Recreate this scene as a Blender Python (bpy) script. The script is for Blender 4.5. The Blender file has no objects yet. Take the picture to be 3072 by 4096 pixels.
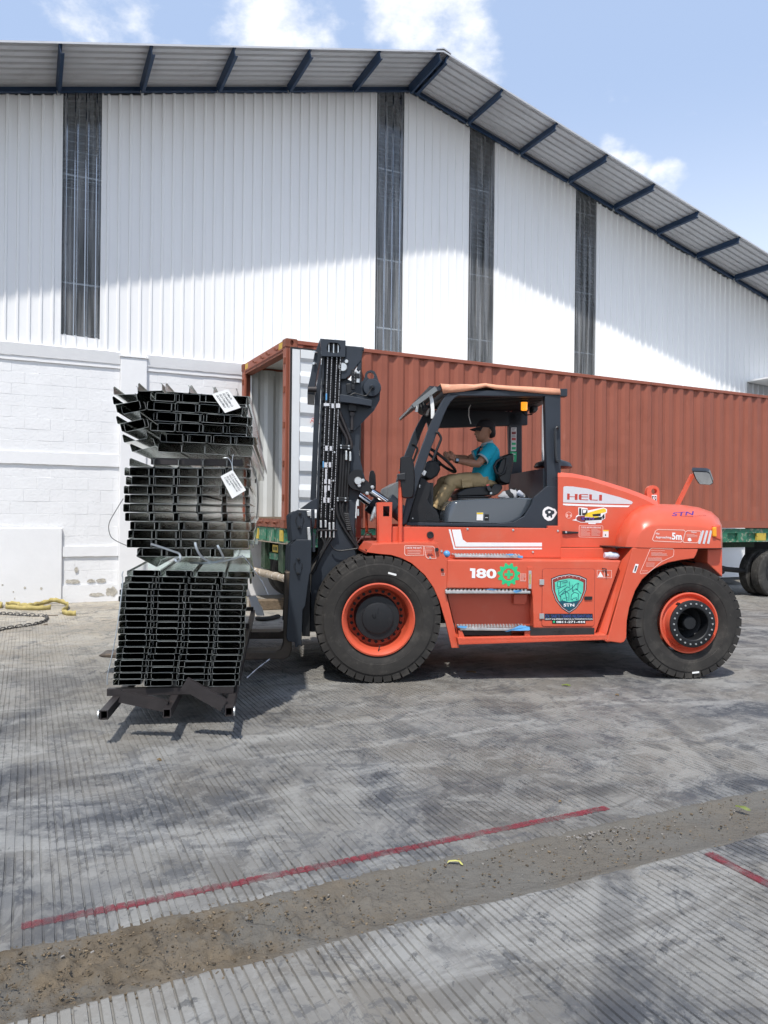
import bpy, bmesh, math, random
import numpy as np
from mathutils import Vector, Matrix, noise as mnoise
random.seed(7)
SC = bpy.context.scene
COL = SC.collection
R = math.radians

# ------------------------------------------------------------------ camera
FPX, ROLL, CAMH = 3021.6, 0.0104, 1.6
cam_d = bpy.data.cameras.new('camera')
cam_d.sensor_fit = 'VERTICAL'; cam_d.sensor_height = 36.0; cam_d.sensor_width = 27.0
cam_d.lens = 36.0 * FPX / 4096.0
cam_d.clip_start = 0.05; cam_d.clip_end = 3000
cam = bpy.data.objects.new('camera', cam_d); COL.objects.link(cam)
cam.matrix_world = Matrix.Translation((0, 0, CAMH)) @ Matrix.Rotation(R(90), 4, 'X') @ Matrix.Rotation(ROLL, 4, 'Z')
SC.camera = cam

# ------------------------------------------------------------------ light
SUN = Vector((-0.403, -1.727, 3.15)).normalized()          # direction towards the sun
SUN_EL = math.asin(SUN.z)
sun_d = bpy.data.lights.new('sun', 'SUN'); sun_d.energy = 3.05; sun_d.angle = R(1.2); sun_d.color = (1.0, 0.955, 0.89)
sun = bpy.data.objects.new('sun', sun_d); COL.objects.link(sun)
sun.rotation_euler = SUN.to_track_quat('Z', 'Y').to_euler(); sun.location = (0, 0, 30)
SC.view_settings.view_transform = 'Standard'; SC.view_settings.look = 'None'
SC.view_settings.gamma = 1.0; SC.view_settings.use_curve_mapping = False
SC.view_settings.exposure = 0.52
SC.cycles.max_bounces = 7; SC.cycles.diffuse_bounces = 3; SC.cycles.glossy_bounces = 5; SC.cycles.transmission_bounces = 3; SC.cycles.transparent_max_bounces = 6
SC.cycles.caustics_reflective = False; SC.cycles.caustics_refractive = False; SC.cycles.adaptive_threshold = 0.025

def pxdir(px, py):
    X, Y = (px - 1536) / FPX, (py - 2048) / FPX; c, s = math.cos(ROLL), math.sin(ROLL)
    return Vector((c * X + s * Y, 1.0, -(-s * X + c * Y)))

W = bpy.data.worlds.new('World'); SC.world = W; W.use_nodes = True
def build_world():
    nt = W.node_tree; nt.nodes.clear(); N = nt.nodes.new; L = nt.links.new
    out = N('ShaderNodeOutputWorld'); bg = N('ShaderNodeBackground'); bg.inputs['Strength'].default_value = 0.15
    sky = N('ShaderNodeTexSky'); sky.sky_type = 'NISHITA'; sky.sun_disc = False
    sky.sun_elevation = SUN_EL; sky.sun_rotation = math.atan2(SUN.x, SUN.y)
    sky.altitude = 0; sky.air_density = 1.0; sky.dust_density = 1.6; sky.ozone_density = 1.3
    tc = N('ShaderNodeTexCoord')
    # cumulus: noise over the whole sky, denser in a few banks
    def noise(scale, det, rough, off=(0, 0, 0), zs=1.6):
        mp = N('ShaderNodeMapping'); mp.inputs['Location'].default_value = off; mp.inputs['Scale'].default_value = (1, 1, zs)
        L(tc.outputs['Generated'], mp.inputs['Vector'])
        n = N('ShaderNodeTexNoise'); n.inputs['Scale'].default_value = scale; n.inputs['Detail'].default_value = det; n.inputs['Roughness'].default_value = rough
        L(mp.outputs['Vector'], n.inputs['Vector']); return n.outputs['Fac']
    def math_(op, a, b=None, c=None):
        m = N('ShaderNodeMath'); m.operation = op
        for i, x in enumerate((a, b, c)):
            if x is None: continue
            if isinstance(x, (int, float)): m.inputs[i].default_value = x
            else: L(x, m.inputs[i])
        return m.outputs[0]
    banks = None
    for (px, py, rad, amp) in [(330, 40, .075, .30), (520, 110, .065, .27), (680, 150, .04, .2), (960, 130, .05, .26), (1080, 60, .075, .35), (1250, 120, .055, .30), (1560, 20, .06, .36), (1690, 70, .07, .40), (1830, 130, .07, .39), (1910, 230, .06, .30),
                               (2445, 600, .030, .36), (2530, 665, .036, .36), (2650, 720, .038, .34), (-700, 300, .2, .3), (4200, 500, .16, .3), (5200, -600, .2, .3), (-2500, 900, .2, .3)]:
        d = pxdir(px, py).normalized()
        v = N('ShaderNodeVectorMath'); v.operation = 'DISTANCE'; v.inputs[1].default_value = d
        L(tc.outputs['Generated'], v.inputs[0])
        g = N('ShaderNodeMapRange'); g.interpolation_type = 'SMOOTHSTEP'
        g.inputs['From Min'].default_value = rad; g.inputs['From Max'].default_value = rad * .25
        g.inputs['To Min'].default_value = 0; g.inputs['To Max'].default_value = amp
        L(v.outputs['Value'], g.inputs['Value'])
        banks = g.outputs[0] if banks is None else math_('MAXIMUM', banks, g.outputs[0])
    n1 = noise(19, 10, .60, (3.1, .7, 1.9)); n2 = noise(3.0, 3, .5, (1.3, 4.2, .1))
    dens = math_('ADD', math_('ADD', math_('MULTIPLY', n1, .9), math_('MULTIPLY', n2, .25)), banks)
    cl = N('ShaderNodeMapRange'); cl.interpolation_type = 'SMOOTHSTEP'
    cl.inputs['From Min'].default_value = .70; cl.inputs['From Max'].default_value = 1.13
    L(dens, cl.inputs['Value'])
    shade = N('ShaderNodeMapRange'); shade.inputs['From Min'].default_value = .3; shade.inputs['From Max'].default_value = .7
    shade.inputs['To Min'].default_value = 5.3; shade.inputs['To Max'].default_value = 5.8
    L(noise(22, 4, .5, (.4, 2.2, 5.)), shade.inputs['Value'])
    ccol = N('ShaderNodeCombineColor'); L(shade.outputs[0], ccol.inputs[2])
    L(math_('MULTIPLY', shade.outputs[0], .955), ccol.inputs[0]); L(math_('MULTIPLY', shade.outputs[0], .972), ccol.inputs[1])
    # thin tropical humidity: the blue is pale
    hz = N('ShaderNodeMix'); hz.data_type = 'RGBA'; hz.inputs['Factor'].default_value = .78
    L(sky.outputs['Color'], hz.inputs['A'])
    sxyz = N('ShaderNodeSeparateXYZ'); L(tc.outputs['Generated'], sxyz.inputs[0])
    el = N('ShaderNodeMapRange'); el.interpolation_type = 'SMOOTHSTEP'; el.inputs['From Min'].default_value = 0.; el.inputs['From Max'].default_value = .5; L(sxyz.outputs[2], el.inputs['Value'])
    hg = N('ShaderNodeMix'); hg.data_type = 'RGBA'; L(el.outputs[0], hg.inputs['Factor']); hg.inputs['A'].default_value = (6.8, 7.1, 7.5, 1); hg.inputs['B'].default_value = (2.45, 3.15, 4.5, 1)   # humid air: whiter towards the horizon all round
    L(hg.outputs['Result'], hz.inputs['B'])
    mx = N('ShaderNodeMix'); mx.data_type = 'RGBA'
    L(cl.outputs[0], mx.inputs['Factor']); L(hz.outputs['Result'], mx.inputs['A']); L(ccol.outputs[0], mx.inputs['B'])
    L(mx.outputs['Result'], bg.inputs['Color']); L(bg.outputs[0], out.inputs['Surface'])
build_world()

# ------------------------------------------------------------------ frames: a thing's own ground axes
class Frame:
    """local x along the thing, local y away from the photographer, z up"""
    def __init__(s, ox, oy, ang): s.o = Vector((ox, oy, 0)); s.a = ang; s.x = Vector((math.cos(ang), math.sin(ang), 0)); s.y = Vector((-math.sin(ang), math.cos(ang), 0))
    def at(s, px, py, v):                    # the point of the plane y = v that a sight line meets -> (x, z)
        d = pxdir(px, py); c = Vector((0, 0, CAMH)); p0 = s.o + s.y * v
        k = (p0 - c).dot(s.y) / d.dot(s.y); p = c + d * k
        return ((p - p0).dot(s.x), p.z)
    def w(s, x, y, z=0): return s.o + s.x * x + s.y * y + Vector((0, 0, z))
    def loc(s, p): q = Vector(p) - s.o; return Vector((q.dot(s.x), q.dot(s.y), q.z))
def on_ground(px, py, z=0.0):
    d = pxdir(px, py); k = (z - CAMH) / d.z
    return Vector((d.x * k, d.y * k, z))
FW = Frame(-5.82, 12.6631, 0.44)             # warehouse gable wall and the slabs
FC = Frame(-1.54, 11.69, 0.4645)             # container and trailer
FT = Frame(-0.05, 7.03, 0.10)                # forklift: x to the rear, z up

# ------------------------------------------------------------------ materials
def mat(name, col, rough=.5, metal=0.0, var=.08, vscale=6., bump=0., bscale=60., bdist=.004, spec=.5, dirt=None, coat=0., space='Object', rand=0., stretch=(1, 1, 1)):
    m = bpy.data.materials.new(name); m.use_nodes = True; nt = m.node_tree; N = nt.nodes.new; L = nt.links.new
    b = nt.nodes['Principled BSDF']; b.inputs['Roughness'].default_value = rough; b.inputs['Metallic'].default_value = metal
    b.inputs['Specular IOR Level'].default_value = spec; b.inputs['Coat Weight'].default_value = coat; b.inputs['Coat Roughness'].default_value = .12
    tc = N('ShaderNodeTexCoord'); mp = N('ShaderNodeMapping'); mp.inputs['Scale'].default_value = stretch
    if space == 'World':
        g = N('ShaderNodeNewGeometry'); L(g.outputs['Position'], mp.inputs['Vector'])
    else: L(tc.outputs['Object'], mp.inputs['Vector'])
    def nz(sc, det=6, ro=.6):
        n = N('ShaderNodeTexNoise'); n.inputs['Scale'].default_value = sc; n.inputs['Detail'].default_value = det; n.inputs['Roughness'].default_value = ro
        L(mp.outputs['Vector'], n.inputs['Vector']); return n.outputs['Fac']
    n1 = nz(vscale)
    mr = N('ShaderNodeMapRange'); mr.inputs['From Min'].default_value = .25; mr.inputs['From Max'].default_value = .75
    mr.inputs['To Min'].default_value = 1 - var; mr.inputs['To Max'].default_value = 1 + var; L(n1, mr.inputs['Value'])
    val = mr.outputs[0]
    if rand:
        oi = N('ShaderNodeObjectInfo'); rr = N('ShaderNodeMapRange'); rr.inputs['To Min'].default_value = 1 - rand; rr.inputs['To Max'].default_value = 1 + rand
        L(oi.outputs['Random'], rr.inputs['Value']); mm = N('ShaderNodeMath'); mm.operation = 'MULTIPLY'; L(val, mm.inputs[0]); L(rr.outputs[0], mm.inputs[1]); val = mm.outputs[0]
    mu = N('ShaderNodeVectorMath'); mu.operation = 'SCALE'; mu.inputs[0].default_value = col[:3]; L(val, mu.inputs['Scale'])
    colout = mu.outputs[0]
    for d in (dirt or []):                      # (colour, scale, from, to, amount)
        dc, ds, f0, f1, am = d[:5]
        n = nz(ds, 8, .65); q = N('ShaderNodeMapRange'); q.interpolation_type = 'SMOOTHSTEP'
        q.inputs['From Min'].default_value = f0; q.inputs['From Max'].default_value = f1; q.inputs['To Max'].default_value = am; L(n, q.inputs['Value'])
        mx = N('ShaderNodeMix'); mx.data_type = 'RGBA'; L(q.outputs[0], mx.inputs['Factor']); L(colout, mx.inputs['A']); mx.inputs['B'].default_value = (*dc, 1); colout = mx.outputs['Result']
    L(colout, b.inputs['Base Color'])
    rv = N('ShaderNodeMapRange'); rv.inputs['To Min'].default_value = max(.02, rough - .08); rv.inputs['To Max'].default_value = min(1, rough + .08); L(n1, rv.inputs['Value']); L(rv.outputs[0], b.inputs['Roughness'])
    if bump:
        bn = N('ShaderNodeBump'); bn.inputs['Strength'].default_value = bump; bn.inputs['Distance'].default_value = bdist; L(nz(bscale, 5, .6), bn.inputs['Height']); L(bn.outputs[0], b.inputs['Normal'])
    return m
RED = (.70, .085, .035)
M = {}
M['paint_red'] = mat('forklift red paint', (.62, .100, .050), .36, 0, .05, 3, .04, 240, .001, .45, coat=.05, dirt=[((.52, .17, .11), 3, .48, .8, .45), ((.36, .10, .065), 11, .60, .78, .30), ((.50, .32, .24), 40, .66, .76, .25)])
M['navy'] = mat('dark navy paint', (.024, .031, .042), .45, 0, .12, 4, .05, 200, .001, .4, dirt=[((.09, .085, .08), 9, .60, .85, .25)])
M['black'] = mat('black steel', (.010, .011, .013), .5, 0, .2, 8, .06, 120, .001, .4, dirt=[((.06, .055, .05), 12, .6, .85, .3)])
M['black_gloss'] = mat('black plastic', (.014, .015, .018), .32, 0, .1, 5, 0)
M['rubber'] = mat('tyre rubber', (.030, .028, .026), .78, 0, .2, 9, .12, 160, .002, .3, dirt=[((.085, .078, .068), 6, .45, .75, .55), ((.14, .13, .115), 24, .60, .75, .35)])
M['hose'] = mat('rubber hose', (.012, .012, .013), .55, 0, .2, 20)
M['zinc'] = mat('zinc plated fitting', (.62, .63, .62), .35, .85, .1, 30)
M['chrome'] = mat('chromed rod', (.75, .76, .78), .10, 1.0, .03, 20)
M['white'] = mat('white vinyl', (.82, .82, .82), .4, 0, .03, 20)
M['grey_vinyl'] = mat('pale grey vinyl', (.60, .61, .64), .4, 0, .03, 20)
M['yellow'] = mat('yellow print', (.80, .58, .03), .45, 0, .05, 20)
M['green'] = mat('green print', (.02, .50, .20), .45, 0, .05, 20)
M['teal'] = mat('iridescent teal print', (.12, .66, .48), .3, .2, .25, 7)
M['deepteal'] = mat('deep teal print', (.006, .075, .11), .35, 0, .1, 9)
M['blueprint'] = mat('blue print', (.035, .07, .24), .4, 0, .1, 9)
M['print_black'] = mat('black print', (.012, .013, .015), .4, 0, .1, 9)
M['maroon'] = mat('maroon print', (.24, .035, .03), .4, 0, .1, 9)
M['purple'] = mat('violet print', (.12, .05, .33), .4, 0, .1, 9)
M['letter_red'] = mat('deep red lettering', (.46, .045, .028), .4, 0, .04, 20)
M['pinkline'] = mat('pale print', (.86, .55, .48), .45, 0, .05, 9)
M['alu'] = mat('scuffed aluminium', (.60, .60, .59), .38, .8, .18, 18, .2, 90, .002, dirt=[((.20, .19, .18), 14, .5, .8, .5)])
M['bluefilm'] = mat('torn blue film', (.10, .33, .62), .35, 0, .15, 20)
M['steel_dark'] = mat('dark primed steel', (.035, .030, .030), .48, .3, .25, 9, .1, 150, .002, dirt=[((.11, .075, .06), 8, .55, .8, .5)])
M['fork'] = mat('worn fork steel', (.085, .068, .055), .5, .45, .2, 6, .12, 90, .003, dirt=[((.20, .15, .11), 5, .50, .75, .6), ((.02, .02, .02), 9, .58, .8, .6)])
M['galv'] = mat('galvanised sheet', (.60, .645, .61), .13, 1.0, .10, 5, .02, 40, .001, dirt=[((.40, .41, .40), 14, .5, .75, .5)], stretch=(1, .18, 1), rand=.10)
M['galv_edge'] = mat('cut steel edge', (.34, .36, .35), .5, .4, .25, 30)
M['clad'] = mat('white painted sheet', (.83, .83, .825), .42, 0, .025, 1.2, .05, 30, .002, .4, space='World', dirt=[((.62, .60, .55), 2.2, .55, .85, .28), ((.45, .43, .39), 14, .66, .80, .22)], stretch=(1, 1, .16))
M['masonry'] = mat('white painted masonry', (.80, .80, .80), .75, 0, .035, 3, .6, 22, .010, .3, space='World', dirt=[((.62, .60, .55), 3, .62, .8, .25)])
M['plaster'] = mat('white plaster', (.80, .80, .80), .75, 0, .03, 3, .4, 16, .006, .3, space='World')
M['bareplaster'] = mat('bare eroded plaster', (.50, .47, .41), .9, 0, .3, 12, 1., 40, .02, .2, space='World')
M['zincroof'] = mat('zinc roof sheet', (.54, .55, .57), .45, .2, .10, 2.5, .08, 30, .003, space='World', dirt=[((.40, .40, .41), 4, .50, .75, .6)], stretch=(.35, 1, 1))
M['bluesteel'] = mat('blue painted steel', (.012, .036, .085), .5, 0, .15, 6, .1, 60, .002, dirt=[((.10, .12, .15), 8, .6, .8, .4)])
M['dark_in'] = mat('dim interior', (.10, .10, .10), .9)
M['cont'] = mat('container red oxide paint', (.29, .088, .052), .55, 0, .10, 1.6, .15, 40, .003, .4, dirt=[((.22, .070, .050), 2.5, .5, .75, .5), ((.42, .17, .12), 7, .62, .72, .35), ((.15, .055, .035), 5, .60, .74, .5), ((.10, .045, .03), 22, .68, .76, .6)], stretch=(1, 1, .22))
M['cont_old'] = mat('rusty container steel', (.22, .075, .045), .65, 0, .2, 8, .3, 60, .004, .3, dirt=[((.10, .04, .02), 11, .5, .68, .8), ((.45, .30, .2), 16, .66, .8, .5)])
M['cont_in'] = mat('grey white container lining', (.62, .64, .63), .6, 0, .07, 3, .1, 50, .003, dirt=[((.30, .30, .29), 6, .58, .76, .6), ((.14, .14, .13), 13, .66, .76, .7)], stretch=(1, 1, .4))
M['door_white'] = mat('white container door lining', (.72, .735, .73), .5, 0, .04, 4, .06, 60, .002, dirt=[((.45, .44, .42), 7, .62, .8, .4)])
M['gasket'] = mat('door gasket', (.015, .014, .014), .7)
M['tr_green'] = mat('chipped green paint', (.035, .17, .10), .6, 0, .2, 6, .25, 60, .004, .3, dirt=[((.34, .32, .25), 10, .52, .62, .85), ((.10, .05, .03), 17, .58, .68, .8)])
M['tr_dark'] = mat('dusty dark green steel', (.030, .058, .034), .7, 0, .3, 7, .25, 60, .004, .3, dirt=[((.12, .11, .09), 9, .5, .75, .6)])
M['tr_yellow'] = mat('chipped yellow paint', (.52, .38, .06), .6, 0, .15, 9, .2, 60, .003, .3, dirt=[((.10, .06, .04), 15, .58, .66, .9)])
M['tr_black'] = mat('greasy underbody', (.014, .014, .014), .7, 0, .4, 9, .2, 60, .004)
M['tyre_grey'] = mat('dusty trailer tyre', (.05, .048, .045), .85, 0, .25, 9, .2, 120, .002, .2, dirt=[((.17, .16, .145), 6, .48, .75, .6)])
M['bumper'] = mat('peeling bumper pipe', (.30, .25, .19), .7, 0, .25, 10, .3, 60, .004, dirt=[((.62, .60, .56), 9, .56, .62, .9), ((.10, .06, .04), 12, .55, .7, .8)])
M['wood'] = mat('weathered timber', (.17, .13, .09), .85, 0, .35, 8, .5, 70, .006, .2, stretch=(1, 6, 6))
M['dirtm'] = mat('packed dirt', (.125, .100, .070), .95, 0, .3, 5, 1.0, 45, .012, .15, space='World', dirt=[((.125, .12, .108), 1.7, .44, .58, .85), ((.065, .048, .03), 6, .54, .72, .8), ((.27, .24, .19), 19, .62, .76, .55), ((.06, .045, .03), 40, .60, .72, .6)])
def chips_mat(nm, c0, c1):
    m = mat(nm, (.2, .14, .08), .9); nt = m.node_tree; g = nt.nodes.new('ShaderNodeNewGeometry'); cr = nt.nodes.new('ShaderNodeValToRGB'); cr.color_ramp.elements[0].color = (*c0, 1); cr.color_ramp.elements[1].color = (*c1, 1)
    nt.links.new(g.outputs['Random Per Island'], cr.inputs['Fac']); nt.links.new(cr.outputs['Color'], nt.nodes['Principled BSDF'].inputs['Base Color']); return m
def dirt_zones():
    nt = M['dirtm'].node_tree; N = nt.nodes.new; L = nt.links.new; b = nt.nodes['Principled BSDF']; src = b.inputs['Base Color'].links[0].from_socket
    g = N('ShaderNodeNewGeometry'); d = N('ShaderNodeVectorMath'); d.operation = 'DOT_PRODUCT'; L(g.outputs['Position'], d.inputs[0]); d.inputs[1].default_value = (math.cos(.44), math.sin(.44), 0)
    n = N('ShaderNodeTexNoise'); n.inputs['Scale'].default_value = 2.4; n.inputs['Detail'].default_value = 8; n.inputs['Roughness'].default_value = .7; L(g.outputs['Position'], n.inputs['Vector'])
    ad = N('ShaderNodeMath'); ad.operation = 'MULTIPLY_ADD'; L(n.outputs['Fac'], ad.inputs[0]); ad.inputs[1].default_value = 3.2; L(d.outputs['Value'], ad.inputs[2])
    q = N('ShaderNodeMapRange'); q.interpolation_type = 'SMOOTHSTEP'; q.inputs['From Min'].default_value = 1.7; q.inputs['From Max'].default_value = 3.3; q.inputs['To Max'].default_value = .72; L(ad.outputs[0], q.inputs['Value'])
    x = N('ShaderNodeMix'); x.data_type = 'RGBA'; L(q.outputs[0], x.inputs['Factor']); L(src, x.inputs['A']); x.inputs['B'].default_value = (.135, .128, .114, 1); L(x.outputs['Result'], b.inputs['Base Color'])
dirt_zones()
M['debris'] = chips_mat('litter chips', (.06, .045, .028), (.19, .142, .088))
M['pebble'] = chips_mat('broken concrete bits', (.12, .11, .098), (.27, .25, .225))
M['leaf'] = mat('fallen leaf', (.13, .16, .035), .6, 0, .3, 30)
M['leafdry'] = mat('dry leaf', (.14, .09, .035), .7, 0, .3, 30)
M['yellowtape'] = mat('yellow plastic scrap', (.45, .43, .12), .4, 0, .1, 30)
M['sling'] = mat('soiled yellow webbing', (.46, .38, .15), .85, 0, .2, 7, .3, 200, .002, .2, dirt=[((.20, .15, .08), 7, .5, .7, .6)])
M['chain'] = mat('steel chain', (.11, .105, .10), .45, .8, .3, 20)
M['card'] = mat('paper tag', (.80, .80, .78), .7, 0, .04, 10)
M['ink'] = mat('marker ink', (.03, .03, .035), .6, 0, .1, 10)
M['strap'] = mat('steel strapping', (.55, .60, .64), .3, .75, .1, 10)
M['wire'] = mat('thin wire', (.12, .12, .12), .5, .6, .1, 10)
M['orange_tarp'] = mat('orange vinyl sheet', (.70, .33, .20), .5, 0, .08, 4, .5, 14, .02, .4)
M['amber'] = mat('amber lens', (.85, .34, .02), .2)
M['skin'] = mat('brown skin', (.37, .185, .115), .5, 0, .10, 25, .05, 200, .001, .4)
M['shirt'] = mat('turquoise polo', (.02, .40, .53), .85, 0, .08, 9, .5, 18, .012, .2)
M['shirt_trim'] = mat('grey knit trim', (.35, .43, .45), .9, 0, .1, 60)
M['shirt_dark'] = mat('dark polo panel', (.012, .04, .07), .9, 0, .1, 30)
M['khaki'] = mat('khaki cotton', (.47, .34, .18), .88, 0, .12, 8, .8, 13, .018, .2)
M['cap'] = mat('black cap cloth', (.015, .013, .017), .85, 0, .2, 40)
M['hair'] = mat('black hair', (.010, .008, .008), .7, 0, .2, 60)
M['seat'] = mat('black seat vinyl', (.013, .013, .014), .42, 0, .15, 14, .12, 90, .002)
M['cowl'] = mat('glossy charcoal cowl', (.065, .080, .098), .14, 0, .05, 3, 0, coat=.6)
M['visor'] = mat('grey plate', (.20, .21, .21), .45, .3, .08, 9)
M['mirror'] = mat('mirror glass', (.80, .82, .84), .03, 1.0, .01, 3)
M['screen'] = mat('watch glass', (.25, .36, .48), .1)
M['clothes'] = mat('striped cloth', (.30, .31, .33), .9, 0, .5, 30, .6, 40, .01)
M['plasticbag'] = mat('clear plastic', (.55, .58, .66), .2, 0, .3, 20)
def worn_paint():
    m = mat('worn red line paint', (.20, .034, .045), .7, 0, .18, 8, .3, 80, .003, .3, space='World', dirt=[((.14, .075, .075), 5, .5, .7, .6)])
    nt = m.node_tree; N = nt.nodes.new; L = nt.links.new; out = [n for n in nt.nodes if n.type == 'OUTPUT_MATERIAL'][0]; b = nt.nodes['Principled BSDF']
    g = N('ShaderNodeNewGeometry'); n = N('ShaderNodeTexNoise'); n.inputs['Scale'].default_value = 11; n.inputs['Detail'].default_value = 9; n.inputs['Roughness'].default_value = .7; L(g.outputs['Position'], n.inputs['Vector'])
    q = N('ShaderNodeMapRange'); q.interpolation_type = 'SMOOTHSTEP'; q.inputs['From Min'].default_value = .36; q.inputs['From Max'].default_value = .60; q.inputs['To Min'].default_value = .9; q.inputs['To Max'].default_value = .25; L(n.outputs['Fac'], q.inputs['Value'])
    t = N('ShaderNodeBsdfTransparent'); x = N('ShaderNodeMixShader'); L(q.outputs[0], x.inputs[0]); L(t.outputs[0], x.inputs[1]); L(b.outputs[0], x.inputs[2]); L(x.outputs[0], out.inputs['Surface']); return m
M['paintline'] = worn_paint()
M['redpen'] = mat('red marker', (.55, .10, .08), .6)
M['dustline'] = mat('frayed cord', (.55, .58, .62), .6, 0, .2, 40)

def concrete():
    m = bpy.data.materials.new('brushed concrete'); m.use_nodes = True; nt = m.node_tree; N = nt.nodes.new; L = nt.links.new
    b = nt.nodes['Principled BSDF']; b.inputs['Specular IOR Level'].default_value = .35
    g = N('ShaderNodeNewGeometry')
    vr = N('ShaderNodeVectorRotate'); vr.rotation_type = 'Z_AXIS'; vr.inputs['Angle'].default_value = -.44; L(g.outputs['Position'], vr.inputs['Vector'])
    def nz(sc, det=6, ro=.6, st=(1, 1, 1), off=(0, 0, 0), dist=0.):
        mp = N('ShaderNodeMapping'); mp.inputs['Scale'].default_value = st; mp.inputs['Location'].default_value = off; L(vr.outputs[0], mp.inputs['Vector'])
        n = N('ShaderNodeTexNoise'); n.inputs['Scale'].default_value = sc; n.inputs['Detail'].default_value = det; n.inputs['Roughness'].default_value = ro; n.inputs['Distortion'].default_value = dist
        L(mp.outputs['Vector'], n.inputs['Vector']); return n.outputs['Fac']
    def rng(x, a, b_, lo, hi, smooth=True):
        q = N('ShaderNodeMapRange'); q.interpolation_type = 'SMOOTHSTEP' if smooth else 'LINEAR'
        for k, v in zip(('From Min', 'From Max', 'To Min', 'To Max'), (a, b_, lo, hi)): q.inputs[k].default_value = v
        L(x, q.inputs['Value']); return q.outputs[0]
    def mix(fac, a, bcol):
        x = N('ShaderNodeMix'); x.data_type = 'RGBA'; L(fac, x.inputs['Factor'])
        if isinstance(a, tuple): x.inputs['A'].default_value = (*a, 1)
        else: L(a, x.inputs['A'])
        x.inputs['B'].default_value = (*bcol, 1); return x.outputs['Result']
    c = mix(rng(nz(.9, 5, .55), .35, .65, 0, 1), (.160, .154, .144), (.205, .20, .19))
    c = mix(rng(nz(.55, 7, .65, off=(3, 1, 0), dist=.9), .47, .60, 0, .9), c, (.085, .089, .097))       # cool damp stains
    c = mix(rng(nz(1.6, 8, .65, st=(.5, 1.4, 1), off=(7, 3, 0), dist=.8), .50, .62, 0, .65), c, (.30, .296, .283))   # dusty swirls
    c = mix(rng(nz(5, 8, .7, st=(1, .6, 1), off=(1, 8, 0), dist=1.), .56, .70, 0, .55), c, (.066, .068, .072))     # scuffs
    c = mix(rng(nz(3.2, 9, .7, off=(4, 4, 0)), .60, .68, 0, .5), c, (.29, .285, .27))
    c = mix(rng(nz(26, 4, .6, off=(9, 2, 0)), .66, .74, 0, .6), c, (.05, .05, .05))       # pits
    # sandy dust brushed against the warehouse
    sx = N('ShaderNodeSeparateXYZ'); L(vr.outputs[0], sx.inputs[0])
    yw = 12.6631 * math.cos(.44) + 5.82 * math.sin(.44)
    tw = 5.82 * -math.cos(.44) + 12.6631 * math.sin(.44)
    ml = N('ShaderNodeMath'); ml.operation = 'MULTIPLY'; L(rng(sx.outputs[1], yw - 8.5, yw - 1.2, 0, .9), ml.inputs[0]); L(rng(sx.outputs[0], tw + 7., tw + 1.0, .35, 1.), ml.inputs[1])
    c = mix(ml.outputs[0], c, (.40, .365, .31))
    c = mix(rng(nz(9, 8, .72, st=(1, .8, 1), off=(2, 6, 0), dist=.6), .50, .62, 0, .5), c, (.225, .22, .21))
    c = mix(rng(nz(2.6, 9, .7, st=(1, .7, 1), off=(6, 9, 0), dist=1.4), .55, .66, 0, .65), c, (.075, .078, .084))
    c = mix(rng(nz(.8, 4, .5, off=(8, 1, 0)), .45, .62, 0, .4), c, (.20, .182, .155))              # beige dust
    c = mix(rng(nz(3.4, 11, .74, st=(1, .75, 1), off=(12, 4, 0), dist=.7), .505, .535, 0, .34), c, (.275, .27, .255))   # flaked skin, crisp edges
    c = mix(rng(nz(4.6, 11, .76, st=(.8, 1, 1), off=(4, 15, 0), dist=.9), .545, .57, 0, .42), c, (.088, .091, .098))
    c = mix(rng(nz(11, 10, .7, off=(14, 5, 0), dist=.4), .60, .625, 0, .5), c, (.065, .067, .07))      # chips
    c = mix(rng(nz(1.3, 11, .8, off=(21, 5, 0), dist=.4), .56, .59, 0, .3), c, (.30, .297, .285))
    # rubber tracks swept across the right of the yard
    P1, P3 = on_ground(2640, 2880), on_ground(3072, 3150); dv = (P3 - P1).normalized(); nv = Vector((-dv.y, dv.x, 0))
    for off_, wd, am in ((0., .085, .5), (.34, .07, .4), (-.9, .10, .35), (1.5, .12, .3)):
        sb_ = N('ShaderNodeVectorMath'); sb_.operation = 'SUBTRACT'; L(g.outputs['Position'], sb_.inputs[0]); sb_.inputs[1].default_value = P1
        dt = N('ShaderNodeVectorMath'); dt.operation = 'DOT_PRODUCT'; L(sb_.outputs[0], dt.inputs[0]); dt.inputs[1].default_value = nv
        al = N('ShaderNodeVectorMath'); al.operation = 'DOT_PRODUCT'; L(sb_.outputs[0], al.inputs[0]); al.inputs[1].default_value = dv
        sq = N('ShaderNodeMath'); sq.operation = 'POWER'; L(al.outputs['Value'], sq.inputs[0]); sq.inputs[1].default_value = 2.
        bd = N('ShaderNodeMath'); bd.operation = 'MULTIPLY_ADD'; L(sq.outputs[0], bd.inputs[0]); bd.inputs[1].default_value = .07; L(dt.outputs['Value'], bd.inputs[2])   # gentle curve
        o2 = N('ShaderNodeMath'); o2.operation = 'SUBTRACT'; L(bd.outputs[0], o2.inputs[0]); o2.inputs[1].default_value = off_
        ab = N('ShaderNodeMath'); ab.operation = 'ABSOLUTE'; L(o2.outputs[0], ab.inputs[0])
        m1 = N('ShaderNodeMath'); m1.operation = 'MULTIPLY'; L(rng(ab.outputs[0], wd, wd * .45, 0, am), m1.inputs[0]); L(rng(nz(2.5, 8, .7, off=(off_ * 7, 2, 0), dist=.5), .36, .6, .1, 1.), m1.inputs[1])
        m2 = N('ShaderNodeMath'); m2.operation = 'MULTIPLY'; L(m1.outputs[0], m2.inputs[0]); L(rng(al.outputs['Value'], -2.2, .2, 0, 1), m2.inputs[1])
        c = mix(m2.outputs[0], c, (.07, .072, .078))
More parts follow.
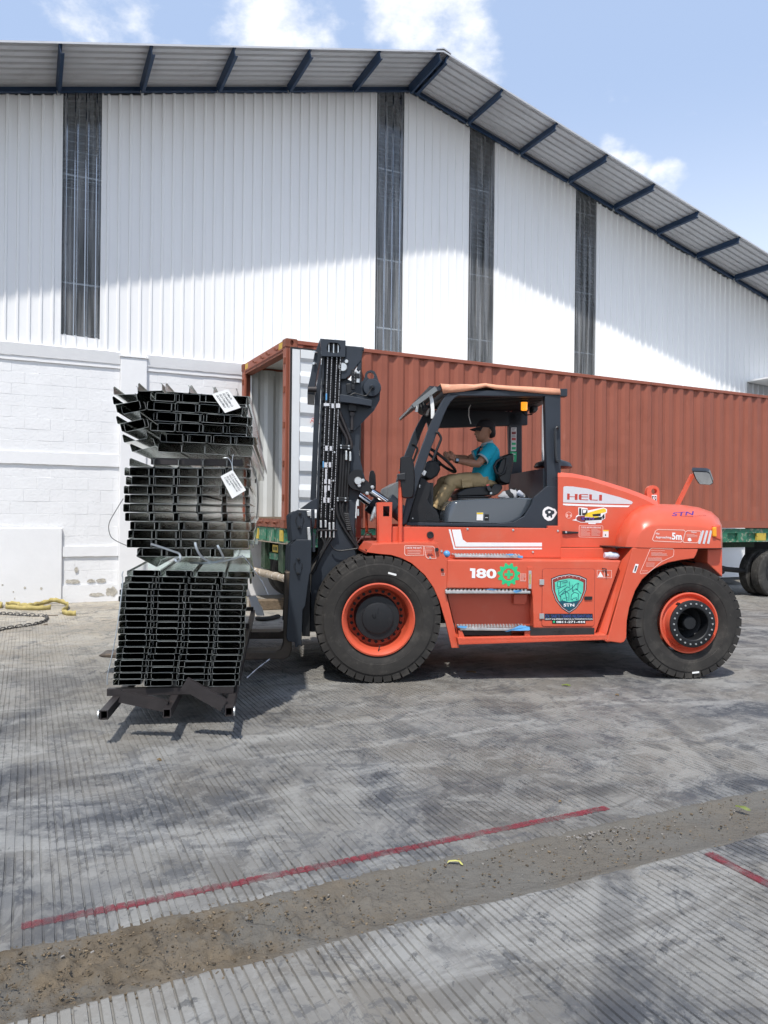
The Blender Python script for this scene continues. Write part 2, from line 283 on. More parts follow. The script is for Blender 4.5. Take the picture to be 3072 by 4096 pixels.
    tn = N('ShaderNodeVectorMath'); tn.operation = 'MULTIPLY'; gm = N('ShaderNodeGamma'); gm.inputs['Gamma'].default_value = 1.32; L(c, gm.inputs['Color']); L(gm.outputs[0], tn.inputs[0]); tn.inputs[1].default_value = (1.50, 1.515, 1.52); c = tn.outputs[0]
    L(c, b.inputs['Base Color'])
    L(rng(nz(2.2, 6, .6, off=(5, 5, 0)), .3, .7, .55, .85), b.inputs['Roughness'])
    bn = N('ShaderNodeBump'); bn.inputs['Strength'].default_value = .55; bn.inputs['Distance'].default_value = .006
    L(nz(38, 7, .65), bn.inputs['Height']); L(bn.outputs[0], b.inputs['Normal'])
    return m
M['concrete'] = concrete()

def skylight_mat():
    m = bpy.data.materials.new('clear ribbed sheet'); m.use_nodes = True; nt = m.node_tree; N = nt.nodes.new; L = nt.links.new
    nt.nodes.clear(); out = N('ShaderNodeOutputMaterial')
    g = N('ShaderNodeBsdfGlossy'); g.inputs['Roughness'].default_value = .09; g.inputs['Color'].default_value = (.62, .63, .64, 1)
    t = N('ShaderNodeBsdfTransparent'); t.inputs['Color'].default_value = (.80, .84, .86, 1)
    d = N('ShaderNodeBsdfDiffuse'); d.inputs['Color'].default_value = (.40, .41, .42, 1)
    tc = N('ShaderNodeTexCoord'); mp = N('ShaderNodeMapping'); mp.inputs['Scale'].default_value = (14, 14, .6); L(tc.outputs['Object'], mp.inputs['Vector'])
    n = N('ShaderNodeTexNoise'); n.inputs['Scale'].default_value = 1.; n.inputs['Detail'].default_value = 6; L(mp.outputs[0], n.inputs['Vector'])
    q = N('ShaderNodeMapRange'); q.inputs['From Min'].default_value = .38; q.inputs['From Max'].default_value = .72; q.inputs['To Min'].default_value = .12; q.inputs['To Max'].default_value = .62; L(n.outputs[0], q.inputs['Value'])
    a = N('ShaderNodeMixShader'); L(q.outputs[0], a.inputs[0]); L(t.outputs[0], a.inputs[1]); L(d.outputs[0], a.inputs[2])
    fr = N('ShaderNodeFresnel'); fr.inputs['IOR'].default_value = 1.5
    bn = N('ShaderNodeBump'); bn.inputs['Strength'].default_value = .3; bn.inputs['Distance'].default_value = .02; L(n.outputs[0], bn.inputs['Height']); L(bn.outputs[0], g.inputs['Normal'])
    b = N('ShaderNodeMixShader'); L(fr.outputs[0], b.inputs[0]); L(a.outputs[0], b.inputs[1]); L(g.outputs[0], b.inputs[2]); L(b.outputs[0], out.inputs['Surface'])
    return m
M['skylight'] = skylight_mat()
def beacon_mat():
    m = mat('lit amber beacon', (.9, .35, .02), .2); b = m.node_tree.nodes['Principled BSDF']
    b.inputs['Emission Color'].default_value = (1, .36, .02, 1); b.inputs['Emission Strength'].default_value = .8; return m
M['beacon'] = beacon_mat()

# ------------------------------------------------------------------ mesh helpers
def link(o, parent=None):
    COL.objects.link(o)
    if parent is not None: o.parent = parent
    return o
def tag(o, label=None, cat=None, group=None, kind=None):
    if label: o['label'] = label
    if cat: o['category'] = cat
    if group: o['group'] = group
    if kind: o['kind'] = kind
    return o
def root(name, frame, label, cat, group=None, z=0.):
    e = bpy.data.objects.new(name, None); COL.objects.link(e); e.empty_display_size = .2
    e.location = frame.o + Vector((0, 0, z)); e.rotation_euler = (0, 0, frame.a)
    return tag(e, label, cat, group)
def meshobj(name, me, m, parent=None, smooth=None, bevel=0., seg=2, kind=None):
    o = bpy.data.objects.new(name, me); link(o, parent)
    if m is not None:
        me.materials.clear(); me.materials.append(M[m] if isinstance(m, str) else m)
    if smooth is not None:
        me.polygons.foreach_set('use_smooth', [True] * len(me.polygons))
        if smooth < 180:
            try: me.set_sharp_from_angle(angle=R(smooth))
            except Exception: pass
    if bevel:
        b = o.modifiers.new('bevel', 'BEVEL'); b.width = bevel; b.segments = seg; b.limit_method = 'ANGLE'; b.angle_limit = R(35)
    if kind: o['kind'] = kind
    return o
class MB:
    def __init__(s): s.v = []; s.f = []
    def add(s, vs, fs):
        n = len(s.v); s.v += [tuple(p) for p in vs]; s.f += [tuple(i + n for i in f) for f in fs]; return s
    def box(s, x0, x1, y0, y1, z0, z1, mtx=None):
        vs = [Vector((x, y, z)) for x in (x0, x1) for y in (y0, y1) for z in (z0, z1)]
        if mtx is not None: vs = [mtx @ p for p in vs]
        return s.add(vs, [(0, 1, 3, 2), (4, 6, 7, 5), (0, 4, 5, 1), (2, 3, 7, 6), (0, 2, 6, 4), (1, 5, 7, 3)])
    def prism(s, pts, y0, y1):                 # outline in (x, z), thickness along y
        a = sum(pts[i][0] * pts[(i + 1) % len(pts)][1] - pts[(i + 1) % len(pts)][0] * pts[i][1] for i in range(len(pts)))
        if a < 0: pts = pts[::-1]
        n = len(pts)
        return s.add([(x, y0, z) for x, z in pts] + [(x, y1, z) for x, z in pts],
                     [tuple(range(n)), tuple(range(2 * n - 1, n - 1, -1))] + [(i, i + n, (i + 1) % n + n, (i + 1) % n) for i in range(n)])
    def loft(s, rings, closed=True, caps=True):
        n = len(rings[0]); vs = [p for r in rings for p in r]; fs = []
        for k in range(len(rings) - 1):
            for i in range(n if closed else n - 1):
                j = (i + 1) % n; fs.append((k * n + i, k * n + j, (k + 1) * n + j, (k + 1) * n + i))
        if caps and closed: fs += [tuple(range(n - 1, -1, -1)), tuple(range((len(rings) - 1) * n, len(rings) * n))]
        return s.add(vs, fs)
    def tube(s, path, r, n=8, caps=True, flat=1.0):
        P = [Vector(p) for p in path]; rings = []; rr = r if isinstance(r, (list, tuple)) else [r] * len(P)
        t0 = (P[1] - P[0]).normalized(); up = Vector((0, 0, 1)) if abs(t0.z) < .9 else Vector((0, 1, 0))
        a = t0.cross(up).normalized()
        for i, p in enumerate(P):
            t = (P[min(i + 1, len(P) - 1)] - P[max(i - 1, 0)]).normalized()
            a = (a - t * a.dot(t)).normalized(); b = t.cross(a)
            rings.append([p + (a * math.cos(2 * math.pi * k / n) + b * math.sin(2 * math.pi * k / n) * flat) * rr[i] for k in range(n)])
        return s.loft(rings, True, caps)
    def cyl(s, p0, p1, r0, r1=None, n=16): return s.tube([p0, p1], [r0, r0 if r1 is None else r1], n)
    def bar(s, p0, p1, w, h, up=(0, 0, 1)):      # rectangular bar between two points
        p0, p1 = Vector(p0), Vector(p1); t = (p1 - p0).normalized(); u = Vector(up); a = t.cross(u).normalized(); b = a.cross(t)
        ring = lambda p: [p + a * w / 2 * i + b * h / 2 * j for i, j in ((-1, -1), (1, -1), (1, 1), (-1, 1))]
        return s.loft([ring(p0), ring(p1)])
    def lathe(s, prof, n=48, c=(0, 0, 0), closed=False):   # profile (r, y) about the local y axis
        rings = [[(c[0] + r * math.cos(2 * math.pi * k / n), c[1] + y, c[2] + r * math.sin(2 * math.pi * k / n)) for k in range(n)] for r, y in prof]
        if closed: rings.append(rings[0])
        return s.loft(rings, True, False)
    def mesh(s, name='m'):
        me = bpy.data.meshes.new(name); me.from_pydata(s.v, [], s.f); me.validate()
        bm = bmesh.new(); bm.from_mesh(me); bmesh.ops.recalc_face_normals(bm, faces=bm.faces); bm.to_mesh(me); bm.free()
        return me
    def build(s, name, m, parent=None, smooth=None, bevel=0., seg=2, kind=None): return meshobj(name, s.mesh(name), m, parent, smooth, bevel, seg, kind)
def plate(name, outline, holes, y0, y1, m, parent, bev=0., bevel=0.):
    """flat plate with holes: outline and holes in (x, z)"""
    cu = bpy.data.curves.new(name, 'CURVE'); cu.dimensions = '2D'; cu.fill_mode = 'BOTH'; cu.extrude = abs(y1 - y0) / 2 - bev; cu.bevel_depth = bev; cu.bevel_resolution = 1
    if bev: cu.offset = -bev
    for pts in [outline] + list(holes):
        sp = cu.splines.new('POLY'); sp.points.add(len(pts) - 1); sp.use_cyclic_u = True
        for i, (x, z) in enumerate(pts): sp.points[i].co = (x, z, 0, 1)
    t = bpy.data.objects.new('tmp', cu); me = bpy.data.meshes.new_from_object(t); bpy.data.objects.remove(t); bpy.data.curves.remove(cu)
    ym = (y0 + y1) / 2
    me.transform(Matrix(((1, 0, 0, 0), (0, 0, -1, ym), (0, 1, 0, 0), (0, 0, 0, 1))))
    return meshobj(name, me, m, parent, None, bevel)
def circ(cx, cz, r, n=20, a0=0, a1=360): return [(cx + r * math.cos(R(a0 + (a1 - a0) * i / n)), cz + r * math.sin(R(a0 + (a1 - a0) * i / n))) for i in range(n if a1 - a0 == 360 else n + 1)]
def text(name, body, quad, y, m, parent, bold=0.0, th=.0012, shear=0.):
    """lettering fitted to a quad of (x, z): lower left, lower right, upper right, upper left"""
    cu = bpy.data.curves.new(name, 'FONT'); cu.body = body; cu.extrude = 0; cu.offset = bold; cu.resolution_u = 3; cu.shear = shear
    t = bpy.data.objects.new('tmp', cu); me = bpy.data.meshes.new_from_object(t); bpy.data.objects.remove(t); bpy.data.curves.remove(cu)
    n = len(me.vertices); co = np.empty(n * 3); me.vertices.foreach_get('co', co); co = co.reshape(-1, 3)
    lo, hi = co.min(0), co.max(0); u = (co[:, 0] - lo[0]) / (hi[0] - lo[0]); w = (co[:, 1] - lo[1]) / (hi[1] - lo[1])
    a, b, c, d = [np.array(p) for p in quad]
    p = (a[None] * ((1 - u) * (1 - w))[:, None] + b[None] * (u * (1 - w))[:, None] + c[None] * (u * w)[:, None] + d[None] * ((1 - u) * w)[:, None])
    if callable(y): Y = np.array([y(q[0], q[1]) for q in p])
    else: Y = np.full(n, y)
    new = np.stack([p[:, 0], Y, p[:, 1]], 1); me.vertices.foreach_set('co', new.ravel()); me.update()
    o = meshobj(name, me, m, parent)
    return o
def decal(name, pts, y, m, parent, th=.0015):
    return MB().prism(pts, y - th, y).build(name, m, parent)
def quad(p0, p1): return [(p0[0], p0[1]), (p1[0], p0[1]), (p1[0], p1[1]), (p0[0], p1[1])]
def copy_tree(o, parent=None):
    c = o.copy(); COL.objects.link(c); c.parent = parent
    for ch in list(o.children): copy_tree(ch, c)
    return c
def roundrect(x0, z0, x1, z1, r, n=4):
    out = []
    for cx, cz, a in ((x1 - r, z1 - r, 0), (x0 + r, z1 - r, 90), (x0 + r, z0 + r, 180), (x1 - r, z0 + r, 270)):
        out += [(cx + r * math.cos(R(a + 90 * i / n)), cz + r * math.sin(R(a + 90 * i / n))) for i in range(n + 1)]
    return out
def fbm(x, y, z=0., o=4): return mnoise.fractal(Vector((x, y, z)), 1.0, 2.0, o)
def spline(pts, n=6):                          # Catmull-Rom through 2-D or 3-D points
    P = [Vector(p) for p in pts]; out = []
    for i in range(len(P) - 1):
        a, b, c, d = P[max(i - 1, 0)], P[i], P[i + 1], P[min(i + 2, len(P) - 1)]
        for k in range(n):
            t = k / n; out.append(.5 * ((2 * b) + (c - a) * t + (2 * a - 5 * b + 4 * c - d) * t * t + (3 * b - a - 3 * c + d) * t ** 3))
    out.append(P[-1]); return out

# ================================================================== the ground
def place(o, fr): o.location = fr.o; o.rotation_euler = (0, 0, fr.a); return o
def sstep(a, b, x):
    t = min(1, max(0, (x - a) / (b - a))); return t * t * (3 - 2 * t)
def drop(t, o): return -.20 * sstep(6.5, 12., t) * sstep(7.0, 3.5, o)        # the yard falls gently to a drain on the right
g = MB().add([(-900, -900, -.26), (900, -900, -.26), (900, 900, -.26), (-900, 900, -.26)], [(0, 1, 2, 3)]).build('ground', 'concrete')
tag(g, kind='structure')

def grooved(name, t0, t1, o_edge, o_end, rows, depth_fn, edge_amp, seed, pitch=.0385, brk=.4):
    rnd = random.Random(seed); cols = []; c = t0; k = 0
    while c < t1:
        cols += [(c - .0052, 0, k), (c - .0022, 1, k), (c + .0022, 1, k), (c + .0052, 0, k)]
        c += pitch * rnd.uniform(.82, 1.2); k += 1
    V = []; nc = len(cols)
    sgn = 1 if o_end > o_edge else -1
    for ri, u in enumerate(rows):
        o = o_edge + (o_end - o_edge) * u
        for (t, g_, kk) in cols:
            oo = o
            if u < .02: oo = o + edge_amp * (fbm(t * 2.3 + seed, 3.1, 0, 3) * .9 + fbm(t * 11, 7.7, seed, 2) * .35) * (1 - u / .02)
            tt = t + .004 * fbm(kk * 7.3, o * 1.1, seed, 2)
            z = -depth_fn(t, o) * g_ * (brk + (1 - brk) * sstep(-.35, .25, fbm(t * 7, o * 3.2, seed + 2., 3))) + drop(t, o) + .002 * fbm(t * .8, o * .8, 2.)
            if u == 0: z -= .006
            V.append((tt, -oo, z))
    nr = len(rows)
    Fc = [(i * nc + j, i * nc + j + 1, (i + 1) * nc + j + 1, (i + 1) * nc + j) for i in range(nr - 1) for j in range(nc - 1)]
    base = len(V); V += [(V[j][0], V[j][1] + sgn * .004, -.06) for j in range(nc)]
    Fc += [(j, j + 1, base + j + 1, base + j) for j in range(nc - 1)]
    return MB().add(V, Fc)
def far_depth(t, o):
    worn = 1.5 * fbm(t * .75 + 3, o * .75, 1.7, 4)
    m = sstep(.55, -.25, worn + .11 * (t - 2.6) + .05 * (10.9 - o))
    m2 = sstep(4.6, 2.2, t - (o - 7.) * .45)
    return .0075 * max(0.0, min(1, m * .22 + m2 * .85)) * (.7 + .3 * sstep(2, 9, o))
rows = [0, .004, .012, .02] + [.02 + .98 * (i / 84) ** 1.35 for i in range(1, 85)]
ys = place(grooved('yard_slab', -4.6, 9.6, 10.91, .02, rows, far_depth, .035, 3).build('yard_slab', 'concrete'), FW); tag(ys, kind='structure')
# the rest of the yard around it, one sheet
MBy = MB()
def patch(t0, t1, o0, o1, nt, no):
    vs = [(t0 + (t1 - t0) * i / nt, -(o0 + (o1 - o0) * j / no)) for j in range(no + 1) for i in range(nt + 1)]
    MBy.add([(t, y, drop(t, -y)) for t, y in vs], [(j * (nt + 1) + i, j * (nt + 1) + i + 1, (j + 1) * (nt + 1) + i + 1, (j + 1) * (nt + 1) + i) for j in range(no) for i in range(nt)])
patch(9.6, 60, 10.91, -1, 40, 24); patch(-60, -4.6, 10.91, -1, 8, 4)
ya = place(MBy.build('yard', 'concrete', smooth=180), FW); tag(ya, kind='structure')
def near_depth(t, o): return .0110 * (.72 + .28 * (fbm(t * .8, o * .8, 9.) * .5 + .5)) * (1 - .75 * sstep(.12, .42, fbm(t * 1.3 + 5, o * 1.3, 4., 3)))
rows = [0, .006, .014, .02] + [.02 + .98 * i / 40 for i in range(1, 41)]
ns = place(grooved('near_slab', -1.6, 6.2, 11.31, 13.9, rows, near_depth, .03, 8, brk=.75).build('near_slab', 'concrete'), FW); tag(ns, kind='structure')
MBy = MB(); patch(-60, -1.6, 11.33, 60, 4, 4); patch(6.2, 60, 11.33, 60, 4, 4); patch(-1.6, 6.2, 13.9, 60, 2, 4)
na = place(MBy.build('near_yard', 'concrete'), FW); tag(na, kind='structure')
# dirt strip between the slabs
V = []; nt_, no_ = 620, 46
for j in range(no_ + 1):
    o = 10.76 + .72 * j / no_
    for i in range(nt_ + 1):
        t = -1.8 + 7.6 * i / nt_
        rough = sstep(.9, -.3, t - .9) * .8 + .2
        n0 = fbm(t * 2.1, o * 2.5, .4); n1_ = fbm(t * 9, o * 11, 2.); n2_ = fbm(t * 28, o * 32, 5.)
        inside = -.020 + .014 * n0 + (.030 * n1_ + .018 * n2_) * rough - .030 * math.exp(-((o - 10.935) / .016) ** 2)
        d_ = max(10.91 - o, o - 11.31); k_ = sstep(-.09, .0, d_)
        spill = (-.001 if o < 11 else -.006) + .006 * fbm(t * 1.6, .3 if o < 11 else 5., 1.) * (.3 + .7 * sstep(2.2, .2, t)) + .004 * n1_ + .002 * n2_ - .12 * max(0, d_)
        z = inside * (1 - k_) + spill * k_
        V.append((t, -o, z))
Fc = [(j * (nt_ + 1) + i, j * (nt_ + 1) + i + 1, (j + 1) * (nt_ + 1) + i + 1, (j + 1) * (nt_ + 1) + i) for j in range(no_) for i in range(nt_)]
ds = place(MB().add(V, Fc).build('dirt_strip', 'dirtm', smooth=180), FW); tag(ds, kind='structure')
fd = place(MB().add([(-60, -10.8, -.05), (60, -10.8, -.05), (60, -11.45, -.05), (-60, -11.45, -.05)], [(0, 1, 2, 3)]).build('dirt_bed', 'dirtm'), FW); tag(fd, kind='structure')
# painted red lines: thin skins that ride over the grooves
def skin(name, t0, t1, o0, o1, nt, no, target, wob=0.005):
    vs = []
    for j in range(no + 1):
        for i in range(nt + 1):
            t = t0 + (t1 - t0) * i / nt; o = o0 + (o1 - o0) * j / no
            ew = wob * fbm(t * 9, o * 9, 3.) if j in (0, no) else 0; et = wob * fbm(t * 9, o * 9, 7.) if i in (0, nt) else 0
            vs.append((t + et, -(o + ew), .02))
    ob = place(MB().add(vs, [(j * (nt + 1) + i, j * (nt + 1) + i + 1, (j + 1) * (nt + 1) + i + 1, (j + 1) * (nt + 1) + i) for j in range(no) for i in range(nt)]).build(name, 'paintline'), FW)
    w = ob.modifiers.new('wrap', 'SHRINKWRAP'); w.target = target; w.wrap_method = 'PROJECT'; w.use_project_z = True; w.use_negative_direction = True; w.use_positive_direction = False; w.offset = .003
    return ob
tag(skin('painted_line', -.14, 2.74, 10.712, 10.764, 820, 3, ys), kind='structure')
tag(skin('painted_line', 2.765, 2.825, 11.36, 13.6, 18, 90, ns), kind='structure')
# litter and stones lying in the dirt
rnd = random.Random(5)
deb = MB(); peb = MB()
def chip(mb, t, o, z, sz, flat):
    a = rnd.uniform(0, 6.28); rx = rnd.uniform(-.5, .5)
    mtx = Matrix.Translation((t, -o, z)) @ Matrix.Rotation(a, 4, 'Z') @ Matrix.Rotation(rx, 4, 'X')
    l, w, h = sz * rnd.uniform(.6, 1.4), sz * rnd.uniform(.3, .8), sz * flat
    vs = [mtx @ Vector((x * l * rnd.uniform(.7, 1.2), y * w * rnd.uniform(.7, 1.2), zz * h)) for x in (-.5, .5) for y in (-.5, .5) for zz in (-.5, .5)]
    mb.add(vs, [(0, 1, 3, 2), (4, 6, 7, 5), (0, 4, 5, 1), (2, 3, 7, 6), (0, 2, 6, 4), (1, 5, 7, 3)])
for _ in range(11000):
    t = rnd.uniform(-1.5, 4.6); o = rnd.choice([rnd.gauss(10.98, .06), rnd.gauss(11.22, .10), rnd.uniform(10.86, 11.36)])
    if not 10.86 < o < 11.37: continue
    dens = .25 + .75 * sstep(1.6, -.2, t)
    if rnd.random() > dens: continue
    chip(deb, t, o, -.010 + rnd.uniform(0, .010), rnd.choice([rnd.uniform(.002, .006), rnd.uniform(.002, .006), rnd.uniform(.004, .013)]), .35)
for _ in range(240):
    t = rnd.uniform(-1.4, 4.4); o = rnd.uniform(10.88, 11.36)
    if rnd.random() < .5: t = rnd.gauss(2.6, .35); o = rnd.gauss(10.97, .08)
    if not 10.86 < o < 11.38: continue
    chip(peb, t, o, -.010, rnd.uniform(.004, .012), .7)
for _ in range(46): chip(peb, rnd.gauss(2.48, .08), rnd.gauss(10.92, .03), -.010, rnd.uniform(.006, .024), .5)
tag(place(deb.build('litter', 'debris'), FW), 'brown wood chips and dry litter scattered along the dirt strip', 'litter', kind='stuff')
tag(place(peb.build('gravel', 'pebble'), FW), 'pale stone bits scattered in the dirt strip', 'gravel', kind='stuff')

# ================================================================== the warehouse
TR, SL, SR, ZR, OV = 6.93, .249, .272, 10.37, 1.39
def zroof(t): return ZR - (SL * (TR - t) if t < TR else SR * (t - TR))
wh = root('warehouse', FW, 'white warehouse gable of ribbed sheets over painted masonry, grey roof with blue purlins', 'warehouse')
def ribbed(t0, t1, ztop, zbot, y, pitch=.18, h=.026, y_back=0.0, phase=.09):
    """one ribbed sheet: ribs run up the wall"""
    xs = [(t0, 0)]; c = t0 + phase
    while c < t1 - .02:
        xs += [(c - .028, 0), (c - .014, 1), (c + .014, 1), (c + .028, 0)]; c += pitch
    xs.append((t1, 0)); nz = 14
    mb = MB(); V = []
    for k in range(nz + 1):
        for x, g_ in xs:
            zt = ztop(x) + (.012 if g_ else 0); zz = zbot + (zt - zbot) * k / nz
            V.append((x, y - h * g_ + .004 * fbm(x * 1.4, zz * .7, 2.2), zz))
    n = len(xs)
    mb.add(V, [(k * n + i, k * n + i + 1, (k + 1) * n + i + 1, (k + 1) * n + i) for k in range(nz) for i in range(n - 1)])
    return mb
SKY = [(.31, .99), (6.15, 6.83), (8.34, 9.05), (11.21, 11.89)]
rnd = random.Random(11)
spans = [(-9.0, SKY[0][0]), (SKY[0][1], SKY[1][0]), (SKY[1][1], SKY[2][0]), (SKY[2][1], SKY[3][0]), (SKY[3][1], 16.95)]
for a, b in spans:
    n = max(1, round((b - a) / .74)); w = (b - a) / n
    for i in range(n):
        j = rnd.uniform(-.03, .02); x0 = a + i * w
        ribbed(x0 - .012, x0 + w + .012, lambda t: zroof(t) - .10 + j, 4.30 + rnd.uniform(-.012, .012), (i % 2) * .004 - .004, pitch=(w) / 4, phase=w / 8).build('cladding_sheet', 'clad', wh)
for i in range(9):                                    # past the side canopy
    x0 = 16.95 + i * .76
    ribbed(x0 - .012, x0 + .772, lambda t: zroof(t) - .10, 5.12, (i % 2) * .004 - .004, pitch=.19, phase=.095).build('cladding_sheet', 'clad', wh)
for i, (a, b) in enumerate(SKY):
    zb_ = [4.55, 4.35, 4.35, 4.35][i]
    sk = ribbed(a - .01, b + .01, lambda t: zroof(t) - .06, zb_, .012, pitch=.172, h=.036, phase=.086).build('skylight_sheet', 'skylight', wh, smooth=50)
    mbw = MB()
    for z in ([5.45, 7.3] if i == 0 else [5.35, 6.75, 8.6]):
        if z < zroof((a + b) / 2) - .3: MB().box(a - .1, b + .1, .07, .10, z, z + .028).build('girt', 'grey_vinyl', sk)
    z = 6.6
    while z < zroof(b) - .35: mbw.box(a, b, .055, .058, z, z + .004); z += .16
    for q in range(6): x = a + .06 + q * .115; mbw.box(x, x + .003, .059, .062, 6.6, zroof(b) - .4)
    mbw.build('wire_mesh', 'zinc', sk)
    MB().box(a + .0, a + .03, -.012, .02, zb_ - .2, zroof(a) - .1).box(b - .03, b, -.012, .02, zb_ - .2, zroof(b) - .1).build('edge_flashing', 'clad', sk)
    if i == 0: ribbed(a, b, lambda t: 4.56 - .03 * (t - a), 4.30, .004, pitch=.17, h=.018).build('sill_sheet', 'clad', wh)
# roof sheets: ribs run down the slope; each sheet about a metre wide
for side in (-1, 1):
    tend = TR - 16.2 if side < 0 else TR + 16.2
    o0 = OV; k = 0
    while o0 > -4.5:
        wv = .70; xs = []; c = o0
        V = []; prof = [(0, 0)]
        for q in range(4): u = .0875 + q * .175; prof += [(u - .04, 0), (u - .025, 1), (u + .025, 1), (u + .04, 0)]
        prof.append((wv + .01, 0)); nt = 10
        for s_ in range(nt + 1):
            t = TR + (tend - TR) * s_ / nt
            for u, g_ in prof: V.append((t, -(o0 - u), zroof(t) + .034 * g_ + .002 * (k % 2)))
        n = len(prof)
        MB().add(V, [(a * n + b, a * n + b + 1, (a + 1) * n + b + 1, (a + 1) * n + b) for a in range(nt) for b in range(n - 1)]).build('roof_sheet', 'zincroof', wh)
        o0 -= wv; k += 1
    V = [(TR, 4.5, zroof(TR) - .01), (tend, 4.5, zroof(tend) - .01), (tend, 22, zroof(tend) - .01), (TR, 22, zroof(TR) - .01)]
    MB().add(V, [(0, 1, 2, 3)]).build('roof_sheet', 'zincroof', wh)
    MB().add([(TR, -OV + .004, zroof(TR) + .006), (tend, -OV + .004, zroof(tend) + .006), (tend, -OV - .012, zroof(tend) + .006), (TR, -OV - .012, zroof(TR) + .006),
              (TR, -OV - .012, zroof(TR) - .025), (tend, -OV - .012, zroof(tend) - .025)], [(0, 1, 2, 3), (3, 2, 5, 4)]).build('edge_trim', 'zincroof', wh)
    # rafter against the wall
    V = []
    for t in (TR, tend):
        for (y, dz) in ((-.055, -.012), (-.055, -.115), (-.115, -.115), (-.115, -.095), (-.075, -.095), (-.075, -.012)): V.append((t, y, zroof(t) + dz))
    MB().add(V, [(i, (i + 1) % 6, (i + 1) % 6 + 6, i + 6) for i in range(6)]).build('rafter', 'bluesteel', wh)
    # purlins carry the overhang
    for i in range(0, 13):
        t = TR + side * (.10 if i == 0 else i * 1.3413); s = math.copysign(SL if side < 0 else SR, -side)
        h = .15 if i else .17
        mtx = Matrix.Translation((t, 0, zroof(t))) @ Matrix.Rotation(math.atan(SL) if side < 0 else -math.atan(SR), 4, 'Y').inverted()
        mb = MB()
        mb.box(-.006, .006, -OV + .015, -.118, -h, -.006, mtx).box(.0065, .05, -OV + .03, -.118, -.018, -.0065, mtx).box(.0065, .05, -OV + .03, -.118, -h, -h + .010, mtx)
        p = mb.build('purlin', 'bluesteel', wh)
        if i: MB().box(-.02, .03, -.145, -.116, -h - .015, -h + .04, mtx).build('cleat', 'zinc', p)
MB().prism([(TR - .16, zroof(TR - .16) + .02), (TR, ZR + .035), (TR + .16, zroof(TR + .16) + .02), (TR + .16, zroof(TR + .16) + .04), (TR, ZR + .06), (TR - .16, zroof(TR - .16) + .04)], -OV - .02, 8).build('ridge_cap', 'zincroof', wh)
# inside and back of the hall
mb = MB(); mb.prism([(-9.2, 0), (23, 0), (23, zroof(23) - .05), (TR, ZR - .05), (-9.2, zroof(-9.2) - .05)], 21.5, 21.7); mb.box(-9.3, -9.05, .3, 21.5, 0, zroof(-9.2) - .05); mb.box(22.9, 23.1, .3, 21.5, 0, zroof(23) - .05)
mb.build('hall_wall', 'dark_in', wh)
# canopy on the right
mb = MB(); mb.prism([(16.95, 5.16), (23, 4.86), (23, 4.82), (16.95, 5.12)], -1.0, .0)
cn = mb.build('canopy', 'clad', wh); MB().prism([(17.1, 5.08), (23, 4.80), (23, 4.68), (17.1, 4.96)], -.95, -.85).build('canopy_beam', 'bluesteel', cn)
ribbed(16.96, 23, lambda t: 5.11, 3.0, .05, pitch=.2).build('back_sheet', 'zincroof', wh)
# masonry below: backing wall, then blocks course by course
MB().box(-9.2, 16.94, .0, .28, 0, 4.28).build('backing_wall', 'masonry', wh)
rnd = random.Random(21)
blockm = MB().box(0, .392, -.018, .02, 0, .190).mesh('block')
bm_ = bmesh.new(); bm_.from_mesh(blockm); bmesh.ops.bevel(bm_, geom=[e for e in bm_.edges], offset=.003, segments=1, affect='EDGES'); bm_.to_mesh(blockm); bm_.free()
blockm.materials.append(M['masonry'])
def courses(x0, x1, z0, z1):
    n = round((z1 - z0) / .2); h = (z1 - z0) / n
    for r_ in range(n):
        x = x0 - (.2 if r_ % 2 else 0) + 0.0
        while x < x1 - .05:
            a, b = max(x, x0), min(x + .4, x1)
            if b - a > .06:
                o = bpy.data.objects.new('block', blockm); link(o, wh)
                o.location = (a + .001, .0145 + rnd.uniform(-.0015, .0015), z0 + r_ * h + .001); o.scale = ((b - a - .002) / .392, 1, (h - .002) / .190)
                o.rotation_euler = (0, 0, rnd.uniform(-.006, .006))
            x += .4
courses(-1.4, 1.30, 2.545, 4.05); courses(-1.4, 1.30, 1.30, 2.335); courses(.40, 1.30, .965, 1.30); courses(.40, 1.30, .30, .78)
courses(1.75, 3.4, 2.545, 4.05); courses(1.75, 3.4, .965, 2.335)
def rough_band(name, x0, x1, z0, z1, d, m='plaster', lip=0.):
    nx = max(4, int((x1 - x0) / .06)); V = []
    for i in range(nx + 1):
        x = x0 + (x1 - x0) * i / nx; a = .008 * fbm(x * 5, z0 * 3, 1.); b = .006 * fbm(x * 7, z1 * 3, 5.)
        V += [(x, 0.0, z0 + b), (x, -d + .003 * fbm(x * 4, z0, 0), z0 + b), (x, -d - lip + .003 * fbm(x * 4, z1, 0), z1 + a), (x, 0.0, z1 + a + lip)]
    fs = [(4 * i + k, 4 * i + 4 + k, 4 * i + 5 + k, 4 * i + 1 + k) for i in range(nx) for k in range(3)] + [(0, 1, 2, 3), (4 * nx + 3, 4 * nx + 2, 4 * nx + 1, 4 * nx)]
    return MB().add(V, fs).build(name, m, wh)
rough_band('cornice', -9.2, 1.30, 4.13, 4.33, .045, lip=.03); rough_band('cornice', 1.75, 16.9, 4.13, 4.33, .045, lip=.03)
rough_band('cornice_shadow_step', -9.2, 1.30, 4.055, 4.128, .03); rough_band('cornice_shadow_step', 1.75, 16.9, 4.055, 4.128, .03)
rough_band('tie_beam', -9.2, 1.30, 2.34, 2.54, .035); rough_band('tie_beam', 1.75, 16.9, 2.34, 2.54, .035)
rough_band('tie_beam', .40, 1.30, .785, .96, .035); rough_band('tie_beam', 1.75, 16.9, .785, .96, .035)
pil = MB().box(1.302, 1.748, -.075, .0, 0, 4.26).build('pilaster', 'plaster', wh, bevel=.012)
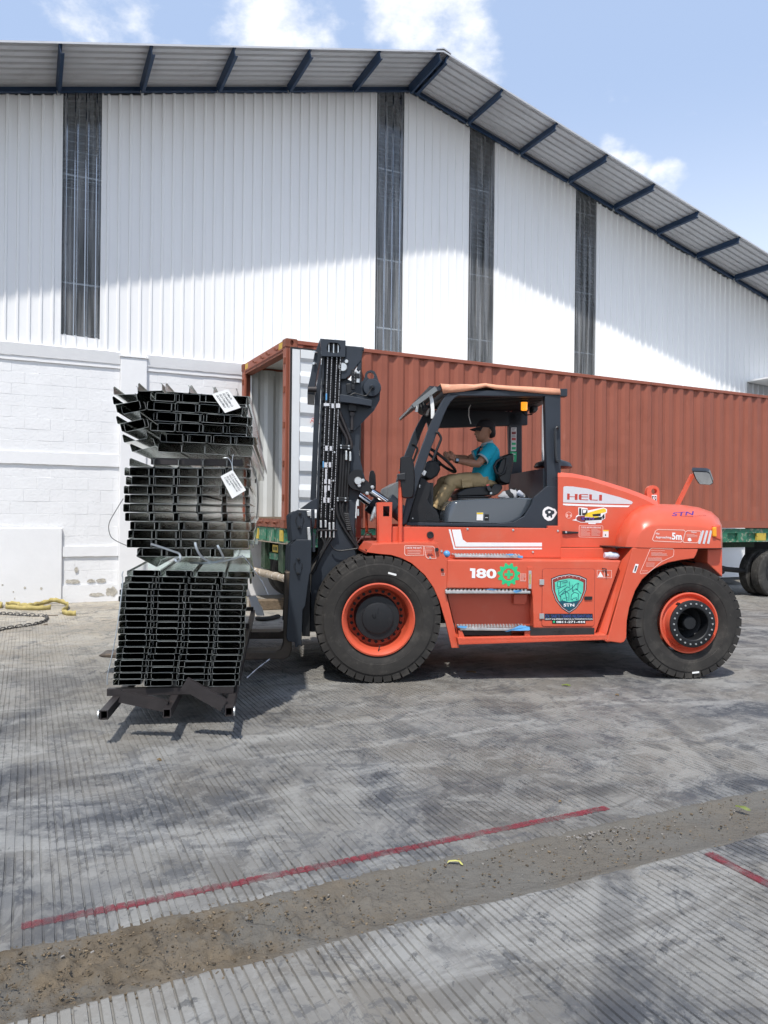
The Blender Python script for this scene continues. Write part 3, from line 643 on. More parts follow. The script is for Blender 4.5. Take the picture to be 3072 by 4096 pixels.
MB().box(1.285, 1.765, -.095, .0, 4.262, 4.285).build('pilaster_cap', 'clad', pil)
MB().box(-9.2, .395, -.06, .0, 0, 1.275).build('plaster_panel', 'plaster', wh, bevel=.015)
def blotch(x, z, rx, rz, y, seed, m='bareplaster'):
    pts = [(x + rx * math.cos(a) * (1 + .45 * fbm(math.cos(a) * 2 + seed, math.sin(a) * 2, 1.)), z + rz * math.sin(a) * (1 + .45 * fbm(math.cos(a) * 2 + seed, math.sin(a) * 2, 4.))) for a in [2 * math.pi * i / 26 for i in range(26)]]
    MB().prism(pts, y - .004, y).build('bare_patch', m, wh)
rough_band('rendered_base', .40, 1.30, .0, .295, .03, 'masonry')
blotch(.56, .36, .11, .035, -.019, 3); blotch(.86, .36, .07, .03, -.019, 9); blotch(1.02, .36, .08, .035, -.019, 5); blotch(1.2, .17, .09, .08, -.033, 8); blotch(.62, .56, .03, .05, -.019, 13); blotch(.95, .12, .12, .03, -.033, 15)
blotch(.08, .26, .02, .022, -.0605, 2); blotch(-.34, .22, .011, .011, -.0605, 4); blotch(-.5, .34, .014, .012, -.0605, 6); blotch(-.17, .28, .018, .02, -.0605, 7); blotch(-.32, .11, .008, .012, -.0605, 17)

# ================================================================== container on its trailer
ZB, CL, CW, CH = 1.335, 12.19, 2.44, 2.935
ct = root('shipping_container', FC, 'long red brown corrugated shipping container on a green trailer, white door swung open', 'container')
zt = ZB + CH
def corr(x0, x1, z0, z1, y0, y1, m, name, parent, pitch=.297, flip=False, back=None, nz=10, dent=0.):
    xs = []; x = x0
    while x < x1:
        for dx, g_ in ((0, 0), (.105, 0), (.165, 1), (.237, 1)):
            if x + dx < x1: xs.append((x + dx, g_))
        x += pitch
    xs.append((x1, 0)); V = []
    for k in range(nz + 1):
        z = z0 + (z1 - z0) * k / nz
        for x, g_ in xs:
            d = dent * max(0, fbm(x * 1.1, z * 1.3, 8., 3))
            V.append((x, y0 + (y1 - y0) * g_ + d, z))
    n = len(xs)
    return MB().add(V, [(k * n + i, k * n + i + 1, (k + 1) * n + i + 1, (k + 1) * n + i) for k in range(nz) for i in range(n - 1)]).build(name, m, parent)
corr(.17, CL - .17, ZB + .155, zt - .07, .012, .052, 'cont', 'side_panel', ct, nz=18, dent=.022)
corr(.17, CL - .17, ZB + .155, zt - .07, CW - .012, CW - .052, 'cont', 'side_panel', ct)
corr(.17, CL - .17, ZB + .155, zt - .07, .058, .095, 'cont_in', 'lining', ct)
corr(.17, CL - .17, ZB + .155, zt - .07, CW - .095, CW - .058, 'cont_in', 'lining', ct, nz=14, dent=-.01)
MB().box(.17, CL - .17, .0, .06, zt - .07, zt - .008).build('top_rail', 'cont', ct, bevel=.006)
MB().box(.17, CL - .17, CW - .06, CW, zt - .07, zt - .008).build('top_rail', 'cont', ct)
MB().box(.17, CL - .17, .004, .05, ZB + .012, ZB + .155).box(.17, CL - .17, -.012, .05, ZB, ZB + .0115).build('bottom_rail', 'cont', ct)
MB().box(.17, CL - .17, CW - .05, CW, ZB, ZB + .155).build('bottom_rail', 'cont', ct)
MB().box(.02, CL - .1, .06, CW - .06, zt - .03, zt - .02).build('roof', 'cont_in', ct)
MB().box(.05, CL - .1, .05, CW - .05, ZB + .12, ZB + .15).build('floor', 'wood', ct)
MB().box(CL - .12, CL - .06, .06, CW - .06, ZB + .155, zt - .03).build('end_wall', 'cont_in', ct)
for x, y in ((.0, .0), (0, CW - .162), (CL - .178, 0), (CL - .178, CW - .162)):
    for z, nm in ((ZB, 'corner_casting'), (zt - .118, 'corner_casting')):
        outer = roundrect(x - .012, z - .004, x + .178, z + .122, .012)
        s = 1 if y < 1 else -1
        c_ = plate(nm, outer, [[(x + .09 + .030 * math.cos(a) , z + .06 + .042 * math.sin(a)) for a in [2 * math.pi * i / 14 for i in range(14)]]], y - .012, y + .012, 'cont_old', ct)
        if y > 1: c_.location.y = .15
        MB().box(x - .010, x + .176, y + .020, y + .150, z - .003, z + .121).build('casting_core', 'cont_old', c_)
        if y > 1: c_.children[0].location.y = -.15 + .0
for y in (0, CW - .15):
    mb = MB().box(.0, .045, y, y + .15, ZB + .118, zt - .118).box(.0455, .165, y + (.0 if y < 1 else .09), y + (.06 if y < 1 else .15), ZB + .118, zt - .118)
    p = mb.build('corner_post', 'cont', ct, bevel=.006)
    for z in (.42, .95, 1.55, 2.1, 2.55): MB().box(-.022, -.001, y + .035, y + .085, ZB + z, ZB + z + .10).build('hinge_lug', 'cont_old', p, bevel=.004)
hd = MB().box(.0, .10, .165, CW - .165, zt - .145, zt - .002).build('door_header', 'cont', ct, bevel=.008)
MB().box(.012, .16, .165, CW - .165, zt - .19, zt - .146).build('header_lip', 'cont_old', hd)
for y in (.43, .846, 1.163, 1.60): MB().tube([(-.001, y - .04, zt - .10), (-.05, y, zt - .10), (-.05, y, zt - .075), (-.001, y + .04, zt - .10)], .011, 6).build('cam_keeper', 'cont_old', hd)
for y0 in (.20, CW - .36):
    for i in range(3): y = y0 + i * .062; MB().add([(-.0012, y, zt - .115), (-.0012, y + .032, zt - .115), (-.0012, y + .017, zt - .02), (-.0012, y - .015, zt - .02)], [(0, 1, 2, 3)]).build('hazard_stripe', 'yellow', hd)
sl = MB().box(.0, .12, .165, CW - .165, ZB, ZB + .135).build('door_sill', 'cont_old', ct, bevel=.006)
for y in (.384, .789, 1.153, 1.6): MB().tube([(-.001, y - .045, ZB + .085), (-.055, y, ZB + .09), (-.055, y, ZB + .07), (-.001, y + .05, ZB + .06)], .012, 6).build('cam_keeper', 'cont_old', sl)
# near door leaf folded back against the side; its lined inner face looks out
d0, d1 = -.10, -.045; x0, x1 = .03, 1.23; z0, z1 = ZB + .135, zt - .15
dr = MB().box(x0, x1, d0, d1, z0, z1).build('door_leaf', 'cont', ct)
MB().box(x0, x0 + .022, d0 - .034, d0 - .001, z0, z1).box(x1 - .022, x1, d0 - .034, d0 - .001, z0, z1).box(x0 + .023, x1 - .023, d0 - .034, d0 - .001, z1 - .022, z1).box(x0 + .023, x1 - .023, d0 - .034, d0 - .001, z0, z0 + .022).build('gasket', 'gasket', dr)
MB().box(x0 + .024, x0 + .155, d0 - .030, d0 - .001, z0 + .024, z1 - .024).build('lining_strip', 'door_white', dr, bevel=.006)
MB().box(x1 - .15, x1 - .024, d0 - .030, d0 - .001, z0 + .024, z1 - .024).build('lining_strip', 'door_white', dr, bevel=.006)
zs = [z0 + .024]; V = []; prof = []
z = z1 - .024; prof.append((z, 0)); 
for top, a, b, c in ((.13, .10, .18, .10), (.52, .10, .20, .10), (.97, .10, .20, .10), (1.42, .10, .20, .10), (1.87, .10, .20, .10), (2.28, .08, .16, .07)):
    q = z1 - .024 - top; prof += [(q, 0), (q - a * .55, 1), (q - a - b * .55, 1), (q - a - b, 0)]
prof.append((z0 + .024, 0)); prof = [p for p in prof if p[0] >= z0 + .02]
for z, g_ in prof: V += [(x0 + .156, d0 - .004 - .034 * (1 - g_), z), (x1 - .151, d0 - .004 - .034 * (1 - g_), z)]
MB().add(V, [(2 * i, 2 * i + 1, 2 * i + 3, 2 * i + 2) for i in range(len(prof) - 1)]).build('door_lining', 'door_white', dr)
mk = spline([(.36, z0 + 1.50), (.40, z0 + 1.58), (.43, z0 + 1.50)], 5) + spline([(.38, z0 + 1.54), (.44, z0 + 1.53), (.52, z0 + 1.50), (.58, z0 + 1.55)], 5)
MB().tube([(p[0], d0 - .042, p[1]) for p in mk], .005, 5).build('marker_scrawl', 'redpen', dr)
# far door leaf folded along the far side
MB().box(.03, 1.23, CW + .045, CW + .10, z0, z1).build('door_leaf', 'cont', ct)
MB().tube([(.14, CW - .13, ZB + .2), (.14, CW - .13, zt - .2)], .018, 8).build('conduit', 'door_white', ct)
MB().lathe([(.0, -.01), (.05, -.01), (.05, .012), (.03, .014), (.03, .0), (0, .0)], 16, (.55, CW - .10, zt - .13)).build('vent_cap', 'cont_in', ct, smooth=40)

tr = root('semi_trailer', FC, 'chipped green container trailer under the red brown container', 'trailer')
zg = ZB - .004
MB().box(.02, .22, .02, CW - .02, 1.10, zg).build('rear_bolster', 'tr_green', tr, bevel=.008)
for i, y in enumerate((.08, .50, .93, 1.36, 1.80, 2.2)):
    MB().box(.002, .018, y, y + .16, 1.125, zg - .03).build('bolster_plate', ['tr_yellow', 'tr_green', 'tr_green', 'tr_yellow', 'tr_green', 'tr_yellow'][i], tr)
MB().box(.0, .24, -.02, CW + .02, 1.085, 1.10).build('bolster_flange', 'bumper', tr)
for y in (.62, 1.62): MB().box(.24, 11.6, y, y + .2, .88, 1.085).build('main_beam', 'tr_dark', tr)
for y in (.165, 1.09): MB().box(.04, .10, y, y + .10, .62, 1.084).box(.10, .12, y - .05, y + .40, .62, 1.084).build('underrun_post', 'tr_dark', tr)
bp = MB().tube([(.02, -.15 + i * .137, .555 + .004 * math.sin(i * 2.)) for i in range(21)], [.062 + .004 * math.sin(i * 1.7) for i in range(21)], 12).build('bumper_pipe', 'bumper', tr, smooth=60)
MB().box(.11, .118, .63, .90, .92, 1.04).build('number_plate', 'tr_yellow', tr)
MB().box(.10, .3, .6, 1.1, .80, .90).build('lamp_bracket', 'tr_green', tr)
for k in range(3): MB().box(.1055, .11, .67 + k * .07, .71 + k * .07, .95, 1.01).build('plate_character', 'tr_dark', tr)
# side rail with pockets, seen at the right
sr = MB().box(.24, 12.1, .03, .10, 1.225, 1.318).box(.24, 12.1, .03, .10, 1.03, 1.055).box(.24, 12.1, .085, .10, 1.055, 1.225).build('side_rail', 'tr_green', tr)
x = 1.0; k = 0
while x < 12.0:
    MB().box(x, x + .30, .034, .084, 1.0555, 1.2245).build('rail_block', 'tr_yellow' if k % 3 == 1 else 'tr_green', tr, bevel=.004); x += .62; k += 1
def truck_tyre(name, parent, x, y0, y1, z, r, m='tyre_grey'):
    mb = MB(); prof = [(r * .55, y0 + .03), (r * .72, y0 + .01), (r * .86, y0), (r * .955, y0 + .012), (r * .985, y0 + .03)]
    ng = 5; wdt = (y1 - .03) - (y0 + .03)
    for g_ in range(ng):
        a = y0 + .03 + wdt * (g_ + .5) / ng; prof += [(r, a - wdt / ng * .42), (r, a + wdt / ng * .36), (r - .014, a + wdt / ng * .38), (r - .014, a + wdt / ng * .56)]
    prof = prof[:-2] + [(r * .985, y1 - .03), (r * .955, y1 - .012), (r * .86, y1), (r * .72, y1 - .01), (r * .55, y1 - .03)]
    mb.lathe(prof, 56, (x, 0, z), closed=True)
    return mb.build(name, m, parent, smooth=35)
def wheel_set(x, zc, r, near=True):
    for side, ys_ in ((0, ((.02, .27), (.33, .58))), (1, ((1.86, 2.11), (2.17, 2.42)))):
        rim = MB().lathe([(.0, .0), (.10, .0), (.12, .03), (.22, .05), (.25, .02), (r * .56, .0), (r * .56, .5), (.0, .5)], 32, (x, ys_[0][0] + .03, zc)).build('wheel', 'tr_black', tr, smooth=30)
        for a, b in ys_: truck_tyre('tyre', rim, x, a, b, zc, r)
    MB().cyl((x, .3, zc), (x, 2.2, zc), .06).build('axle', 'tr_black', tr)
wheel_set(1.0, .51, .515); wheel_set(2.3, .51, .515); wheel_set(11.52, .32, .52)
MB().box(3.2, 10.2, .7, 1.7, .62, .88).build('under_frame', 'tr_black', tr)
for x in (9.3, 10.0):
    MB().tube([(x, .35, .50), (x + .4, .4, .42), (x + 1.0, .4, .36)], .05, 8).build('radius_arm', 'tr_black', tr)
MB().cyl((8.7, .9, .62), (9.5, .9, .62), .16, n=18).build('air_tank', 'tr_black', tr)
MB().box(8.9, 10.3, .45, 1.9, .45, .86).build('suspension_hanger', 'tr_black', tr, bevel=.03)

# ================================================================== the forklift
def crop(x0, y0, k): return lambda x, y: (x0 + x * k, y0 + y * k)
Z1 = crop(1100, 1300, .36166); Z2 = crop(1100, 2000, .42194); Z3 = crop(1500, 1500, .5425); Z4 = crop(1700, 2000, .5425); Z5 = crop(2200, 1800, .52562)
H1 = crop(1480, 1500, .31344); H2 = crop(1650, 1650, .30139); H3 = crop(2200, 1880, .217); H4 = crop(1120, 2000, .31646); H5 = crop(1850, 2200, .36166)
def fp(Z, v, *pts): return [FT.at(*Z(x, y), v) for x, y in pts]
def f1(Z, v, x, y): return FT.at(*Z(x, y), v)
def f3(Z, v, x, y): p = FT.at(*Z(x, y), v); return (p[0], v, p[1])
fl = root('forklift', FT, 'large red orange forklift with navy mast and open cab, carrying steel bundles', 'forklift')

# ---- wheels
def lug_tyre(name, parent, cx, cz, R0, v0, w, n, chevron, dirn=1):
    mb = MB(); ri = R0 * .56; d = .032
    prof = [(ri, v0 + .05), (ri + .02, v0 + .035), (R0 * .66, v0 + .014), (R0 * .70, v0 + .010), (R0 * .705, v0 + .006), (R0 * .80, v0 + .002), (R0 * .86, v0 + .004), (R0 * .865, v0 + .010), (R0 * .91, v0 + .018), (R0 - d, v0 + .036)]
    prof = prof + [(r, 2 * v0 + w - v) for r, v in prof[::-1]]
    mb.lathe(prof, 72, (cx, 0, cz), closed=True)
    st = 2 * math.pi / n
    def P(a, v, r): return (cx + r * math.cos(a), v, cz + r * math.sin(a))
    for side in (0, 1):
        for i in range(n):
            a = i * st + (st / 2 if side else 0)
            # stations from the shoulder to the middle: (y offset, angle shift)
            if chevron: S = [(.0, 0), (w * .14, .0), (w * .34, .35), (w * .52, .10)]
            else: S = [(.0, 0), (w * .16, 0), (w * .52, .18)]
            rings = []
            for k, (dv, sh) in enumerate(S):
                v = v0 + .012 + dv if side == 0 else v0 + w - .012 - dv
                am = a + st * sh; ha = st * (.455 if k < 2 else .40)
                rt = R0 - (.010 if k == 0 else 0.0); rb = R0 - (.066 if k == 0 else d + .006)
                rings.append([P(am - ha, v, rb), P(am + ha, v, rb), P(am + ha * .88, v + (.004 if side == 0 else -.004) * (k == 0), rt), P(am - ha * .88, v + (.004 if side == 0 else -.004) * (k == 0), rt)])
            mb.loft(rings)
    return mb.build(name, 'rubber', parent, smooth=32)
FRC = (0.012, .595); RRC = FT.at(2758, 2489, .03)
RRC = (RRC[0], .549)
boltm = MB().lathe([(.0, -.022), (.008, -.022), (.0085, -.012), (.015, -.012), (.0155, 0), (0, 0)], 6).mesh('bolt')
def bolts(parent, cx, cz, r, v, n, m, sc=1., a0=0.):
    me = boltm.copy(); me.materials.clear(); me.materials.append(M[m])
    for i in range(n):
        a = a0 + 2 * math.pi * i / n
        o = bpy.data.objects.new('bolt', me); link(o, parent); o.location = (cx + r * math.cos(a), v, cz + r * math.sin(a)); o.scale = (sc, sc, sc)
def front_wheel(flip=False, out=0.0):
    x, z = FRC; s = -1 if flip else 1
    def L(pr): return [(r, (2.4 - v) if flip else v) for r, v in pr]
    rim = MB().lathe(L([(.342, .030), (.344, .020), (.330, .016), (.318, .030), (.300, .050), (.292, .075), (.290, .11), (.272, .25), (.235, .27), (.20, .27), (.20, .33), (.335, .34)]), 56, (x, 0, z)).build('wheel', 'paint_red', fl, smooth=35)
    lug_tyre('tyre', rim, x, z, .597, 2.4 - .33 if flip else 0., .33, 40, False)
    lug_tyre('tyre', rim, x, z, .595, 2.4 - .72 if flip else .39, .33, 40, False)
    hub = MB().lathe(L([(.0, .098), (.135, .098), (.146, .102), (.148, .112), (.150, .113), (.150, .118), (.205, .122), (.212, .130), (.218, .275), (.0, .28)]), 48, (x, 0, z)).build('hub', 'black', rim, smooth=35)
    if not flip:
        bolts(rim, x, z, .245, .266, 24, 'black', 1.1); bolts(rim, x, z, .138, .112, 8, 'black', .55, .2)
        MB().box(-.004, .004, -.002, .0, -.06, .05, Matrix.Translation((x, .098, z + .05)) @ Matrix.Rotation(.12, 4, 'Y')).box(-.02, .02, -.002, .0, -.003, .003, Matrix.Translation((x, .098, z - .03))).build('hub_mark', 'black', rim)
        MB().tube([(x + .02, .075, z - .25), (x + .005, .055, z - .30), (x + .012, .035, z - .325)], .006, 6).build('valve_stem', 'black', rim)
        MB().lathe([(0, -.012), (.014, -.012), (.018, 0), (0, 0)], 12, (x - .035, .098, z + .028)).build('drain_plug', 'black', rim)
        q = fp(Z2, -.001, (1075, 682), (1152, 702), (1150, 720), (1072, 700)); decal('tyre_label', q, .004, 'card', rim)
    return rim
front_wheel(); front_wheel(True)
def rear_wheel(v_off=0., full=True, name='wheel'):
    x, z = RRC; s = 1
    f = (lambda v: 2.4 - v) if not full else (lambda v: v)
    rim = MB().lathe([(r, f(v)) for r, v in [(.296, .05), (.298, .036), (.284, .032), (.268, .050), (.255, .072), (.238, .060), (.233, .0), (.230, -.018), (.160, -.018), (.160, .20), (.29, .27)]], 56, (x, 0, z)).build('wheel', 'paint_red', fl, smooth=35)
    lug_tyre('tyre', rim, x, z, .551, .02 if full else 2.4 - .35, .33, 36, True)
    fln = MB().lathe([(r, f(v)) for r, v in [(.229, -.019), (.229, -.036), (.222, -.040), (.164, -.040), (.156, -.034), (.152, .10), (.085, .16), (.0, .16)]], 56, (x, 0, z)).build('hub', 'black', rim, smooth=35)
    MB().lathe([(r, f(v)) for r, v in [(.0, .02), (.058, .02), (.066, .028), (.070, .05), (.074, .16), (0, .17)]], 32, (x, 0, z)).build('hub_cap', 'black', rim, smooth=35)
    if full:
        bolts(rim, x, z, .196, -.040, 22, 'zinc', .62)
        MB().box(-.014, .014, -.024, .02, .205, .240, Matrix.Translation((x, 0, z)) @ Matrix.Rotation(-.62, 4, 'Y')).build('rim_notch', 'black', rim)
        q = fp(Z5, .02, (1082, 1690), (1135, 1683), (1136, 1697), (1083, 1703)); decal('tyre_label', q, .022, 'card', rim)
rear_wheel(); rear_wheel(full=False)
MB().cyl((FRC[0], .3, .6), (FRC[0], 2.1, .6), .16).box(-.25, .3, .75, 1.65, .42, .82).build('front_axle', 'black', fl)
MB().box(RRC[0] - .16, RRC[0] + .16, .4, 2.0, .42, .72).build('rear_axle', 'black', fl)
MB().box(.1, 3.4, .75, 1.65, .45, 1.1).build('chassis', 'black', fl)

# ---- front fender
VS = .045
arch = fp(Z4, VS, (197, 1092), (152, 900), (106, 745), (62, 645), (0, 556)) + fp(Z2, VS, (1300, 604), (1200, 552), (1100, 522), (985, 512), (868, 496))
top = fp(Z2, VS, (868, 492), (928, 418), (1300, 404), (1420, 404))
face = arch + fp(Z2, VS, (866, 488), (928, 418), (1300, 404), (1530, 408)) + fp(Z4, VS, (164, 440), (160, 652), (150, 660), (253, 1090))
ff = MB().prism(face, VS, VS + .03).build('front_fender', 'paint_red', fl, bevel=.004)
cov = arch[1:] + fp(Z2, VS, (866, 488), (928, 418), (1300, 404), (1530, 408)) + fp(Z4, VS, (164, 440), (175, 900))
inner = [(x, z) for x, z in arch[1:]]
def off(pts, d):
    out = []
    for i, p in enumerate(pts):
        a = Vector(pts[max(i - 1, 0)]); b = Vector(pts[min(i + 1, len(pts) - 1)]); t = (b - a).normalized(); out.append((p[0] + t.y * d, p[1] - t.x * d))
    return out
MB().prism(inner + off(inner, .02)[::-1], VS + .03, .86).build('wheel_arch', 'black', ff)
def cap_ring(v, dx): return [(x + dx, v, z) for x, z in fp(Z2, VS, (868, 492), (928, 418), (1300, 404), (1560, 404))]
r0 = cap_ring(VS + .031, 0); r1 = cap_ring(.80, -.03)
lo = lambda r: r + [(p[0], p[1], p[2] - .02) for p in r[::-1]]
MB().loft([lo(r0), lo(r1)]).build('fender_top', 'paint_red', ff)
for v in (1.62,):
    MB().prism([(x, z) for x, z in inner] + off(inner, .03)[::-1], v, 2.36).build('wheel_arch', 'black', fl)
    MB().loft([lo([(p[0], v - .02, p[2]) for p in r0]), lo([(p[0], 2.36, p[2]) for p in r0])]).build('fender_top', 'paint_red', fl)
MB().cyl(f3(Z2, VS, 1530, 470), tuple(np.array(f3(Z2, VS, 1530, 470)) + np.array((0, -.03, 0))), .018, n=12).build('bump_stop', 'black_gloss', ff)
for q in ((1578, 485), (1470, 545)): MB().cyl(f3(Z2, VS, *q), tuple(np.array(f3(Z2, VS, *q)) + np.array((0, -.008, 0))), .010, n=10).build('bolt', 'zinc', ff)
# decal panels on the fender
def outline_decal(name, pts, y, m, parent, w=.006):
    c = np.mean(pts, 0); ins = []
    n = len(pts)
    for i in range(n):
        a, b, d = Vector(pts[i - 1]), Vector(pts[i]), Vector(pts[(i + 1) % n]); e1 = (b - a).normalized(); e2 = (d - b).normalized()
        nrm = (Vector((-e1.y, e1.x)) + Vector((-e2.y, e2.x))).normalized(); k = nrm.dot(Vector((c[0], c[1])) - b); ins.append(tuple(b + nrm * w * (1 if k > 0 else -1) * 1.1))
    return plate(name, list(pts), [ins], y - .0015, y, m, parent)
def lines(name, v, rows, m, parent, y, th=.0035):
    mb = MB()
    for (a, b) in rows:
        mb.prism([(a[0], a[1] - th / 2), (b[0], b[1] - th / 2), (b[0], b[1] + th / 2), (a[0], a[1] + th / 2)], y - .0015, y)
    o = mb.build(name, m, parent); o['kind'] = 'stuff'; return o
def fine(Z, v, x0, y0, x1, y1, n, seed=0, slope=0.):
    r_ = random.Random(seed); out = []
    for i in range(n):
        y = y0 + (y1 - y0) * (i + .5) / n; e = x1 - (x1 - x0) * r_.choice([0, .05, .1, .35]); out.append((FT.at(*Z(x0, y), v), FT.at(*Z(e, y + slope * (e - x0)), v)))
    return out
yv = VS - .001
outline_decal('notice_border', fp(Z2, yv, (1232, 430), (1410, 432), (1414, 525), (1240, 527), (1226, 510), (1226, 440)), yv, 'pinkline', ff)
text('notice_lettering', 'CHECK THE NUTS', fp(Z2, yv, (1240, 462), (1390, 463), (1390, 446), (1240, 445)), yv - .001, 'white', ff, .012)
lines('notice_lines', yv, fine(Z2, yv, 1256, 470, 1388, 515, 3, 1), 'pinkline', ff, yv)
outline_decal('notice_border', fp(Z2, yv, (1412, 434), (1496, 436), (1512, 448), (1530, 555), (1448, 557), (1430, 540)), yv, 'pinkline', ff)
lines('notice_lines', yv, fine(Z2, yv, 1430, 445, 1492, 500, 4, 2), 'pinkline', ff, yv, .0025)
MB().prism(fp(Z2, yv, (1450, 512), (1460, 505), (1470, 514), (1482, 505), (1490, 515), (1502, 528), (1440, 530)), yv - .0015, yv).build('notice_picture', 'maroon', ff)
lines('notice_lines', yv, fine(Z2, yv, 1575, 690, 1612, 718, 3, 3), 'pinkline', ff, yv, .003)
MB().lathe([(0, -.02), (.012, -.02), (.016, 0), (0, 0)], 12, (f1(Z2, VS, 1585, 662)[0], VS, f1(Z2, VS, 1585, 662)[1])).build('key_switch', 'black_gloss', ff)

# ---- side tank, hatch and recess
sp_out = fp(Z4, VS, (165, 441), (1448, 446), (1257, 985), (803, 985), (795, 720), (782, 657), (160, 652))
tk = MB().prism(sp_out, VS, .36).build('side_tank', 'paint_red', fl, bevel=.012)
MB().prism(fp(Z4, .17, (150, 640), (815, 640), (815, 1000), (240, 1000)), .17, .22).build('recess_panel', 'paint_red', fl)
MB().prism(fp(Z4, .16, (645, 690), (748, 690), (745, 745), (725, 768), (645, 765)), .12, .17).build('recess_bracket', 'paint_red', fl, bevel=.006)
hx = fp(Z4, VS, (862, 930), (1250, 510))
hatch = MB().prism(roundrect(hx[0][0], hx[0][1], hx[1][0], hx[1][1], .02), VS - .005, VS - .0005).build('hatch_door', 'paint_red', fl, bevel=.0015)
gx = .004
plate('hatch_gap', roundrect(hx[0][0] - gx, hx[0][1] - gx, hx[1][0] + gx, hx[1][1] + gx, .024), [roundrect(hx[0][0] - .0005, hx[0][1] - .0005, hx[1][0] + .0005, hx[1][1] + .0005, .0205)], VS - .0025, VS - .0005, 'maroon', hatch)
for y in (605, 856): MB().prism(fp(Z4, VS, (841, y - 20), (876, y - 20), (876, y + 20), (841, y + 20)), VS - .014, VS - .006).build('hinge', 'zinc', hatch, bevel=.003)
MB().prism(roundrect(*f1(Z4, VS, 1172, 735), *f1(Z4, VS, 1230, 710), .006), VS - .016, VS - .006).build('latch', 'black_gloss', hatch, bevel=.002)
# sight glass
p = fp(Z4, VS, (752, 658), (790, 494))
MB().prism(quad(p[0], p[1]), VS - .010, VS - .0005).build('gauge_frame', 'paint_red', tk, bevel=.003)
p = fp(Z4, VS, (760, 652), (782, 520)); gg = MB().prism(quad(p[0], p[1]), VS - .016, VS - .0105).build('sight_glass', 'zinc', tk)
p = fp(Z4, VS, (766, 620), (776, 545)); MB().prism(quad(p[0], p[1]), VS - .018, VS - .0165).build('glass_tube', 'tr_yellow', gg)
# numbers and signs on the tank
yd = VS - .001
MB().prism(fp(Z4, yd, (332, 503), (371, 505), (370, 576), (345, 575), (346, 523), (331, 522)), yd - .0016, yd).build('load_number', 'white', tk)
text('load_number', '80', fp(Z4, yd, (377, 576), (527, 580), (527, 508), (377, 504)), yd - .001, 'white', tk, .035)
gc = f1(Z4, yd, 617, 549); gr_ = abs(f1(Z4, yd, 695, 549)[0] - gc[0])
pts = []
for i in range(44):
    a = 2 * math.pi * (i + .5) / 44; k = (i // 2) % 2; rr = gr_ * (1.08 if k == 0 else .86); pts.append((gc[0] + rr * math.cos(a), gc[1] + rr * math.sin(a)))
plate('safety_gear', pts, [circ(gc[0], gc[1], gr_ * .56, 28)], yd - .0015, yd, 'green', tk)
MB().prism([(gc[0] + sx * gr_ * .40 * a + 0, gc[1] + gr_ * .40 * b) for sx, a, b in [(1, .33, 1), (1, .33, .33), (1, 1, .33), (1, 1, -.33), (1, .33, -.33), (1, .33, -1), (1, -.33, -1), (1, -.33, -.33), (1, -1, -.33), (1, -1, .33), (1, -.33, .33), (1, -.33, 1)]], yd - .0016, yd).build('safety_cross', 'green', tk)
outline_decal('notice_border', fp(Z4, yd, (702, 542), (744, 543), (744, 599), (702, 598)), yd, 'pinkline', tk, .004)
lines('notice_lines', yd, fine(Z4, yd, 707, 548, 740, 596, 6, 4), 'pinkline', tk, yd, .0035)
for x0 in (1268, 1323):
    outline_decal('warning_border', fp(Z4, yd, (x0, 517), (x0 + 53, 518), (x0 + 53, 575), (x0, 574)), yd, 'pinkline', tk, .004)
MB().prism(fp(Z4, yd, (1273, 568), (1293, 528), (1315, 568)), yd - .0015, yd).build('warning_triangle', 'white', tk)
MB().prism(fp(Z4, yd, (1350, 540), (1340, 553), (1348, 553), (1344, 566), (1356, 550), (1348, 550)), yd - .0015, yd).build('warning_bolt', 'pinkline', tk)
MB().tube([f3(Z4, VS - .012, 1306, 506), f3(Z4, VS - .016, 1335, 508), f3(Z4, VS - .016, 1338, 560)], .006, 8).build('hook', 'black_gloss', tk)
# big shield sticker on the hatch
ys_ = VS - .006
def shield(k, lift=0.):
    c = (1062, 690); P = [(930, 578), (985, 556), (1062, 543), (1140, 556), (1193, 580), (1190, 660), (1160, 740), (1115, 800), (1062, 836), (1008, 800), (962, 740), (934, 660)]
    return [(c[0] + (x - c[0]) * k, c[1] + (y - c[1]) * k + lift) for x, y in P]
sh = MB().prism(fp(Z4, ys_, *shield(1.0)), ys_ - .0012, ys_).build('shield_sticker', 'print_black', hatch)
MB().prism(fp(Z4, ys_, *shield(.955)), ys_ - .0020, ys_ - .0013).build('shield_rim', 'grey_vinyl', sh)
MB().prism(fp(Z4, ys_, *shield(.925)), ys_ - .0028, ys_ - .0021).build('shield_band', 'maroon', sh)
MB().prism(fp(Z4, ys_, *shield(.80, 6)), ys_ - .0036, ys_ - .0029).build('shield_field', 'teal', sh)
MB().prism(fp(Z4, ys_, (985, 748), (1020, 742), (1062, 752), (1110, 744), (1142, 735), (1105, 792), (1062, 820), (1018, 790)), ys_ - .0042, ys_ - .0037).build('shield_foot', 'deepteal', sh)
text('shield_lettering', 'STN', fp(Z4, ys_, (1021, 785), (1100, 785), (1100, 763), (1021, 763)), ys_ - .0046, 'white', sh, .03)
for i in range(7):
    x = 978 + i * 28; y = 566 - 0.0028 * (x - 1062) ** 2 * -1 * .9 if False else 563 + .0024 * (x - 1062) ** 2
    c = f1(Z4, ys_, x, y); MB().prism([(c[0] + (.006 if k % 2 == 0 else .0025) * math.cos(R(90 + 36 * k)), c[1] + (.006 if k % 2 == 0 else .0025) * math.sin(R(90 + 36 * k))) for k in range(10)], ys_ - .0034, ys_ - .0029).build('star', 'pinkline', sh)
r_ = random.Random(3); mb = MB()                       # the drawing of lifting machines inside the shield
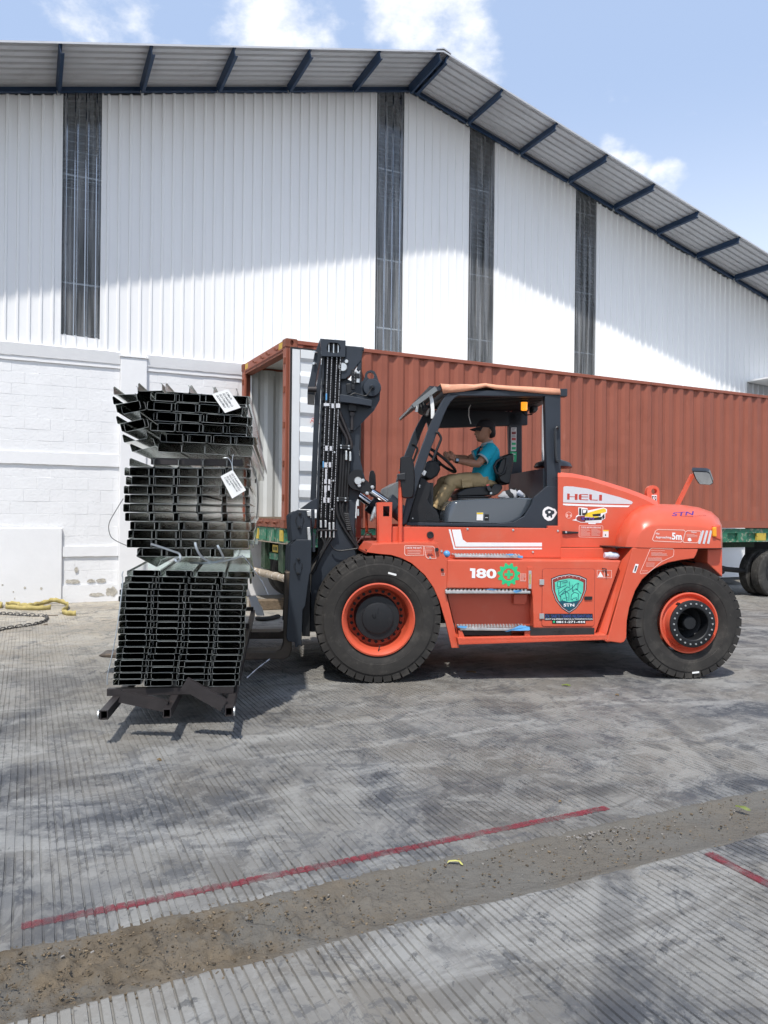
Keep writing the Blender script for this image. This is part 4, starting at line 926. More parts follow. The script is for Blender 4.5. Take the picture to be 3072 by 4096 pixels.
def stroke(pts, w=.004):
    P = fp(Z4, ys_, *pts)
    for a, b in zip(P[:-1], P[1:]):
        a, b = Vector(a), Vector(b); t = (b - a); n = Vector((-t.y, t.x)).normalized() * w / 2
        mb.prism([tuple(a - n), tuple(b - n), tuple(b + n), tuple(a + n)], ys_ - .0042, ys_ - .0037)
for pts in ([(975, 604), (998, 600), (998, 640), (975, 640), (975, 604)], [(1000, 600), (1045, 594), (1048, 606), (1010, 612)], [(975, 655), (1040, 628)], [(985, 690), (1050, 640), (1070, 650)], [(1005, 700), (1085, 650), (1110, 620), (1135, 616)],
            [(1000, 745), (1000, 700), (1030, 670), (1060, 690), (1060, 745)], [(1075, 740), (1078, 700), (1100, 680), (1130, 690), (1128, 735)], [(1085, 625), (1085, 665), (1125, 660), (1128, 612)], [(1020, 725), (1050, 720)], [(1090, 725), (1120, 720)], [(1030, 650), (1036, 700), (1046, 740)], [(1110, 650), (1150, 690)], [(985, 660), (985, 700), (1000, 715)], [(1062, 600), (1068, 640)]): stroke(pts, .006)
for (x, y) in ((1010, 738), (1045, 738), (1085, 735), (1118, 732), (1090, 672)):
    c = f1(Z4, ys_, x, y); mb.prism(circ(c[0], c[1], .007, 8), ys_ - .0043, ys_ - .0037)
mb.build('shield_drawing', 'deepteal', sh)['kind'] = 'stuff'
bn = MB().prism(fp(Z4, ys_, (882, 838), (1236, 838), (1238, 888), (1184, 890), (1184, 912), (938, 912), (936, 888), (880, 888)), ys_ - .0014, ys_).build('banner_sticker', 'print_black', hatch)
text('banner_lettering', 'CV. SAKTI TRANS NUSANTARA', fp(Z4, ys_, (885, 868), (1234, 868), (1234, 844), (885, 844)), ys_ - .0019, 'blueprint', bn, .02)
text('banner_lettering', 'HEAVY EQUIPMENT RENTAL & TRANSPORTATION', fp(Z4, ys_, (885, 884), (1234, 884), (1234, 873), (885, 873)), ys_ - .0019, 'white', bn, .02)
text('banner_lettering', '0811-271-444', fp(Z4, ys_, (968, 907), (1180, 907), (1180, 891), (968, 891)), ys_ - .0019, 'white', bn, .03)
c = f1(Z4, ys_, 951, 898); MB().prism(circ(c[0], c[1], .010, 16), ys_ - .002, ys_ - .0014).build('phone_symbol', 'green', bn)

# ---- steps
def step(name, Z, pts, v0, v1, m='alu'): return MB().prism(fp(Z, v0, *pts), v0, v1).build(name, m, fl, bevel=.004)
s1 = step('step_tread', Z4, ((150, 668), (778, 672), (778, 690), (152, 690)), .0, .24)
s2 = step('step_tread', Z4, ((258, 940), (770, 950), (770, 966), (260, 962)), -.03, .22)
s3 = step('step_tread', Z4, ((218, 405), (720, 412), (720, 430), (222, 424)), .10, .30)
for s_, x0, x1, zt_, v0 in ((s1, f1(Z4, 0, 152, 668)[0], f1(Z4, 0, 770, 668)[0], f1(Z4, 0, 300, 668)[1], .0), (s2, f1(Z4, -.03, 262, 940)[0], f1(Z4, -.03, 765, 940)[0], f1(Z4, -.03, 300, 940)[1], -.03), (s3, f1(Z4, .1, 222, 405)[0], f1(Z4, .1, 716, 405)[0], f1(Z4, .1, 300, 405)[1], .10)):
    mb = MB(); n = 22
    for i in range(n):
        for j in range(3):
            x = x0 + (x1 - x0) * (i + .5 * (j % 2) + .25) / n; y = v0 + .04 + .065 * j
            mb.lathe([(.0, 0), (.010, 0)], 6) if False else mb.box(x - .008, x + .008, y - .012, y + .012, zt_ - .004, zt_ + .006)
    mb.build('grip_studs', 'alu', s_)['kind'] = 'stuff'
def film(parent, Z, v, pts, seed):
    r_ = random.Random(seed); P = fp(Z, v, *pts); mb = MB()
    V = []
    for i, p in enumerate(P): V.append((p[0], v - .004 - r_.uniform(0, .012), p[1]))
    mb.add(V, [tuple(range(len(V)))]).build('torn_film', 'bluefilm', parent)
film(s1, Z4, .0, ((645, 668), (690, 662), (720, 668), (700, 676), (670, 684), (655, 678)), 1); film(s1, Z4, .0, ((440, 658), (480, 652), (540, 660), (500, 668)), 6)
film(s2, Z4, -.03, ((585, 968), (640, 948), (700, 922), (770, 935), (772, 958), (690, 962), (640, 960), (600, 972)), 2); film(s2, Z4, -.03, ((235, 935), (260, 925), (312, 930), (300, 945), (262, 942)), 3)
film(s3, Z4, .10, ((678, 412), (720, 412), (720, 427), (690, 428)), 4); film(s3, Z4, .10, ((590, 400), (640, 394), (660, 402), (630, 410)), 5)
MB().prism(fp(Z4, .0, (272, 966), (640, 970), (640, 1000), (272, 1000)), .02, .16).build('step_shade_block', 'black', fl)  # solid black block: the shade of the hollow under the step, put in as colour
MB().prism(fp(Z4, -.02, (246, 965), (272, 962), (292, 1012), (250, 1012)), -.02, .0).build('step_foot', 'paint_red', fl); MB().prism(fp(Z4, -.02, (735, 968), (775, 968), (775, 1000), (735, 1000)), -.02, .0).build('step_foot', 'paint_red', fl)
bx = plate('battery_box', fp(Z4, -.03, (778, 946), (1250, 944), (1248, 996), (776, 1000)), [[(c[0] + .011 * math.cos(a), c[1] + .005 * math.sin(a)) for a in [2 * math.pi * i / 10 for i in range(10)]] for c in fp(Z4, -.03, (960, 972), (991, 972), (1023, 971))], -.03, -.024, 'steel_dark', fl)
MB().prism(fp(Z4, -.03, (779, 948), (1249, 946), (1247, 995), (777, 998)), -.0235, .17).build('box_body', 'steel_dark', bx)
MB().prism(fp(Z4, -.05, (240, 1016), (1345, 993), (1346, 1034), (250, 1070)), -.04, .5).build('running_board', 'paint_red', fl, bevel=.006)
x0 = f1(Z4, -.04, 260, 1050)[0]; x1 = f1(Z4, -.04, 1335, 1015)[0]; za, zb_ = f1(Z4, -.05, 300, 1041)[1], f1(Z4, -.05, 1300, 1014)[1]; mb = MB()
for i in range(46):
    for j in range(2):
        u = (i + .5) / 46; x = x0 + (x1 - x0) * u; z = za + (zb_ - za) * u + (j - .5) * .028
        mb.box(-.012, .012, -.0025, .001, -.0025, .0025, Matrix.Translation((x, -.0405, z)) @ Matrix.Rotation(.7 if (i + j) % 2 else -.7, 4, 'Y'))
mb.build('tread_pattern', 'paint_red', fl)['kind'] = 'stuff'
# things lying on the ledge
b = f3(Z4, .14, 160, 398)
mb = MB(); mb.lathe([(0, -.03), (.02, -.028), (.033, -.012), (.035, .01), (.026, .026), (0, .03)], 14, (0, 0, 0))
m_ = mb.mesh('reel'); o = meshobj('blue_tape_roll', m_, 'bluefilm', None, smooth=60); o.location = FT.w(b[0], b[1], b[2]); tag(o, 'small blue crumpled roll on the red ledge beside the front fender', 'roll')
b0 = f3(Z4, .12, 1322, 408); b1 = f3(Z4, .12, 1432, 412)
o = MB().tube([tuple(FT.w(b0[0] + (b1[0] - b0[0]) * u, .12, b0[2] + (b1[2] - b0[2]) * u)) for u in (0, .03, .28, .3, .72, .86, .95, 1)], [.026, .030, .030, .036, .036, .030, .016, .012], 12).build('plastic_bottle', 'plasticbag', None, smooth=40); tag(o, 'clear plastic drinks bottle lying on the red ledge near the rear wheel', 'bottle')

# ---- rear fender, counterweight, hood
V5 = .05
facet = [f3(Z5, .12, 548, 838), f3(Z5, V5, 628, 744), f3(Z5, V5, 432, 1400), f3(Z5, .12, 352, 1397)]
rf = MB().prism(fp(Z5, V5, (628, 744), (1130, 752), (1112, 800), (1096, 826), (1000, 838), (900, 858), (790, 906), (702, 985), (650, 1070), (604, 1200), (586, 1300), (582, 1430), (565, 1462), (538, 1470), (432, 1455)), V5, .40).build('rear_fender', 'paint_red', fl, bevel=.008)
MB().add(facet + [(p[0], .38, p[2]) for p in facet], [(0, 1, 2, 3), (0, 3, 7, 4), (0, 4, 5, 1), (3, 2, 6, 7)]).build('fender_facet', 'paint_red', rf)
MB().prism(fp(Z5, .12, (352, 1397), (432, 1400), (440, 1452), (420, 1456), (360, 1410)), .06, .38).build('fender_foot', 'paint_red', rf)
SIL = [(478, 741), (496, 660), (520, 598), (560, 532), (612, 470), (680, 426), (740, 412), (860, 411), (1000, 416), (1130, 436), (1230, 470), (1284, 520), (1306, 572), (1312, 660), (1312, 747), (900, 747), (640, 744)]
def cw_ring(v, DL, DT, DR):
    out = []
    for x, y in SIL:
        u = (x - 478) / 834; h = max(0, (745 - y) / 333); x_ = x + DL * (1 - u) ** 2.2 * (1 if y < 744 else 1) - DR * u ** 4; y_ = y + DT * h ** 1.2
        p = FT.at(*Z5(x_, y_), v); out.append((p[0], v, p[1]))
    return out
rings = [cw_ring(.045, 190, 168, 20), cw_ring(.052, 170, 150, 10), cw_ring(.12, 95, 92, 4), cw_ring(.22, 45, 45, 2), cw_ring(.34, 14, 14, 0), cw_ring(.50, 0, 0, 0)]
c5 = rings[-1]
rings += [[(p[0], 1.9, p[2]) for p in c5], [(p[0], 2.1, p[2] - .02) for p in c5], [(a[0], 2.36, a[2]) for a in rings[0]]]
cwt = MB().loft(rings).build('counterweight', 'paint_red', fl, smooth=28)
seam = MB().prism(fp(Z5, .06, (480, 738), (1310, 746), (1310, 754), (480, 745)), .065, .5).build('seam_gap', 'black', cwt)
MB().prism(fp(Z5, .14, (1200, 752), (1313, 752), (1313, 970), (1198, 862)), .14, 2.1).build('tail_block', 'paint_red', cwt, bevel=.01)
MB().prism(fp(Z5, .40, (1085, 750), (1230, 752), (1210, 860), (1100, 860)), .40, 2.0).build('axle_housing', 'black', fl)
lampz = f3(Z5, .03, 1252, 620)
tl = MB().prism(fp(Z5, .045, (1240, 578), (1300, 568), (1300, 690), (1240, 668)), .036, .30).build('lamp_recess', 'paint_red', cwt, bevel=.012)
MB().prism(fp(Z5, .03, (1236, 590), (1266, 584), (1268, 662), (1238, 660)), .020, .05).build('tail_lamp', 'amber', cwt, bevel=.01)
# hood
hdt = [(60, 168), (170, 178), (290, 202), (430, 243), (580, 290), (700, 334), (760, 360), (820, 392)]
face_t = [(60, 204), (170, 208), (290, 228), (430, 272), (580, 322), (700, 368), (760, 396), (820, 430)]
ra = fp(Z5, .40, *face_t, (820, 742), (60, 738)); rb = fp(Z5, .47, *hdt, (820, 742), (60, 738))
rc = [(x, z) for x, z in rb]
hr = [[(x, .40, z) for x, z in ra], [(x, .405, z + .004) for x, z in ra], [(x, .47, z) for x, z in rb], [(x, 1.93, z) for x, z in rb], [(x, 2.0, z) for x, z in ra]]
hood = MB().loft(hr).build('engine_hood', 'paint_red', fl, smooth=30)
yh = .399
plate('hood_decal', fp(H3, yh, (246, 320), (258, 302), (300, 298), (420, 304), (700, 345), (1000, 425), (1300, 505), (1500, 572), (1527, 598), (1500, 632), (1430, 628), (900, 618), (240, 598)), [], yh - .0012, yh, 'grey_vinyl', hood)
MB().prism(fp(H3, yh, (240, 618), (700, 634), (1475, 655), (1440, 685), (1000, 680), (300, 655), (240, 645)), yh - .0012, yh).build('hood_decal', 'white', hood)
lw = 'letter_red'
for pts in (((315, 433), (362, 435), (360, 547), (313, 545)), ((458, 440), (508, 442), (505, 552), (455, 550)), ((362, 484), (458, 488), (458, 500), (362, 496)),
            ((530, 460), (552, 444), (580, 446), (578, 550), (550, 550), (528, 535)), ((580, 444), (700, 446), (700, 460), (580, 456)), ((580, 488), (700, 490), (700, 503), (580, 500)), ((580, 540), (700, 544), (700, 557), (580, 553)),
            ((722, 448), (772, 450), (770, 545), (780, 558), (745, 556), (722, 535)), ((780, 545), (884, 550), (870, 564), (775, 558)), ((906, 455), (958, 457), (956, 566), (904, 564))):
    MB().prism(fp(H3, yh, *pts), yh - .0024, yh - .0012).build('letter', lw, hood)
outline_decal('notice_border', fp(H3, yh, (545, 1018), (965, 1024), (978, 1038), (974, 1238), (960, 1248), (545, 1238), (530, 1222), (535, 1030)), yh, 'pinkline', hood, .004)
text('notice_lettering', 'CHECK BEFORE OPERATING', fp(H3, yh, (570, 1066), (942, 1072), (942, 1048), (570, 1042)), yh - .001, 'white', hood, .02)
lines('notice_lines', yh, fine(H3, yh, 560, 1078, 745, 1215, 8, 5) + fine(H3, yh, 762, 1078, 935, 1218, 9, 6), 'pinkline', hood, yh, .0025)
MB().prism(fp(H3, yh, (980, 1105), (1080, 1108), (1078, 1242), (978, 1240)), yh - .0012, yh).build('small_label', 'card', hood); MB().prism(fp(H3, yh, (980, 1105), (1080, 1108), (1080, 1130), (980, 1127)), yh - .002, yh - .0013).build('label_band', 'yellow', hood); MB().prism(fp(H3, yh, (1012, 1185), (1030, 1180), (1032, 1215), (1012, 1214)), yh - .002, yh - .0013).build('label_mark', 'ink', hood)
c = f1(H3, yh, 345, 832); plate('extinguisher_sign', circ(c[0], c[1], .034, 24), [circ(c[0], c[1], .030, 24)], yh - .0012, yh, 'pinkline', hood)
for pts in (((306, 810), (324, 810), (326, 866), (304, 866)), ((338, 830), (360, 830), (360, 838), (338, 838)), ((368, 850), (385, 810), (396, 850), (382, 862))): MB().prism(fp(H3, yh, *pts), yh - .0012, yh).build('sign_mark', 'pinkline', hood)
# machine sticker
st_ = MB().prism(fp(H3, yh, (520, 690), (600, 690), (690, 705), (700, 745), (985, 692), (1050, 720), (1050, 790), (1020, 800), (1015, 895), (955, 930), (945, 975), (845, 980), (840, 998), (708, 995), (705, 972), (560, 968), (500, 940), (405, 925), (470, 905), (480, 850), (525, 820)), yh - .0012, yh).build('machine_sticker', 'white', hood)
def stk(pts, m, lift, nm): MB().prism(fp(H3, yh, *pts), yh - .0012 - lift, yh - .0012 - lift + .0004).build(nm, m, st_)
stk(((690, 790), (990, 705), (1030, 730), (1030, 775), (780, 840), (900, 860), (930, 890), (640, 860), (640, 830)), 'yellow', .0006, 'crane_picture'); stk(((535, 705), (575, 705), (575, 840), (535, 830)), 'print_black', .0006, 'mast_picture'); stk(((590, 725), (690, 725), (690, 840), (590, 835)), 'steel_dark', .0006, 'cab_picture'); stk(((605, 735), (675, 735), (650, 790), (605, 790)), 'white', .001, 'cab_window')
stk(((480, 880), (520, 850), (640, 840), (650, 960), (560, 955), (495, 925)), 'maroon', .001, 'swirl_picture'); stk(((560, 870), (820, 880), (960, 860), (950, 920), (640, 935), (570, 920)), 'print_black', .0011, 'ground_picture'); stk(((780, 815), (935, 800), (930, 850), (790, 855)), 'print_black', .0011, 'window_picture'); stk(((960, 850), (1000, 800), (1005, 880), (970, 915)), 'print_black', .0011, 'wheel_picture')
text('sticker_lettering', 'STN', fp(H3, yh, (578, 925), (808, 920), (808, 870), (578, 872)), yh - .0030, 'purple', st_, .03); lines('sticker_lines', yh, fine(H3, yh, 655, 932, 930, 960, 2, 8), 'white', st_, yh - .002, .005)
MB().prism(fp(H3, .39, (226, 1122), (520, 1138), (520, 1170), (300, 1182), (228, 1178)), .375, .398).build('hood_handle', 'black_gloss', hood, bevel=.006)
MB().lathe([(0, -.006), (.010, -.006), (.012, 0), (0, 0)], 10, (f1(H3, .375, 296, 1145)[0], .375, f1(H3, .375, 296, 1145)[1])).build('lock', 'zinc', hood)
MB().prism(fp(Z5, .42, (60, 742), (470, 742), (548, 836), (60, 830)), .33, .42).build('ledge_strip', 'paint_red', fl, bevel=.006)
# counterweight decals
yc = .044
plate('notice_border', fp(Z5, yc, (822, 602), (1020, 607), (1033, 622), (1012, 692), (995, 704), (790, 695), (776, 680), (800, 615)), [fp(Z5, yc, (824, 607), (1018, 612), (1027, 622), (1008, 689), (993, 699), (792, 690), (782, 679), (805, 616))], yc - .0012, yc, 'pinkline', cwt)
text('notice_lettering', 'No', fp(Z5, yc, (805, 643), (832, 643), (832, 628), (805, 628)), yc - .001, 'white', cwt, .01)
text('notice_lettering', 'Approaching', fp(Z5, yc, (803, 676), (922, 680), (922, 656), (803, 653)), yc - .001, 'white', cwt, .012)
text('notice_lettering', '5m', fp(Z5, yc, (927, 682), (1003, 686), (1003, 632), (927, 628)), yc - .001, 'white', cwt, .035)
plate('notice_border', fp(Z5, yc, (1045, 612), (1142, 614), (1150, 626), (1130, 700), (1115, 709), (1018, 706), (1008, 694), (1030, 622)), [fp(Z5, yc, (1046, 617), (1140, 619), (1145, 627), (1126, 697), (1113, 704), (1020, 701), (1014, 693), (1034, 624))], yc - .0012, yc, 'pinkline', cwt)
text('notice_lettering', 'Warning', fp(Z5, yc, (1074, 632), (1116, 633), (1116, 622), (1074, 621)), yc - .001, 'white', cwt, .02)
lines('notice_lines', yc, fine(Z5, yc, 1040, 638, 1130, 665, 3, 9), 'pinkline', cwt, yc, .003); MB().prism(fp(Z5, yc, (1050, 672), (1068, 668), (1078, 690), (1062, 696), (1048, 690)), yc - .0012, yc).build('notice_picture', 'white', cwt)
for i in range(3): x = 1126 + i * 34; MB().prism(fp(Z5, yc, (x, 712), (x + 17, 715), (x + 48 - i * 4, 614), (x + 31 - i * 4, 612)), yc - .0012, yc).build('reflective_bar', 'grey_vinyl', cwt)
def cwy(x, z):                                          # skin of the sloping shoulder
    best = .05; 
    zt0 = [max(p[2] for p in r) for r in rings[:6]]
    for k in range(5):
        if zt0[k] <= z <= zt0[k + 1]: u = (z - zt0[k]) / (zt0[k + 1] - zt0[k] + 1e-6); return rings[k][0][1] + (rings[k + 1][0][1] - rings[k][0][1]) * u - .006
    return .045
for nm, body, px, m_, b_ in (('shoulder_lettering', 'STN', ((915, 503), (1078, 495), (1082, 465), (925, 475)), 'purple', .02), ('shoulder_lettering', 'SAKTI TRANS NUSANTARA', ((985, 512), (1175, 502), (1175, 494), (985, 504)), 'maroon', .0)):
    text(nm, body, [FT.at(*Z5(x, y), .15) for x, y in px], lambda x, z: .118, m_, cwt, b_)
outline_decal('notice_border', fp(Z5, V5 - .001, (772, 746), (935, 752), (944, 762), (942, 800), (935, 812), (850, 850), (780, 910), (740, 940), (690, 944), (684, 930), (720, 850), (760, 755)), V5 - .001, 'pinkline', rf, .004)
lines('notice_lines', V5, fine(Z5, V5, 765, 762, 930, 770, 1, 11) + fine(Z5, V5, 770, 778, 900, 806, 4, 12) + fine(Z5, V5, 745, 818, 860, 845, 4, 13) + fine(Z5, V5, 730, 855, 800, 890, 4, 14) + fine(Z5, V5, 700, 910, 745, 935, 2, 15), 'pinkline', rf, V5 - .001, .0025)
bl = MB().prism(fp(Z5, V5 - .001, (650, 866), (674, 870), (652, 936), (628, 932)), V5 - .0025, V5 - .001).build('barcode_label', 'white', rf); MB().prism(fp(Z5, V5 - .003, (652, 880), (664, 882), (650, 926), (640, 924)), V5 - .0032, V5 - .0026).build('barcode', 'ink', bl)
# eye, mirror
plate('lifting_eye', fp(Z5, 1.0, (738, 415), (738, 312), (745, 290), (760, 275), (785, 268), (810, 274), (827, 290), (834, 312), (834, 415)), [circ(*f1(Z5, 1.0, 793, 315), abs(f1(Z5, 1.0, 815, 315)[0] - f1(Z5, 1.0, 793, 315)[0]), 16)], 1.0, 1.06, 'paint_red', cwt)
q = fp(Z5, .999, (774, 402), (812, 402), (812, 342), (774, 342)); lb = MB().prism(q, .996, .999).build('hook_label', 'white', cwt); MB().prism(fp(Z5, .995, (777, 400), (809, 400), (809, 350), (777, 350)), .994, .9955).build('hook_ground', 'print_black', lb); c = f1(Z5, .993, 793, 365); plate('hook_symbol', circ(c[0], c[1], .016, 14), [circ(c[0], c[1], .008, 10)], .992, .9935, 'white', lb); MB().tube([f3(Z5, .9925, 794, 372), f3(Z5, .9925, 800, 386), f3(Z5, .9925, 792, 394), f3(Z5, .9925, 785, 386)], .004, 6).build('hook_symbol', 'white', lb)
ma = MB().bar(f3(Z5, 1.2, 968, 420), f3(Z5, 1.2, 1082, 190), .035, .05, (0, 1, 0)).build('mirror_arm', 'paint_red', fl); MB().bar(f3(Z5, 1.2, 1082, 192), f3(Z5, 1.2, 1185, 160), .03, .03, (0, 1, 0)).build('arm_tip', 'paint_red', ma)
mc0 = [f3(Z5, 1.1, 1045, 163), f3(Z5, 1.1, 1158, 168), f3(Z5, 1.1, 1184, 178), f3(Z5, 1.1, 1240, 252), f3(Z5, 1.1, 1222, 268), f3(Z5, 1.1, 1135, 262), f3(Z5, 1.1, 1092, 222)]
zmn = min(p[2] for p in mc0); mc = [(p[0], p[1] - .75 * (p[2] - zmn), p[2]) for p in mc0]
bk = [(p[0] + .035, p[1] + .07, p[2] + .045) for p in mc]
mh = MB().loft([mc, [(p[0] * .98 + .02 * mc[0][0], p[1] + .02, p[2] + .015) for p in mc], bk]).build('mirror_housing', 'black_gloss', ma, bevel=.006)
cx_ = np.mean(mc, 0); MB().add([tuple(cx_ + (np.array(p) - cx_) * .9 + np.array((-.003, -.004, -.002))) for p in mc], [tuple(range(len(mc)))]).build('mirror_glass', 'mirror', ma)

# ---- cab panel, sill and guard
VC = .335
cab = MB().prism(fp(Z2, VC, (1108, 252)) + fp(Z4, VC, (905, 208), (905, 190), (1003, 190), (1003, 427), (95, 427)) + fp(Z2, VC, (1300, 404), (1106, 404)), VC, VC + .04).build('cab_panel', 'paint_red', fl, bevel=.004)
yb = VC - .001
MB().prism(fp(Z4, yb, (198, 218), (262, 218), (278, 290), (308, 313), (862, 315), (862, 342), (226, 344)), yb - .0012, yb).build('white_stripe', 'white', cab)
MB().prism(fp(Z4, yb, (174, 216), (188, 216), (221, 352), (862, 352), (862, 364), (212, 364)), yb - .0012, yb).build('white_stripe', 'white', cab)
for q in ((313, 214), (650, 222), (980, 229), (795, 385), (121, 376)):
    x, z = f1(Z4, VC, *q); MB().lathe([(0, -.008), (.009, -.007), (.013, 0), (0, 0)], 10, (x, VC, z)).build('bolt', 'zinc', cab)
x, z = f1(Z2, VC, 1472, 332); MB().lathe([(0, -.006), (.02, -.006), (.022, -.014), (.033, -.014), (.036, 0), (0, 0)], 20, (x, VC, z)).build('rubber_plug', 'black_gloss', cab, smooth=40)
MB().box(f1(Z2, VC, 1108, 300)[0], 2.9, 2.06, 2.10, f1(Z2, VC, 1300, 404)[1], f1(Z2, VC, 1108, 252)[1]).build('cab_panel', 'paint_red', fl)
MB().box(f1(Z4, VC, 0, 300)[0], f1(Z4, VC, 1000, 300)[0], VC + .045, 2.05, f1(Z4, VC, 500, 330)[1], f1(Z4, VC, 500, 215)[1] - .01).build('cab_floor', 'black', fl)
VP = .46
pil_o = [(990, 225), (940, 292), (880, 402), (800, 560), (738, 722), (660, 930), (602, 1100), (556, 1250), (518, 1400), (462, 1640), (400, 1915)]
pil_i = [(465, 1905), (540, 1650), (598, 1440), (640, 1320), (722, 1100), (792, 905), (868, 712), (936, 530), (985, 420), (1030, 345), (1090, 285), (1180, 245)]
fpil = fp(H1, VP, *(pil_o + pil_i))
pl_n = MB().prism(fpil, VP, VP + .085).build('front_pillar', 'navy', fl, bevel=.008)
MB().prism(fpil, 1.86, 1.945).build('front_pillar', 'navy', fl, bevel=.008)
rbm = fp(Z3, VP, (1253, 150), (1369, 148), (1371, 830), (1270, 830))
rpil = MB().prism(rbm, VP, VP + .085).build('rear_pillar', 'navy', fl, bevel=.006)
low = fp(Z3, VP, (1268, 818), (1371, 832), (1371, 1112), (1276, 1112), (1276, 1133), (960, 1118), (232, 1110), (238, 1086), (560, 1090), (900, 1096), (1020, 1084), (1100, 1040), (1150, 962), (1172, 900))
MB().prism(low, VP - .012, VP + .03).build('lower_frame', 'navy', fl, bevel=.004)
frp = MB().prism(rbm, 1.86, 1.945).build('rear_pillar', 'navy', fl, bevel=.006)
xr0, xr1 = rbm[0][0], rbm[1][0]
MB().box(xr0 + .02, xr1 - .02, VP + .09, 1.855, f1(Z3, 1.2, 1150, 830)[1] - .25, f1(Z3, 1.0, 1150, 705)[1]).build('rear_bulkhead', 'navy', fl)
for (z_) in (0,): pass
rb_ = fp(Z3, VP, (520, 122), (1420, 100), (1418, 158), (560, 152))
bmn = MB().prism(rb_, VP, VP + .085).build('roof_beam', 'navy', fl, bevel=.005)
zr0 = rb_[0][1]; zr1 = rb_[1][1]; xf, xb = rb_[0][0], rb_[1][0]
fb = MB().prism([(xf, zr0), (xb, zr1), (xb, zr1 - .21), (xf + .06, zr0 - .21)], 1.86, 1.945).build('roof_beam', 'navy', fl, bevel=.005)
for q in ((560, 240), (597, 242), (629, 243), (967, 256), (1000, 257)):
    x, z = f1(Z3, 1.86, *q); MB().lathe([(0, -.012), (.018, -.012), (.024, -.004), (.026, 0), (0, 0)], 14, (x, 1.858, z)).build('bolt', 'zinc', fb)
for i in range(13):
    v = VP + .09 + i * .104
    MB().box(xf + .06, xb - .12, v, v + .035, zr1 - .055, zr1 - .002, Matrix.Translation((0, 0, 0))).build('roof_slat', 'black', fl)
MB().box(xb - .10, xb, VP + .086, 1.859, zr1 - .05, zr1 - .002).build('roof_cross_beam', 'navy', fl, bevel=.006)
MB().box(xf + .02, xf + .06, VP + .086, 1.859, zr1 - .08, zr1 - .002).build('roof_cross_beam', 'navy', fl, bevel=.006)
# raised front visor
va, vb = (470, 372), (765, 132)
vis = MB().prism([(x + .05, z) for x, z in fp(H1, VP, (470, 372), (765, 142), (800, 196), (500, 412))], VP, VP + .02).build('roof_visor', 'visor', fl)
pa, pb = [(x + .05, z) for x, z in fp(H1, VP, (482, 388), (778, 160))]
for i in range(9):
    u = i / 8; x = pa[0] + (pb[0] - pa[0]) * u; z = pa[1] + (pb[1] - pa[1]) * u - .01
    MB().box(x - .010, x + .010, VP + .02, 1.50, z - .014, z + .014).build('visor_bar', 'visor', vis)
MB().prism(fp(H1, VP + .03, (760, 140), (910, 150), (905, 200), (800, 200)), VP + .025, 1.94).build('visor_hinge', 'navy', vis)
lm = f3(H1, .7, 700, 395); MB().cyl(lm, (lm[0] - .06, lm[1] - .02, lm[2] - .05), .05, .06, 14).build('work_lamp', 'black', fl); lm = f3(H1, 1.7, 760, 430); MB().cyl(lm, (lm[0] - .06, lm[1] - .02, lm[2] - .05), .05, .06, 14).build('work_lamp', 'black', fl)
for v, pts in ((.50, ((770, 245), (790, 330), (800, 440), (800, 555))), (.52, ((610, 375), (600, 420), (592, 470))), (1.2, ((745, 425), (735, 480), (725, 515)))):
    P = [Vector(f3(H1, v, *q)) for q in pts]; w = .018 if v == .50 else .014; mb = MB()
    mb.add([tuple(p + Vector((s * w, 0, 0))) for p in P for s in (-1, 1)], [(2 * i, 2 * i + 1, 2 * i + 3, 2 * i + 2) for i in range(len(P) - 1)]); mb.build('hanging_tape', 'card', fl)
MB().tube([f3(H1, 1.0, *q) for q in ((1285, 380), (1262, 430), (1260, 520), (1272, 570), (1288, 625))], .004, 5).build('hanging_tape', 'card', fl)
# orange sheet laid over the roof edge
tp = [(485, 62), (560, 70), (640, 66), (730, 68), (812, 60), (900, 72), (1000, 78), (1150, 86), (1280, 94), (1366, 100)]
bt = [(500, 138), (560, 130), (640, 124), (730, 110), (820, 88), (880, 104), (1000, 116), (1150, 130), (1280, 142), (1366, 146)]
V = []; n = len(tp)
for k, (vv, rowp) in enumerate(((1.9, tp), (1.2, tp), (VP - .004, tp), (VP - .02, None), (VP - .016, bt))):
    for i in range(n):
        q = rowp[i] if rowp else ((tp[i][0] + bt[i][0]) / 2, (tp[i][1] + bt[i][1]) / 2); vpl = VP - .01
        p = f1(Z3, vpl, *q); V.append((p[0], vv + .006 * math.sin(i * 2.1 + k), p[1] + (.012 * math.sin(i * 1.3 + k) if vv > 1 else 0)))
tarp = MB().add(V, [(k * n + i, k * n + i + 1, (k + 1) * n + i + 1, (k + 1) * n + i) for k in range(4) for i in range(n - 1)]).build('orange_sheet', 'orange_tarp', None, smooth=60)
tarp.location = FT.o; tarp.rotation_euler = (0, 0, FT.a); sol = tarp.modifiers.new('s', 'SOLIDIFY'); sol.thickness = .004
tag(tarp, 'orange vinyl sheet draped over the near edge of the forklift roof', 'sheet')
